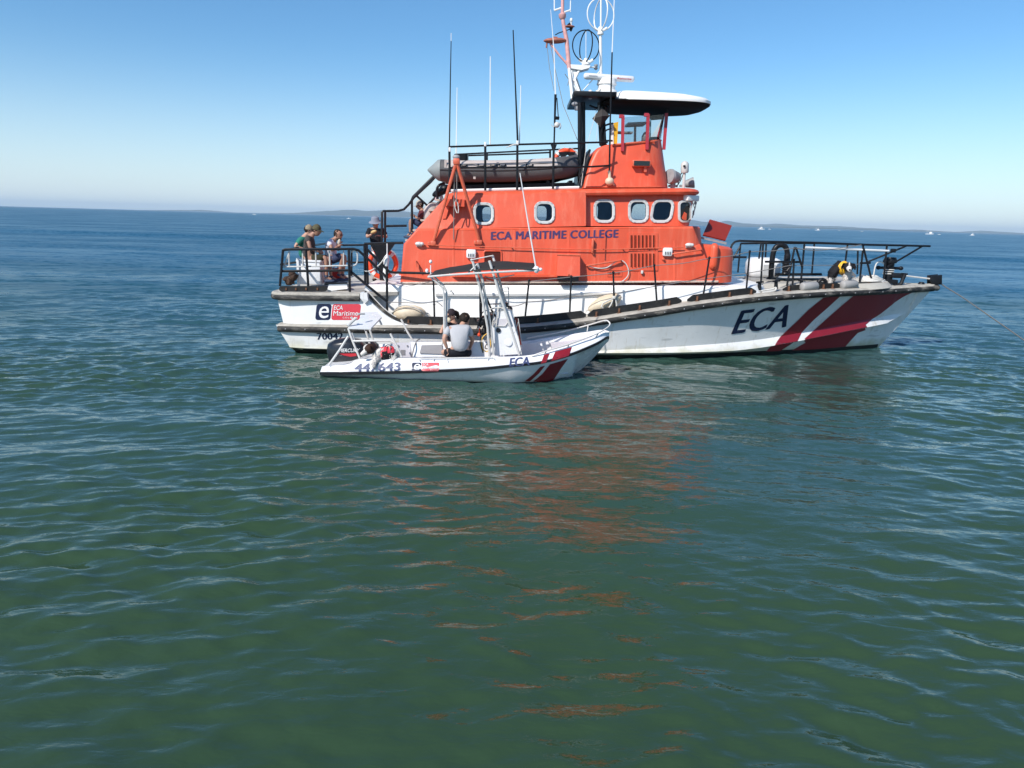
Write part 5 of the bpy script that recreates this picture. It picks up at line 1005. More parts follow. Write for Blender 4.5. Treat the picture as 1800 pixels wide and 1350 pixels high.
# windlass, samson post and stem head
p = Q(1559, 497, .15); m = MB(); m.box(p+Vector((0, 0, .04)), (.34, .4, .1), bev=.02); m.tube([p, p+Vector((0, 0, .48))], .11, 14); m.lathe(p+Vector((0, 0, .48)), p+Vector((0, 0, .62)), [(0, .15), (.3, .16), (1, .13)], 14); m.tube([p+Vector((-.25, 0, .36)), p+Vector((.28, 0, .36))], .035, 8); m.ell(p+Vector((.29, 0, .36)), (.06, .05, .05)); m.ell(p+Vector((-.26, 0, .36)), (.06, .05, .05)); m.box(p+Vector((.18, -.1, .19)), (.34, .2, .12), bev=.03); WLS = m.build('windlass', black, B)
for z in (.21, .26, .31): m = MB(); m.lathe(p+Vector((0, 0, z)), p+Vector((0, 0, z+.025)), [(0, .12), (.5, .13), (1, .12)], 14); m.build('rope_turn', ropew, WLS)
m = MB(); p = Q(1580, 502, .35); m.tube([p+Vector((-.13, 0, .02)), p+Vector((-.03, 0, -.01)), p+Vector((.05, 0, .06)), p+Vector((.1, 0, .28))], [.03, .05, .045, .05], 8); m.tube([p+Vector((.02, 0, .29)), p+Vector((.17, 0, .28))], .022, 6); m.build('horn_cleat', black, B)
m = MB(); p = Q(1619, 502, .1); m.lathe(p, p+Vector((0, 0, .09)), [(0, .08), (.7, .07), (1, .05)], 10); m.build('deck_plug', black, B)
m = MB(); p = Q(1640, 499, .0)
for s_ in (-.09, .09): m.box(p+Vector((0.02, s_, .10)), (.26, .035, .24), Matrix.Rotation(R(-8), 3, 'Y'), .01)
m.tube([p+Vector((-.05, -.1, .1)), p+Vector((-.05, .1, .1))], .06, 10); m.tube([p+Vector((.08, -.1, .14)), p+Vector((.08, .1, .14))], .05, 10); m.build('stem_roller', black, B)
line('anchor_line', [(1562, 482, .1), (1585, 484, .05), (1610, 487, 0), (1634, 490, 0)], .018, ropew)
AL = Q(1642, 488, 0); m = MB(); e = W(1838, 626, -.1)
pts = [AL, P(1660, 503, AL.y+.02), P(1690, 521.5, AL.y+.05), P(1740, 556, AL.y+.05), P(1800, 598, AL.y+.05), P(1850, 634, AL.y+.05)]
m.tube(curve(pts, 5), .014, 6); o = m.build('anchor_line', ropeg, None, base=AL); tag(o, 'thin grey anchor line running from the stem roller down into the sea', 'anchor line')
# rope pile on the foredeck
t = thing('rope_coil', Q(1525, 497, .5), 'heap of white rope coiled on the foredeck behind the windlass', 'rope'); c = Q(1527, 497, .4)
for k in range(7):
    m = MB(); a_, b2 = .36-.025*k+random.uniform(-.03, .03), .30-.02*k; m.tube([c+Vector((a_*math.cos(u)+random.uniform(-.015, .015), b2*math.sin(u), .025+.022*k+.012*math.sin(3*u+k))) for u in np.linspace(0, 6.1, 26)], .018, 6); m.build('turn', ropew, t)
m = MB(); m.tube(curve([Q(1535, 489, .4), Q(1538, 470, .35), Q(1543, 461, .3), Q(1551, 461, .25), Q(1555, 466, .2)], 5), .016, 6); m.build('bight', ropew, t)
m = MB()
for k in range(9): m.tube([Q(1496, 490, .7)+Vector((.07*math.cos(u+k)+.03*(k % 3), .03*k, .05+.04*math.sin(u+k)+.01*k)) for u in np.linspace(0, 5.8, 12)], .009, 5)
m.build('chain', ropeg, t)

# fenders lying on the side deck
t = thing('fender', Q(719, 551, 2.1), 'fat cream fender lying on the side deck above the small boat stern', 'fender', 'cream fenders on the side deck')
m = MB(); m.lathe(Q(690, 552, 2.12), Q(748, 549, 2.12), [(0, .02), (.04, .07), (.15, .13), (.4, .175), (.7, .165), (.88, .11), (.96, .06), (1, .03)], 20); m.build('body', fendm, t, 60)
m = MB(); m.tube(curve([Q(688, 553, 2.15), Q(700, 539, 2.28), (Q(718, 537, 2.32)), Q(738, 545, 2.3), Q(745, 553, 2.2)], 4), .012, 6); m.tube([Q(690, 552, 2.12), Q(684, 550, 2.12)], .035, 8); m.tube([Q(748, 549, 2.12), Q(752, 551, 2.12), Q(757, 557, 2.12)], .02, 6); m.build('lanyard', ropew, t)
t = thing('fender', Q(1062, 540, 2.12), 'cream fender tied by a white bowline to the middle stanchion', 'fender', 'cream fenders on the side deck')
m = MB(); m.lathe(Q(1034, 545, 2.14), Q(1092, 521, 2.14), [(0, .02), (.04, .06), (.15, .11), (.4, .165), (.75, .16), (.9, .11), (.97, .05), (1, .03)], 20); m.build('body', fendm, t, 60)
m = MB(); m.tube([Q(x, y, 2.36) for x, y in ((1078, 525), (1070, 528), (1060, 533), (1057, 539), (1062, 544), (1070, 542), (1075, 534), (1078, 525), (1082, 528), (1084, 535), (1083, 548))], .017, 6); m.box(Q(1079, 523, 2.38), (.07, .05, .07), bev=.02); m.tube([Q(1034, 545, 2.14), Q(1031, 546, 2.3), Q(1027, 556, 2.4)], .009, 5); m.build('lanyard', ropew, t)
# white furled bundle hanging at the aft rail
t = thing('furled_cloth', Q(681, 470, 1.9), 'white furled cloth bundle hung on the aft rail beside the black gusset', 'cloth bundle'); m = MB(); m.tube(curve([Q(680.5, 428, 1.9), Q(680.5, 446, 1.9), Q(679, 457, 1.9), Q(678, 475, 1.9), Q(677, 488, 1.9), Q(680, 497, 1.9)], 4), [.012]*5+[.03, .05, .06, .065, .06, .05, .055, .06, .055, .05, .045, .04, .03, .02, .02, .01], 10); m.build('cloth', printw, t, 60)
m = MB(); m.tube(curve([Q(678, 450, 2.0), Q(668, 464, 2.0), Q(655, 474, 2.0), Q(646, 477, 2.0), Q(641, 476, 1.9)], 4), .013, 6); m.build('cord', ropew, t)
# cool box / bench on the aft deck, nets
b0 = Q(541, 499, 1.2); t = thing('deck_locker', b0, 'white deck locker on the aft deck under the man in the dark shirt', 'locker')
m = MB(); x0 = Q(523, 498, 1.6).x; x1 = Q(564, 498, 1.6).x; zt = Q(541, 458, 1.6).z; zb_ = b0.z; m.box(((x0+x1)/2, b0.y-.05, (zb_+zt)/2), (x1-x0, .7, zt-zb_-.05), bev=.03); m.build('body', gel, t); m = MB(); m.box(((x0+x1)/2, b0.y-.05, zt-.015), (x1-x0+.04, .74, .05), bev=.02); m.build('lid', gel, t)
m = MB(); m.box((x0+.03, b0.y-.42, (zb_+zt)/2), (.05, .05, zt-zb_+.1)); m.build('side_post', gel, t)
random.seed(3); c = Q(512, 500, 1.7); t = thing('net_heap', c, 'dark heap of netting and cloth in the aft corner of the deck', 'net'); V = []; m = MB()
for k in range(5): m.ell(c+Vector((random.uniform(-.09, .09), random.uniform(-.15, .15), .05+.035*k)), (.09+random.uniform(0, .04), .14, .06), Matrix.Rotation(random.uniform(-1, 1), 3, 'Y'))
for v in m.v: v += Vector(noise.noise_vector(v*9))*.05
m.build('netting', mat('dark_net', (.06, .035, .025), .9, var=.5, vs=14, stain=(.3, .25, .2), sa=.7, ss=(9, 9, 9), bump=.01, bs=40), t, 60)
c = Q(592, 483, .7); t = thing('red_bag', c, 'red bag on the aft deck behind the knees of the man in white', 'bag'); m = MB(); m.ell(c, (.14, .12, .16)); m.tube(curve([c+Vector((-.08, -.05, .12)), c+Vector((0, -.06, .22)), c+Vector((.08, -.05, .12))], 4), .012, 6); m.build('body', mat('bag_red', (.55, .03, .02), .6), t, 60)
c = Q(763, 362, .35); t = thing('cream_bag', c, 'cream and white bundle of bags on the sloping stairway behind the orange house', 'bag'); m = MB()
m.ell(Q(756, 372, .45), (.16, .12, .24), Matrix.Rotation(R(30), 3, 'Y')); m.ell(Q(765, 363, .4), (.2, .12, .1), Matrix.Rotation(R(-20), 3, 'Y')); 
for v in m.v: v += Vector(noise.noise_vector(v*7))*.035
m.build('cloth', tantube, t, 60)
m = MB(); m.box(Q(768, 348, .5), (.09, .06, .13), Matrix.Rotation(R(12), 3, 'Y'), .02); m.box(Q(776, 348, .5), (.08, .06, .15), Matrix.Rotation(R(-14), 3, 'Y'), .02); m.build('card', mat('pink_cloth', (.6, .42, .44), .7), t)
m = MB(); m.ell(Q(775, 337, .5), (.22, .12, .09), Matrix.Rotation(R(-25), 3, 'Y')); m.ell(Q(783, 332, .5), (.14, .1, .1)); m.ell(Q(766, 341, .5), (.06, .04, .04)); m.build('dark_cover', black, t, 60)

# ------------------------------------------------------------------ hull markings
lettering('ECA', (1286, 587.5), (1380, 575), 42.0, HB, navy, B, 0.035, 0.22, cell=0.06)
patch('bow_stripe', [[(1447, 523), (1477, 520), (1454, 541), (1430, 562), (1410, 583), (1393, 602.5), (1364, 602.5), (1400, 565), (1420, 545)], [(1364, 603), (1393, 603), (1371, 616.5), (1346, 617.5)]], HB, stripe, B, cell=.011, off=.012)
patch('bow_stripe', [[(1500.6, 519), (1550, 517.5), (1604, 513.5), (1588, 521), (1574, 530), (1548, 551), (1521, 571), (1521, 580), (1507, 585), (1496, 597), (1485.5, 609), (1440, 613), (1391, 616), (1415.6, 602), (1413.7, 595.5), (1430, 581), (1453, 560), (1478, 538)]], HB, stripe, B, cell=.011, off=.012)
lettering('70042', (558, 597), (603, 596.2), 11.5, HB, navy, B, 0.05, spacing=1.05)
def logo(x0, y0, x1, y1, bv, parent, sl=0.0, nb=navy):
    w = x1-x0; h = y1-y0; t = thing_part = None
    def pt(u, v): return (x0+w*u + sl*h*v, y1-h*v)
    def rr(u0, u1):
        r_ = .16*h/w; return [pt(min(max(x, 0), 1), y) for x, y in [((a), (b)) for a, b in rrect2(u0, u1, r_, .16)]]
    patch('logo_panel', [rr(0, .34)], bv, nb, parent, .004); patch('logo_panel', [rr(.36, 1)], bv, logored, parent, .004)
    lettering('e', pt(.07, .12), pt(.29, .12), h*.74, bv, printw, parent, .008, .15, 'logo_letter', off=.009)
    lettering('ECA', pt(.40, .64), pt(.60, .64), h*.27, bv, printw, parent, .012, .12, 'logo_text', off=.009)
    lettering('Maritime', pt(.40, .28), pt(.955, .28), h*.30, bv, printw, parent, .008, .12, 'logo_text', off=.009)
    lettering('COLLEGE', pt(.62, .10), pt(.955, .10), h*.10, bv, printw, parent, .0, 0, 'logo_text', off=.009, spacing=1.4)
def rrect2(u0, u1, rx, ry, n=4):
    out = []
    for cx, cy, a0 in ((u1-rx, ry, -90), (u1-rx, 1-ry, 0), (u0+rx, 1-ry, 90), (u0+rx, ry, 180)):
        for k in range(n+1): a = R(a0+90*k/n); out.append((cx+rx*math.cos(a), cy+ry*math.sin(a)))
    return out
logo(554, 534.5, 632, 562.5, QB, B, .10)
# ================================================================== the small boat alongside
SB = thing('small_boat', (-0.8, YC2, 0), 'small white open boat with black sun canopy and outboards, lying alongside the rescue vessel', 'motor boat')
B2 = [(-3.56, .78), (-3.4, .90), (-2.5, .98), (-1, 1.02), (0.2, 0.98), (0.8, .86), (1.3, .62), (1.65, .34), (1.85, .05)]
TOPT = [(556, 650), (563, 644.5), (580, 642.5), (600, 641), (617, 638.5), (624, 633), (640, 630.5), (660, 630), (700, 628.5), (760, 628), (850, 626.5), (900, 626), (935, 623), (960, 617), (1000, 606.5), (1030, 596), (1050, 588.5), (1064, 583.5)]
STT = [(556, 657), (600, 656.8), (700, 655), (780, 652.3), (850, 648.5), (900, 643.5), (950, 638), (985, 629.5), (1010, 621.5), (1040, 609), (1055, 601.5), (1066, 594)]
def s2(X, b, tab):
    z = .3
    for _ in range(6): px, py = proj((X, YC2-b, z)); z = P(px, sm(tab, px), YC2-b).z
    return z
def b2(X): return sm(B2, X)
def sec2(X):
    b = b2(X); bi = max(.01, b-.20*min(1, b/.5)); zt = s2(X, bi, TOPT); zs = min(s2(X, b, STT), zt-.03)
    t = max(0, (X-1.15)/(1.85-1.15)); stem = zs*.96*t**1.1
    bw = interp([(-3.5, .72), (-2, .84), (0, .80), (0.7, .58), (1.15, .25), (1.3, .02)], X)
    zfl = .12
    if X > 1.15: bw = min(bw, .02+.2*max(0, 1.25-X))
    low = stem if X > 1.15 else 0
    mid = lambda u: (bw+(b-bw)*u**.75, low+(zs-low)*u)
    pts = [(bi-.05, min(zt-.12, zfl) if X < 0.9 else zt-.10), (bi-.035, zt-.05), (bi, zt-.006), (bi+.04, zt), (bi+(b-bi)*.45, zt-.035), (b-.012, zs+(zt-zs)*.28), (b-.01, zs+.032), (b+.010, zs+.030), (b+.014, zs-.018), (b-.01, zs-.024)]
    pts += [mid(.75), mid(.45), mid(.15), (max(.012, bw*.98), low-.02), (max(.008, bw*.5), low-.12 if X < 1.15 else low-.03), (0, low-.2 if X < 1.15 else low-.035)]
    return pts
XS2 = list(np.linspace(-3.54, -3.2, 7))+list(np.linspace(-3.1, 1.0, 60))+list(np.linspace(1.05, 1.84, 18)); V = []; F = []; mi = []
for X in XS2:
    s_ = sec2(X); n = len(s_); V += [(X, YC2-b, z) for b, z in s_]+[(X, YC2+b, z) for b, z in s_[-2::-1]]
mm = 2*n-1
for i in range(len(XS2)-1):
    for k in range(mm-1):
        a = i*mm+k; F.append((a, a+1, a+1+mm, a+mm)); kk = k if k < n-1 else 2*(n-1)-1-k
        mi.append(1 if kk in (6, 7, 8) else 0)
F += [tuple(range(mm)), tuple((len(XS2)-1)*mm+k for k in range(mm))]; mi += [0, 0]
h2 = build('hull', V, F, [gel, black], SB, 30, mi); H2 = bvh_of(h2)
# inside: floor, bow liner, aft deck
def strip2(nm, x0, x1, zf, wf, mt, n=20):
    V = []; F = []
    for i in range(n+1):
        X = x0+(x1-x0)*i/n; w = wf(X); z = zf(X); V += [(X, YC2-w, z), (X, YC2-w*.5, z+.004), (X, YC2+w*.5, z+.004), (X, YC2+w, z)]
    for i in range(n):
        for k in range(3): a = i*4+k; F.append((a, a+1, a+5, a+4))
    return build(nm, V, F, mt, SB, 40)
liner = mat('deck_liner', (.58, .56, .60), .5, var=.06, vs=5)
strip2('floor', -2.4, 1.05, lambda X: .12, lambda X: max(.05, b2(X)-.24), liner)
strip2('bow_deck', 0.75, 1.72, lambda X: s2(X, max(.01, b2(X)-.2), TOPT)-.10, lambda X: max(.02, b2(X)-.22), liner)
strip2('stern_deck', -3.50, -2.85, lambda X: s2(X, .7, TOPT)-.02, lambda X: b2(X)-.16, gel, 6)
strip2('aft_deck', -2.85, -2.35, lambda X: s2(-2.5, .7, TOPT)-.05, lambda X: b2(X)-.18, gel, 6)
# markings
lettering('447643', (623.5, 653.3), (703, 651), 14.0, H2, navyl, SB, .05, cell=.03, off=.012)
lettering('ECA', (895.5, 644.3), (930.5, 641.6), 14.5, H2, navyl, SB, .05, .12, cell=.03, off=.012)
logo(723.5, 637.5, 771.5, 652, H2, SB, .06, navy)
patch('bow_stripe', [[(956.5, 624), (966, 621.5), (959.5, 637.2), (950, 639.2)], [(949.5, 644.5), (958, 642.3), (947, 656), (931, 670), (922, 670), (937, 658)]], H2, stripe, SB, cell=.03, off=.01)
patch('bow_stripe', [[(976, 618.5), (1005, 610.5), (999.5, 625.5), (968, 635)], [(966.5, 640), (998, 630.5), (986, 647), (970, 670), (937, 670), (953, 657)]], H2, stripe, SB, cell=.03, off=.01)
def st(nm, lst, r_, mt=steel, cv=False, n=8): tubes(nm, lst, r_, mt, SB, S, n, cv)
# stainless rails
st('bow_rail', [[(934.7, 626, .86), (960, 617, .84), (1000, 605, .68), (1046, 588, .38), (1066, 577, .15), (1072, 570.5, .02), (1070, 565.5, -.02), (1062, 563.5, -.08), (1034, 571.5, -.45), (990, 583, -.72), (926, 595, -.84)]], .014, cv=True)
st('rail_leg', [[(1034, 571.5, -.45), (1032, 583, -.42)], [(1052, 585.5, .33), (1043, 600, .36)], [(960, 617, .84), (958, 622, .82)], [(1000, 605, .68), (998, 610, .64)]], .011)
st('side_rail', [[(738, 634, .94), (741, 630, .92), (800, 629, .92), (862, 628.5, .92), (868, 631, .93), (872, 635.5, .94)]], .010, cv=True)
st('rail_foot', [[(785, 629.5, .92), (788, 637, .95)], [(762, 629.5, .92), (762, 634, .94)], [(858, 629, .92), (858, 633, .94)]], .009)
# centre console
def front_prism(nm, pts, b0, b1, mt, bevel=20, parent=SB):
    V = [S(x, y, b0) for x, y in pts]; m = MB(); m.prism(V, b0-b1); return m.build(nm, mt, parent, bevel)
con = front_prism('console', [(862, 626), (864, 574), (874, 566), (876, 546), (884, 541.5), (900, 546), (904.5, 568), (910, 592), (917, 622)], .26, -.24, gel)
m = MB(); m.tube([S(876, 580.5, .262), S(876, 580.5, .28)], .045, 14); m.build('speaker', black, con); m = MB(); m.lathe(S(894, 602, .262), S(894, 602, .285), [(0, .075), (.6, .07), (1, .04)], 18); m.build('fuel_cap', gel, con)
m = MB(); m.hexa([S(876, 546, .24), S(884, 541.5, .24), S(884, 541.5, -.26), S(876, 546, -.26), S(878, 530, .2), S(882, 528, .2), S(882, 528, -.2), S(878, 530, -.2)]); m.build('console_screen', glass, con, 0)
m = MB(); m.box(S(862, 562, 0), (.10, .36, .22), Matrix.Rotation(R(20), 3, 'Y'), .02); m.box(S(857, 575, .05), (.12, .2, .16), bev=.03); m.tube([S(854, 582, .12), S(848, 596, .16)], .012, 6); m.build('helm_instruments', black, con)
cw = S(850, 574, .02); m = MB(); m.tube([cw+Vector((.05*math.sin(u), .17*math.cos(u), .16*math.sin(u))) for u in np.linspace(0, 2*math.pi, 24, endpoint=False)], .013, 6, closed=True)
for u in (0, 2.1, 4.2): m.tube([cw, cw+Vector((.05*math.sin(u), .17*math.cos(u), .16*math.sin(u)))], .011, 5)
m.build('steering_wheel', black, con)
m = MB(); m.tube(curve([S(858, 585, .3), S(848, 594, .33), S(848, 612, .33), (S(856, 618, .33)), S(862, 609, .33), (S(861, 596, .32)), S(856, 590, .32)], 4), .010, 6); m.build('hose_coil', yellow, con)
m = MB(); m.tube(curve([S(848, 580, .32), S(844, 600, .34), S(849, 620, .34)], 5), .010, 6); m.tube(curve([S(866, 600, .32), S(855, 606, .33), S(853, 612, .33), S(857, 613, .33)], 4), .009, 6); m.build('cable', black, con)
m = MB(); m.tube([S(843, 576, .25), S(842, 589, .25)], .009, 6); m.ell(S(842, 588.5, .25), (.03, .03, .035)); m.build('kill_cord', ringm, con)
m = MB(); m.hexa([S(905, 559, .22), S(911, 560, .22), S(911, 560, -.2), S(905, 559, -.2), S(912.5, 607, .24), S(918, 606, .24), S(918, 606, -.2), S(912.5, 607, -.2)]); m.build('bow_panel', hatchred, con, 0)
m = MB(); m.tube([S(904, 585, .26), S(911, 566, .26)], .007, 5); m.tube([S(905, 562, .26), S(914, 608, .26), S(917, 623, .3)], .007, 5); m.tube([S(911, 560, .26), S(917.5, 607, .26), S(913, 620, .28)], .007, 5); m.build('lashing', ropew, con)
m = MB(); m.tube([S(891, 543, .1), S(890.5, 532, .1)], .05, 10); m.ell(S(896.5, 543, .1), (.05, .05, .05)); m.build('compass', black, con)
# T-top frame
st('t_top_leg', [[(831, 459.5, .62), (846, 515, .58), (857, 575, .46), (861, 628, .42)], [(839, 463, .55), (848, 492, .52), (862, 570, .4), (868, 624, .38)], [(860, 458, .62), (880, 523, .60), (896, 570, .52), (913, 624, .46)], [(872, 492, .5), (888, 540, .46), (900, 574, .42)],
    [(828, 455, -.55), (846, 488, -.5), (860, 555, -.42), (866, 612, -.4)], [(866, 449, -.55), (874, 478, -.5), (884, 515, -.48), (898, 560, -.44)]], .024)
st('t_top_stay', [[(867, 449, -.5), (828, 457, -.5)], [(853, 519, .5), (852, 545, .45)], [(857, 535, -.45), (884, 533, -.45)], [(876, 541, .3), (872, 575, .3)], [(904, 483, .5), (870, 490.5, .45), (852, 486, .3)], [(838, 465, .6), (822, 481, .66)], [(858, 544, .3), (872, 541, .3), (893, 541, .3)]], .011)
st('rocket_frame', [[(892, 504, .5), (894, 511.5, .5), (883, 513, .5), (881, 507, .5), (892, 504, .5), (894, 506, .3), (894, 537, .25)]], .010)
st('wiring_loom', [[(839, 490, .5), (844, 510, .45), (844, 545, .3), (845, 575, .2)], [(856, 525, .3), (864, 545, .1), (871, 556, 0)]], .018, black)
# canopy: steel rim and peaked dark canvas
rim = [(753, 486.5, .70), (786, 483.5, .72), (835, 480.5, .72), (880, 478, .72), (945, 475, .62)]
rimf = [(768, 478.5, -.62), (835, 472, -.66), (880, 469, -.66), (932, 468.5, -.60)]
st('canopy_rim', [rim, rimf, [(753, 486.5, .70), (758, 482, 0), (768, 478.5, -.62)], [(945, 475, .62), (941, 472, 0), (932, 468.5, -.60)]], .019)
st('canopy_leg', [[(757, 487, .66), (775, 503, .64), (779, 508, .64), (780.5, 520, .64), (781, 583, .64), (777, 606, .66)], [(764, 487, .58), (779, 501, .56), (785, 512, .56), (784.5, 584, .58)], [(788, 506, -.3), (797, 517, -.2)]], .019)
V = []; F = []; nx, ny = 22, 8
for i in range(nx+1):
    t = i/nx; pn_ = S(756+(943-756)*t, interp([(753, 486), (786, 483), (835, 480), (880, 477.5), (945, 475)], 756+(943-756)*t), .68); 
    for j in range(ny+1):
        s_ = j/ny; y = YC2-.68+1.33*s_; x = pn_.x+(.05 if t < .5 else -.05)*s_; up = math.sin(math.pi*s_)*0.05+.012
        ridge = interp([(0, 0), (.42, .085), (.58, .09), (.72, .08), (1, .02)], t)*math.sin(math.pi*min(1, s_*.9+.05))**.6
        V.append((x, y, pn_.z+up+ridge+.01*noise.noise(Vector((x*6, y*4, 0)))))
for i in range(nx):
    for j in range(ny): a = i*(ny+1)+j; F.append((a, a+1, a+ny+2, a+ny+1))
cn_ = build('canopy', V, F, fabric, SB, 60)
sd = cn_.modifiers.new('thick', 'SOLIDIFY'); sd.thickness = .006
for t in (.22, .45, .66, .85):
    i = int(t*nx); m = MB(); m.tube([Vector(V[i*(ny+1)+j])+Vector((0, 0, -.014)) for j in range(ny+1)], .012, 6); m.build('canopy_bow', steel, SB)
m = MB(); m.tube([S(757, 482, .2), S(757, 466, .2)], .010, 6); m.ell(S(757, 460, .2), (.03, .03, .035)); m.build('stern_lamp', gel, SB); m = MB(); m.ell(S(750.5, 476, .5), (.03, .03, .04)); m.build('gps_puck', gel, SB)
m = MB(); m.tube([S(942, 470, .62), S(928, 390, .66), S(914, 304, .70)], [.014, .012, .008], 6); m.lathe(S(942.5, 468, .62), S(943, 480, .62), [(0, .03), (.3, .06), (.7, .055), (1, .02)], 10); m.ell(S(950, 473.5, .62), (.035, .03, .03)); m.ell(S(937, 474.5, .62), (.03, .03, .03)); m.build('vhf_aerial', printw, SB)
# stern arch with white top
st('stern_arch', [[(612, 577, .62), (620, 600, .66), (633, 631, .70)], [(618, 585, .60), (623, 600, .62), (627, 600, .6)], [(612, 591, .66), (597, 615, .74), (578, 642, .78)], [(620, 599.5, .66), (652, 599, .66), (686, 598.5, .66), (694, 603, .68), (700, 614, .72), (706, 628, .75)], [(686, 586.5, .68), (697, 607, .72), (706, 628, .74)], [(643, 582, -.3), (648, 598, -.3), (652, 612, -.3)], [(650, 580, -.5), (656, 598, -.5)], [(665, 559, -.4), (671, 571, -.4)], [(705, 561, -.6), (716, 583, -.6), (726, 599, -.6)]], .020)
m = MB(); m.hexa([S(612, 577, .66), S(651, 577.5, .6), S(651, 577.5, .6)+Vector((.12, 1.0, .0)), S(612, 577, .66)+Vector((.25, 1.0, .03)), S(612, 574, .66), S(651, 575.5, .6), S(651, 575.5, .6)+Vector((.12, 1.0, .04)), S(612, 574, .66)+Vector((.25, 1.0, .08))])
ap = [S(612, 575.5, .66), S(652, 576.5, .6), S(671, 557, -.1), S(663, 548, -.4), S(641, 549, -.45), S(630, 562, .1)]
m = MB(); k = len(ap); m.add(ap+[p-Vector((0, 0, .03)) for p in ap], [tuple(range(k)), tuple(range(2*k-1, k-1, -1))]+[(i, (i+1) % k, (i+1) % k+k, i+k) for i in range(k)]); m.build('arch_top', gel, SB, 20)
m = MB(); m.tube([S(611, 573, .6), S(618, 566, .55), S(626, 559, .5)], .03, 8); m.tube([S(617, 557, .5), S(622, 563, .5)], .02, 6); m.tube([S(629, 552, .4), S(641, 551.5, .3)], .022, 6); m.build('rod_rack', alu, SB)
# outboards
def outboard(cx, b, sc, main):
    ob = []
    c = S(cx, 622, b); m = MB(); L_ = .36*sc
    secs = [(-.34, .10, -.14, .10), (-.31, .15, -.19, .19), (-.2, .19, -.22, .25), (0, .20, -.23, .29), (.2, .19, -.22, .27), (.29, .15, -.2, .20), (.33, .09, -.16, .08)]
    V = []; F = []; n = 12
    for x, w, z0, z1 in secs:
        for k in range(n):
            a = 2*math.pi*k/n; ca, sa = math.cos(a), math.sin(a); ex = abs(ca)**.55*(1 if ca > 0 else -1); ey = abs(sa)**.6*(1 if sa > 0 else -1)
            V.append((c.x+x*sc+.10*sc*(ey*.5)*-.4, c.y+w*sc*ex, c.z+((z0+z1)/2+(z1-z0)/2*ey)*sc))
    for i in range(len(secs)-1): F += [(i*n+k, i*n+(k+1) % n, (i+1)*n+(k+1) % n, (i+1)*n+k) for k in range(n)]
    F += [tuple(range(n)), tuple((len(secs)-1)*n+k for k in range(n))]
    o = build('outboard_motor', V, F, cowl, SB, 50); bv = bvh_of(o)
    m = MB(); m.box(c+Vector((.05*sc, 0, -.30*sc)), (.34*sc, .24*sc, .22*sc), bev=.04); m.box(c+Vector((.0, 0, -.52*sc)), (.18*sc, .12*sc, .4*sc), bev=.03); m.build('midsection', cowl, o)
    m = MB(); m.tube([S(cx-27, 641.5, b+.17), S(cx-6, 640, b+.24), S(cx+12, 636.5, b+.25)], .012, 6); m.build('trim_line', alu, o)
    if main:
        lettering('MERCURY', (596, 619), (631, 618.6), 6.4, bv, printw, o, .01, .25)
        patch('red_flash', [[(596, 621.5), (626, 621), (627, 625.5), (616, 627), (606, 625)]], bv, engred, o, .004, .1)
    return o
outboard(613, .10, 1.12, True); outboard(641, -.48, 1.0, False)
# seat locker, hatch and grey cushion
m = MB(); a = S(689, 628, .25); m.hexa([S(690, 628, .3), S(722, 628, .3), S(722, 628, -.4), S(690, 628, -.4), S(690, 602, .3), S(722, 602, .3), S(722, 602, -.4), S(690, 602, -.4)]); lk = m.build('locker', liner, SB, 0)
m = MB(); m.hexa([S(704, 615, .31), S(712, 615, .31), S(712, 615, .29), S(704, 615, .29), S(704, 624, .31), S(712, 624, .31), S(712, 624, .29), S(704, 624, .29)]); m.box(S(700, 608, .31), (.02, .02, .03)); m.box(S(716, 608, .31), (.02, .02, .03)); m.build('breather', cushion, lk, 0)
m = MB(); m.hexa([S(724, 627, .45), S(798, 627, .45), S(790, 622, -.5), S(722, 622, -.5), S(722, 601, .35), S(800, 601, .35), S(795, 599, -.45), S(720, 599, -.45)]); bn = m.build('bench', gel, SB, 15)
m = MB(); m.hexa([S(737.5, 621, .46), S(779, 622.5, .46), S(778, 621, .40), S(739, 620, .40), S(741, 607, .40), S(777, 606, .40), S(776, 605, .3), S(742, 606, .3)]); m.build('seat_cushion', cushion, bn, 15)
m = MB(); m.hexa([S(822, 628, .3), S(852, 628, .3), S(852, 628, -.35), S(822, 628, -.35), S(824, 604, .25), S(850, 597, .25), S(850, 597, -.3), S(824, 604, -.3)]); m.build('helm_seat', gel, SB, 15)
m = MB(); m.tube(curve([S(724, 627, .5), S(728, 610, .45), S(733, 599, .3), S(738, 596, .2)], 4), .012, 6); m.build('painter_line', ropeg, SB)

m = MB(); m.box(S(846, 566, .1), (.16, .3, .12), Matrix.Rotation(R(-15), 3, 'Y'), .03); m.ell(S(852, 560, .15), (.09, .12, .06)); m.build('jacket_bundle', black, con)
for v in ((S(857, 545, .2), S(846, 552, .25), S(838, 580, .3)), (S(870, 548, .1), S(858, 552, .2), S(850, 572, .2)), (S(862, 556, .3), S(851, 566, .3), S(853, 590, .3))):
    m = MB(); m.tube(curve(list(v), 5), .010, 6); m.build('cable', black, con)
m = MB(); m.box(S(884, 566, .262), (.22, .02, .14), None, .008); m.build('locker_door', liner, con, 20)
m = MB(); m.tube([S(858, 586, .26), S(858, 592, .27), S(856, 600, .27)], .02, 6); m.box(S(866, 606, .265), (.06, .02, .06)); m.build('switch', cushion, con)
m = MB(); m.tube([S(866, 572, .28), S(868, 549, .26), S(884, 545, .26), S(893, 548, .26), S(893, 566, .28), S(888, 573, .28), S(866, 573, .28)], .010, 6); m.build('grab_rail', steel, con)
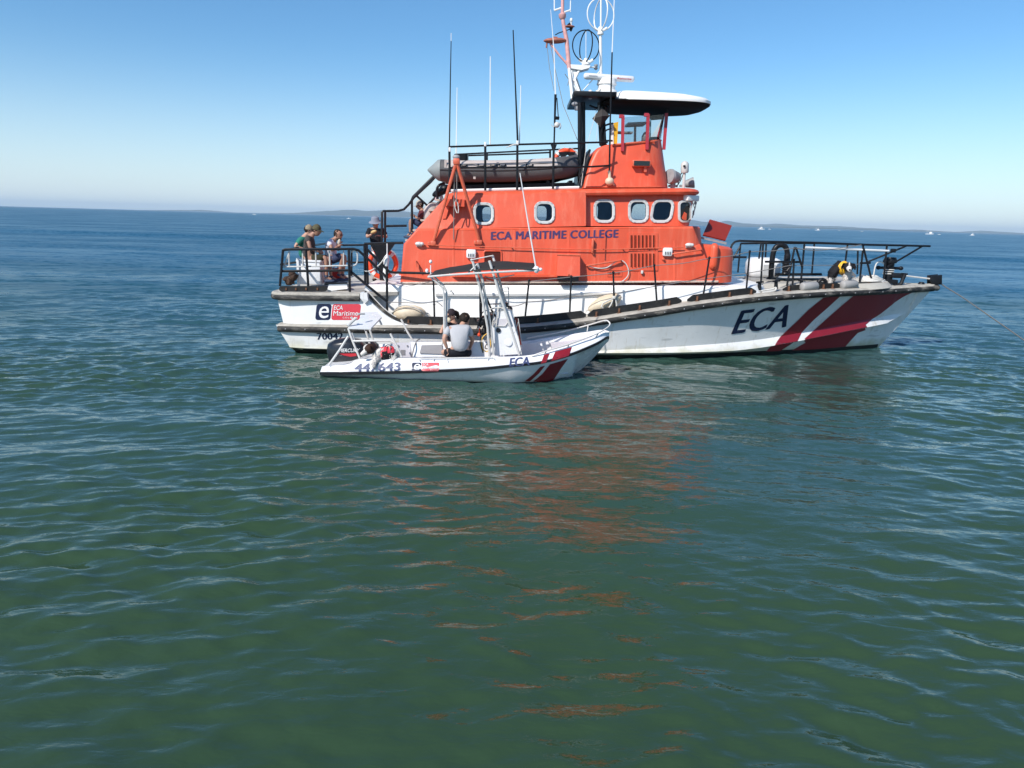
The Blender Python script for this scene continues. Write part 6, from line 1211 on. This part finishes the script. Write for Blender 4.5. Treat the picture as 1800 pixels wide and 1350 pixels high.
# ================================================================== people and dogs
hairdark = mat('hair_dark', (.02, .013, .01), .7, var=.3, vs=40, bump=.004, bs=60)
def ring_around(c, r, n=10): return c
def hand(m, wrist, direc, up, s=1.0, curl=.5):
    d = Vector(direc).normalized(); u = (Vector(up)-d*Vector(up).dot(d)).normalized(); w = d.cross(u)
    rot = Matrix((w, u, d)).transposed(); c = Vector(wrist)+d*.045*s; m.ell(c, (.04*s, .017*s, .052*s), rot, 10, 7)
    for k, (off, ln) in enumerate(((-.028, .062), (-.010, .074), (.009, .070), (.026, .056))):
        b = Vector(wrist)+d*.085*s+w*off*s; a1 = (d*math.cos(curl)-u*math.sin(curl)); a2 = (d*math.cos(curl*2)-u*math.sin(curl*2))
        m.tube([b, b+a1*ln*.5*s, b+a1*ln*.5*s+a2*ln*.5*s], [.0095*s, .0085*s, .0065*s], 6)
    b = Vector(wrist)+d*.03*s-w*.035*s; a1 = (d*.6-w*.75).normalized(); m.tube([b, b+a1*.035*s, b+a1*.035*s+(d*.9-w*.2-u*.3).normalized()*.03*s], [.012*s, .010*s, .008*s], 6)
def head(m, c, fwd, r, up=(0, 0, 1)):                       # c centre, r half height
    f = Vector(fwd).normalized(); u = Vector(up); u = (u-f*u.dot(f)).normalized(); l = u.cross(f); rot = Matrix((f, l, u)).transposed()
    prof = [(-.98, .22, .0, .2), (-.85, .40, .10, .34), (-.65, .52, .16, .46), (-.4, .62, .12, .55), (-.1, .72, .05, .63), (.2, .80, 0, .68), (.5, .78, -.04, .68), (.75, .62, -.06, .56), (.92, .38, -.06, .36), (1.0, .05, -.06, .05)]
    V = []; F = []; n = 16
    for z, rx, ox, ry in prof:
        for k in range(n):
            a = 2*math.pi*k/n; x = ox+rx*math.cos(a); y = ry*math.sin(a)
            if k == 0: x += {-.1: .20, -.4: .05, .2: .04}.get(z, 0)
            if k in (1, n-1) and z == .2: x -= .10
            V.append(c+rot @ (Vector((x, y, z))*r))
    for i in range(len(prof)-1): F += [(i*n+k, i*n+(k+1) % n, (i+1)*n+(k+1) % n, (i+1)*n+k) for k in range(n)]
    F += [tuple(range(n)), tuple((len(prof)-1)*n+k for k in range(n))]; m.add(V, F)
    for s_ in (-1, 1): m.ell(c+rot @ Vector((-.08*r, .69*r*s_, -.05*r)), (.11*r, .05*r, .20*r), rot, 8, 6)
    return rot
def figure(label, base, J, skin=skinm, shirt=None, short=None, shoe=None, shirt_r=1.1, s=.95, hatf=None, hairf=None, face=(1, 0, 0), headr=.115, handdir=None, extra=None, sleeve=.55, sock=None, legcover=.95, bodyb=1.0):
    t = thing('person', base, label, 'person', 'people aboard the two boats'); g = lambda k: J[k]
    m = MB(); N = [(g('hip'), .125*s*bodyb), (g('belly'), .12*s*bodyb), (g('chest'), .135*s*bodyb), (g('neck'), .055*s), (g('head')-Vector((0, 0, .02))*s, .06*s)]
    E_ = [(0, 1), (1, 2), (2, 3), (3, 4)]
    for sd in 'LR':
        k = len(N); N += [(g('sh'+sd), .062*s), (g('el'+sd), .042*s), (g('ha'+sd), .028*s)]; E_ += [(2, k), (k, k+1), (k+1, k+2)]
        if 'kn'+sd in J:
            k = len(N); N += [(g('hp'+sd), .088*s), (g('kn'+sd), .058*s), (g('an'+sd), .036*s), (g('to'+sd), .03*s)]; E_ += [(0, k), (k, k+1), (k+1, k+2), (k+2, k+3)]
    V, F = skinned(N, E_, 1); m.add(V, F); rot = head(m, g('head'), face, headr*s/.92)
    for sd in 'LR':
        d = g('ha'+sd)-g('el'+sd); hd = (handdir or {}).get(sd, d); hand(m, g('ha'+sd), hd, (0, 0, 1) if abs(Vector(hd).normalized().z) < .8 else (1, 0, 0), s, .55)
    m.build('body', skin, t, 60)
    if shirt:
        N = [(g('hip')+Vector((0, 0, -.03*s)), .155*s*shirt_r), (g('belly'), .142*s*shirt_r), (g('chest'), .158*s*shirt_r), (g('neck').lerp(g('chest'), .35), .085*s)]; E_ = [(0, 1), (1, 2), (2, 3)]
        for sd in 'LR':
            k = len(N); N += [(g('sh'+sd), .078*s), (g('sh'+sd).lerp(g('el'+sd), sleeve), .066*s)]; E_ += [(2, k), (k, k+1)]
        V, F = skinned(N, E_, 1); V = [v+Vector(noise.noise_vector(v*11))*.008 for v in V]; build('shirt', V, F, shirt, t, 60)
    if short:
        N = [(g('hip'), .145*s), (g('hip').lerp(g('belly'), .5), .138*s)]; E_ = [(0, 1)]
        for sd in 'LR':
            if 'kn'+sd in J: k = len(N); N += [(g('hp'+sd), .104*s), (g('hp'+sd).lerp(g('kn'+sd), legcover if legcover < 1 else 1), .082*s)]; E_ += [(0, k), (k, k+1)]
            if 'kn'+sd in J and legcover >= 1: N += [(g('an'+sd), .06*s)]; E_ += [(k+1, k+2)]
        V, F = skinned(N, E_, 1); V = [v+Vector(noise.noise_vector(v*9))*.008 for v in V]; build('trousers' if legcover >= 1 else 'shorts', V, F, short, t, 60)
    if shoe:
        for sd in 'LR':
            if 'an'+sd in J:
                a, b = g('an'+sd), g('to'+sd); m = MB(); d = (b-a); dd = Vector((d.x, d.y, 0)).normalized(); c = a+dd*.06*s; c.z = min(a.z, b.z)-.0
                m.tube([a+Vector((0, 0, .03)), a-Vector((0, 0, .01))], .05*s, 10); m.ell(c-Vector((0, 0, .015)), (.14*s, .052*s, .045*s), Matrix((dd, Vector((0, 0, 1)).cross(dd), Vector((0, 0, 1)))).transposed()); m.build('shoe', shoe, t, 60)
    hr = headr*s/.92; hc = g('head')
    if hairf:
        m = MB(); m.ell(hc+rot @ Vector((-.14*hr, 0, .22*hr)), (.80*hr, .74*hr, .84*hr), rot, 16, 10); 
        m.v = [v+Vector(noise.noise_vector(v*26))*.016 for v in m.v]
        if hairf == 'pony': m.tube([hc+rot @ (Vector(p)*hr) for p in ((-.75, 0, .2), (-1.05, 0, -.1), (-1.1, 0, -.7), (-.95, 0, -1.2))], [.05*s, .055*s, .045*s, .015*s], 8)
        m.build('hair', hairdark, t, 60)
    if hatf:
        kind, mt = hatf; m = MB()
        if kind == 'cap':
            m.lathe(hc+rot @ Vector((-.05*hr, 0, .15*hr)), hc+rot @ Vector((-.12*hr, 0, 1.16*hr)), [(0, .80*hr), (.3, .80*hr), (.6, .68*hr), (.85, .42*hr), (1, .05*hr)], 16)
            V = []; 
            for u in np.linspace(-1, 1, 9): V += [hc+rot @ (Vector((.45-.25*abs(u)**2+.1, .62*u, .22))*hr), hc+rot @ (Vector((1.45-.75*u*u, .58*u, .10))*hr)]
            k = len(V); V += [v+rot @ Vector((0, 0, .07*hr)) for v in V]; F = []
            for i in range(8): a = 2*i; F += [(a, a+1, a+3, a+2), (a+k, a+2+k, a+3+k, a+1+k), (a+1, a+1+k, a+3+k, a+3)]
            m.add(V, F)
        else:
            m.lathe(hc+rot @ Vector((0, 0, .1*hr)), hc+rot @ Vector((0, 0, 1.25*hr)), [(0, 1.30*hr), (.03, 1.33*hr), (.12, 1.12*hr), (.28, .84*hr), (.8, .74*hr), (.95, .6*hr), (1, .1*hr)], 20)
        m.build('hat', mt, t, 50)
    if extra: extra(t, rot, hc, hr)
    return t
def JJ(fn, d): return {k: fn(*v) for k, v in d.items()}
def sunglasses(t, rot, hc, hr):
    m = MB(); m.box(hc+rot @ Vector((.74*hr, 0, .18*hr)), (.05*hr, 1.05*hr, .24*hr), rot, .01); m.build('sunglasses', cowl, t)
darktee = mat('tee_charcoal', (.06, .048, .045), .85, var=.1); olive = mat('cap_olive', (.09, .08, .04), .85, var=.4, vs=30); greentee = mat('tee_green', (.02, .18, .13), .85); whitetee = mat('tee_white', (.68, .68, .76), .85)
greytee = mat('tee_grey', (.42, .42, .44), .9, var=.06, bump=.006, bs=14); blackcl = mat('cloth_black', (.014, .015, .02), .85); denim = mat('cloth_grey_blue', (.10, .10, .14), .85); hatgrey = mat('hat_grey', (.20, .22, .28), .85)
capgrey = mat('cap_beige', (.42, .37, .30), .85, var=.25, vs=30); bluecl = mat('shorts_navy', (.03, .04, .09), .85); redcl = mat('shirt_maroon', (.10, .02, .025), .85, var=.3, vs=12); shoeb = mat('shoe_blue', (.03, .05, .10), .7, var=.3, vs=30)
figure('man in a charcoal t-shirt and olive cap leaning forward on the deck locker', Q(545, 458, 1.4), JJ(Q, dict(hip=(544, 453, 1.35), belly=(542, 440, 1.36), chest=(543, 424, 1.37), neck=(549, 412, 1.37), head=(556.5, 405, 1.36), shR=(541, 419, 1.55), elR=(545, 436, 1.62), haR=(556, 441, 1.5), shL=(544, 418, 1.18), elL=(550, 434, 1.15), haL=(560, 440, 1.25), hpR=(548, 455, 1.45), knR=(573, 452, 1.5), anR=(574, 486, 1.5), toR=(583, 493, 1.5), hpL=(548, 455, 1.25), knL=(578, 453, 1.22), anL=(582, 487, 1.22), toL=(592, 492, 1.2))),
    skin=skind, shirt=darktee, short=mat('shorts_dark_olive', (.035, .035, .02), .85), shoe=shoeb, hatf=('cap', olive), face=(.95, -.15, -.28), hairf='short', headr=.118, sleeve=.6)
figure('seated man behind, green t-shirt and camouflage cap, arm resting on the stern rail', Q(533, 458, .7), JJ(Q, dict(hip=(536, 453, .8), belly=(535, 441, .78), chest=(534, 425, .75), neck=(538, 413, .72), head=(543, 405, .7), shR=(529, 421, .95), elR=(518, 434, 1.1), haR=(534, 437, 1.0), shL=(537, 420, .5), elL=(546, 436, .45), haL=(560, 440, .5), hpR=(540, 455, .9), knR=(562, 454, .9), anR=(564, 487, .9), toR=(573, 493, .9), hpL=(540, 455, .7), knL=(565, 454, .68), anL=(568, 487, .68), toL=(577, 493, .68))),
    skin=skinm, shirt=greentee, short=denim, shoe=shoeb, hatf=('cap', mat('cap_camo', (.30, .24, .16), .85, var=.6, vs=40)), face=(.9, .2, -.2), hairf='short', sleeve=.7)
figure('bare headed bearded man in a white t-shirt and sunglasses eating on the aft deck', Q(585, 462, 1.0), JJ(Q, dict(hip=(583, 454, 1.0), belly=(580, 442, 1.0), chest=(582, 430, 1.0), neck=(588, 421, .98), head=(594.5, 413, .96), shR=(579, 426, 1.2), elR=(584, 441, 1.3), haR=(594, 433, 1.15), shL=(585, 426, .78), elL=(596, 440, .75), haL=(597, 428, .9), hpR=(586, 457, 1.1), knR=(603, 447, 1.12), anR=(596, 484, 1.1), toR=(607, 491, 1.1), hpL=(586, 457, .88), knL=(607, 449, .86), anL=(602, 484, .86), toL=(612, 490, .84))),
    skin=skind, shirt=whitetee, short=bluecl, shoe=shoeb, face=(.95, -.25, -.25), hairf='short', sleeve=.6, extra=lambda t, rot, hc, hr: (sunglasses(t, rot, hc, hr), (lambda m: (m.ell(hc+rot @ Vector((.36*hr, 0, -.66*hr)), (.42*hr, .52*hr, .36*hr), rot), m.build('beard', hairdark, t, 60)))(MB())))
def sandwich(t, rot, hc, hr): pass
figure('man standing on the aft deck in a black shirt and grey bucket hat, eating', Q(662, 493, .2), JJ(Q, dict(hip=(663, 436, .2), belly=(662, 425, .2), chest=(661, 412, .2), neck=(660.5, 400, .22), head=(660, 391.5, .26), shR=(649, 405, .25), elR=(645, 417, .35), haR=(653, 412, .5), shL=(673, 405, .15), elL=(680, 417, .2), haL=(669, 414.5, .45), hpR=(657, 440, .25), knR=(658, 464, .3), anR=(659, 487, .25), toR=(657, 491, .42), hpL=(669, 440, .15), knL=(670, 464, .2), anL=(670, 487, .15), toL=(672, 491, .32))),
    skin=skinm, shirt=blackcl, short=denim, shoe=blackcl, hatf=('bucket', hatgrey), face=(-.1, -.93, -.3), hairf='short', legcover=1.0, sleeve=.75, handdir={'R': (.5, -.1, .5), 'L': (-.8, -.2, .1)})
c = Q(657, 407.5, .56); o = MB().ell(c, (.075, .05, .04), Matrix.Rotation(R(-20), 3, 'Y')).build('bread_roll', mat('bread', (.62, .42, .18), .8, var=.3, vs=30), None, 60, c); tag(o, 'bread roll held by the standing man in the bucket hat', 'bread')
c = Q(596, 425.5, 1.02); o = MB().ell(c, (.035, .03, .07), Matrix.Rotation(R(12), 3, 'Y')).build('wrapped_snack', mat('snack', (.58, .52, .42), .8, var=.3, vs=30), None, 60, c); tag(o, 'pale wrapped snack in the hands of the bearded man in white', 'snack')
figure('person in a beige cap and dark red top sitting on the stairs behind the house', Q(746, 398, .25), JJ(Q, dict(hip=(745, 394, .3), belly=(744, 386, .3), chest=(743, 376, .3), neck=(741, 367, .3), head=(738, 361, .3), shR=(741, 374, .12), elR=(735, 384, .05), haR=(728, 379, .15), shL=(743, 374, .48), elL=(736, 385, .55), haL=(728, 380, .4), hpR=(742, 396, .2), knR=(721, 386, .2), anR=(721, 410, .2), toR=(715, 415, .2), hpL=(742, 396, .4), knL=(723, 387, .42), anL=(725, 412, .42), toL=(718, 416, .42))),
    skin=skind, shirt=redcl, short=bluecl, shoe=shoeb, hatf=('cap', capgrey), face=(-.95, -.1, -.3), hairf='short', sleeve=.9, s=.82, headr=.12)
# stair treads and sloping stringer they sit on
for i in range(5):
    a = Q(722+13*i, 421-17*i, 0); m = MB(); m.box(a+Vector((0.1, -.25, 0)), (.26, .9, .04)); m.build('stair_tread', deckm, B, 0)
m = MB(); m.prism([Q(712, 436, .75), Q(720, 436, .75), Q(792, 344, .75), Q(784, 344, .75)], .04); m.build('stair_stringer', black, B, 0)
# small boat crew
def tee_mark(t, rot, hc, hr):
    c = S(808, 587, .92); m = MB(); m.tube([c+Vector((.03*math.cos(u), -.0, .04*math.sin(u))) for u in np.linspace(1.8, 4.6, 8)], .004, 5); m.build('back_print', darktee, t)
figure('person in a grey t-shirt sitting on the gunwale with back to the camera', S(808, 628, .75), JJ(S, dict(hip=(808, 617, .70), belly=(809, 603, .70), chest=(808, 588, .60), neck=(812, 572, .48), head=(817, 562.5, .38), shR=(823, 577, .62), elR=(831, 597, .55), haR=(826, 612, .35), shL=(789, 577, .66), elL=(780, 596, .78), haL=(786, 613, .72), hpR=(820, 622, .62), knR=(824, 618, .2), anR=(824, 640, .1), toR=(824, 642, -.05), hpL=(795, 621, .66), knL=(779, 618, .42), anL=(780, 640, .3), toL=(780, 642, .15))),
    skin=skinm, shirt=greytee, short=blackcl, shoe=None, face=(.45, .8, -.35), hairf='short', headr=.118, s=1.0, shirt_r=1.16, sleeve=.72, legcover=.75, bodyb=1.0)
figure('woman in a black cap and dark top eating in the small boat', S(794, 600, -.45), JJ(S, dict(hip=(795, 604, -.40), belly=(795, 592, -.42), chest=(795, 578, -.45), neck=(797, 564, -.45), head=(794, 553.5, -.43), shR=(785, 571, -.25), elR=(774, 585, -.15), haR=(783, 566, -.2), shL=(804, 571, -.6), elL=(805, 586, -.45), haL=(798, 590, -.2), hpR=(790, 606, -.3), knR=(786, 602, .05), anR=(786, 626, .1), toR=(784, 630, .25), hpL=(799, 606, -.45), knL=(800, 602, -.05), anL=(800, 626, 0), toL=(799, 630, .15))),
    skin=skinm, shirt=mat('top_charcoal', (.035, .035, .045), .85), short=blackcl, shoe=None, hatf=('cap', mat('cap_black', (.03, .022, .028), .8)), face=(-.75, -.55, -.3), hairf='pony', headr=.112, s=.92, sleeve=.25, handdir={'R': (.2, 0, 1)})
c = S(788, 562.5, -.2); o = MB().ell(c, (.05, .03, .05)).build('sandwich', mat('snack_pale', (.66, .58, .42), .8, var=.3, vs=30), None, 60, c); tag(o, 'sandwich held to the mouth of the woman in the black cap', 'sandwich')

# dogs
def fur(V, F, cols, fn, density, ln):
    """short hair tufts over a body; returns tuft mesh"""
    m = MB()
    rnd = random.Random(5)
    for f in F:
        c = sum((V[i] for i in f), Vector())/len(f); n_ = (V[f[1]]-V[f[0]]).cross(V[f[2]]-V[f[0]])
        if n_.length < 1e-9: continue
        n_.normalize(); d = (n_*.5+Vector((0, 0, -.8))).normalized(); k = fn(c)
        for _ in range(density):
            p = c+Vector((rnd.uniform(-.02, .02), rnd.uniform(-.02, .02), rnd.uniform(-.02, .02))); w = d.cross(n_); w = w.normalized()*.007 if w.length > 1e-4 else Vector((.007, 0, 0))
            m.cur = k; m.add([p-w, p+w, p+(d+Vector((rnd.uniform(-.4, .4), rnd.uniform(-.4, .4), rnd.uniform(-.3, .3)))).normalized()*ln*rnd.uniform(.6, 1.2)], [(0, 1, 2)])
    return m
furb = mat('fur_black', (.015, .014, .016), .75, var=.3, vs=30); furw = mat('fur_white', (.62, .58, .54), .85, var=.12, vs=30); furbr = mat('fur_brown', (.045, .022, .015), .75, var=.4, vs=30); nosem = mat('dog_nose', (.03, .02, .02), .3); pinkm = mat('tongue', (.55, .22, .2), .5)
def dog(label, base, N, E_, colour, mats_, headc, fwd, hs, muzzle_c, ear_c, extra, ln=.035, dens=2):
    t = thing('dog', base, label, 'dog', 'dogs aboard'); V, F = skinned(N, E_, 2); m = MB()
    f = Vector(fwd).normalized(); l = Vector((0, 0, 1)).cross(f).normalized(); u = f.cross(l); rot = Matrix((f, l, u)).transposed()
    idx = [colour(sum((V[i] for i in fc), Vector())/len(fc)) for fc in F]
    m.add(V, F); m.i = idx[:]
    def hp(x, y, z): return headc+rot @ (Vector((x, y, z))*hs)
    m.cur = ear_c; m.ell(hp(0, 0, 0), (.095*hs/1, .082*hs, .085*hs), rot)
    m.cur = muzzle_c; m.tube([hp(.04, 0, 0), hp(.10, 0, -.02), hp(.155, 0, -.035), hp(.175, 0, -.035)], [.055*hs, .042*hs, .032*hs, .02*hs], 10); m.ell(hp(.03, 0, .035), (.07*hs, .018*hs, .055*hs), rot)
    m.build('body', mats_, t, 60)
    m = MB(); m.ell(hp(.180, 0, -.022), (.014*hs, .018*hs, .013*hs), rot, 8, 6); m.build('nose', nosem, t)
    for s_ in (-1, 1):
        m = MB(); m.ell(hp(.078, .036*s_, .018), (.012*hs, .012*hs, .012*hs), rot, 8, 6); m.build('eye', nosem, t)
        m = MB(); a = [hp(-.01, .055*s_, .07), hp(.0, .10*s_, .065), hp(.015, .125*s_, .0), hp(.02, .115*s_, -.05), hp(-.03, .085*s_, -.02)]; m.add([*a, *[p+rot @ Vector((-.012, -.004*s_, 0)) for p in a]], [(0, 1, 2, 3, 4), (9, 8, 7, 6, 5)]+[(i, (i+1) % 5, (i+1) % 5+5, i+5) for i in range(5)]); m.build('ear', mats_[ear_c], t, 60)
    fm = fur(V, F, mats_, colour, dens, ln); o = fm.build('fur', mats_, t, 0); o['kind'] = 'stuff'; extra(t, rot, hp); return t
# border collie on the foredeck
D1 = JJ(Q, dict(rump=(1466, 472, .9), back=(1474, 468, .85), mid=(1482, 471, .85), chest=(1489, 478, .95), neck=(1492, 474, 1.0), sh=(1489, 486, .98), e1=(1487, 492, 1.02), f1=(1486, 502, 1.05), e2=(1493, 492, .92), f2=(1494, 501, .95), h1=(1463, 482, .95), k1=(1460, 489, .98), r1=(1459, 498, 1.0), h2=(1466, 482, .7), k2=(1464, 490, .7), r2=(1462, 496, .7), t1=(1461, 484, .8), t2=(1457, 490, .75), t3=(1455, 494, .75)))
nn = ['mid', 'back', 'rump', 'chest', 'neck', 'sh', 'e1', 'f1', 'e2', 'f2', 'h1', 'k1', 'r1', 'h2', 'k2', 'r2', 't1', 't2', 't3']; rr_ = dict(mid=.125, back=.14, rump=.135, chest=.125, neck=.085, sh=.09, e1=.045, f1=.03, e2=.042, f2=.03, h1=.085, k1=.045, r1=.032, h2=.075, k2=.045, r2=.03, t1=.05, t2=.06, t3=.02)
ix = {a: i for i, a in enumerate(nn)}; ed = [(ix[a], ix[b]) for a, b in (('mid', 'back'), ('back', 'rump'), ('mid', 'chest'), ('chest', 'neck'), ('chest', 'sh'), ('sh', 'e1'), ('e1', 'f1'), ('sh', 'e2'), ('e2', 'f2'), ('rump', 'h1'), ('h1', 'k1'), ('k1', 'r1'), ('rump', 'h2'), ('h2', 'k2'), ('k2', 'r2'), ('rump', 't1'), ('t1', 't2'), ('t2', 't3'))]
xc = D1['chest'].x; zc1 = Q(1470, 487, .9).z
def col1(p): return 1 if (p.x > xc-.09 or p.z < zc1) else 0
def ex1(t, rot, hp):
    m = MB(); c = D1['chest'].lerp(D1['neck'], .45)+Vector((-.06, 0, .05)); ax = (D1['neck']-D1['mid']).normalized()
    m.lathe(c-ax*.09, c+ax*.06, [(0, .165), (.3, .155), (.7, .13), (1, .115)], 18); m.build('bandana', yellow, t, 60)
    m = MB(); m.ell(hp(.12, 0, -.065), (.025, .015, .012), rot, 8, 6); m.build('tongue', pinkm, t)
dog('black and white collie with a yellow bandana standing on the foredeck', Q(1478, 502, .9), [(D1[a], rr_[a]) for a in nn], ed, col1, [furb, furw], Q(1491.5, 469.5, 1.14), (-.30, -1, -.08), 1.3, 1, 0, ex1, .045, 3)
# brown and white dog in the small boat
D2 = JJ(S, dict(mid=(676, 620.5, 0.79), back=(685, 618.5, 0.77), rump=(691, 619.5, 0.75), chest=(664, 622.5, 0.83), neck=(659, 614.5, 0.85), sh=(661, 628.5, 0.85), e1=(658, 635.5, 0.95), f1=(656, 644.5, 1.03), e2=(664, 635.5, 0.75), f2=(663, 640.5, 0.77), h1=(691, 627.5, 0.83), k1=(694, 632.5, 0.85), r1=(692, 637.5, 0.85), h2=(690, 626.5, 0.67), k2=(693, 631.5, 0.67), r2=(691, 635.5, 0.67), t1=(696, 617.5, 0.73), t2=(699, 621.5, 0.72), t3=(700, 626.5, 0.72)))
rr2 = {k: v*.80 for k, v in rr_.items()}
def col2(p): return 1
redvest = mat('vest_red', (.62, .03, .05), .7, var=.1); blkvest = mat('vest_black', (.015, .014, .016), .8)
def ex2(t, rot, hp):
    a, c = D2['chest'].lerp(D2['mid'], .35), D2['rump']+Vector((.02, 0, 0)); ax = (c-a).normalized(); m = MB(); n = 20
    m.lathe(a, c, [(0, .10), (.1, .118), (.5, .124), (.9, .12), (1, .10)], n); zz = (a.z+c.z)/2
    m.i = [0 if (sum(m.v[i].z for i in f)/len(f) > zz+.035-(.10*(1 if sum(m.v[i].x for i in f)/len(f) < a.x+.08 else 0))) else 1 for f in m.f]
    m.build('life_vest', [redvest, blkvest], t, 50)
    m = MB(); m.tube(curve([a.lerp(c, .3)+Vector((0, 0, .10)), a.lerp(c, .45)+Vector((0, 0, .145)), a.lerp(c, .7)+Vector((0, 0, .145)), a.lerp(c, .85)+Vector((0, 0, .10))], 4), .009, 6); m.build('vest_handle', blkvest, t)
    m = MB(); m.tube([a.lerp(c, .55)+Vector((0, .125*math.sin(u), .125*math.cos(u))) for u in np.linspace(-2.6, 2.6, 16)], .008, 4); m.build('vest_strap', blkvest, t)
dog('white dog with a brown head wearing a red and black life vest', S(672, 634, .68), [(D2[a], rr2[a]) for a in nn], ed, col2, [furbr, furw], S(650, 613, .88), (-.85, -.42, -.35), 1.12, 1, 0, ex2, .028, 2)
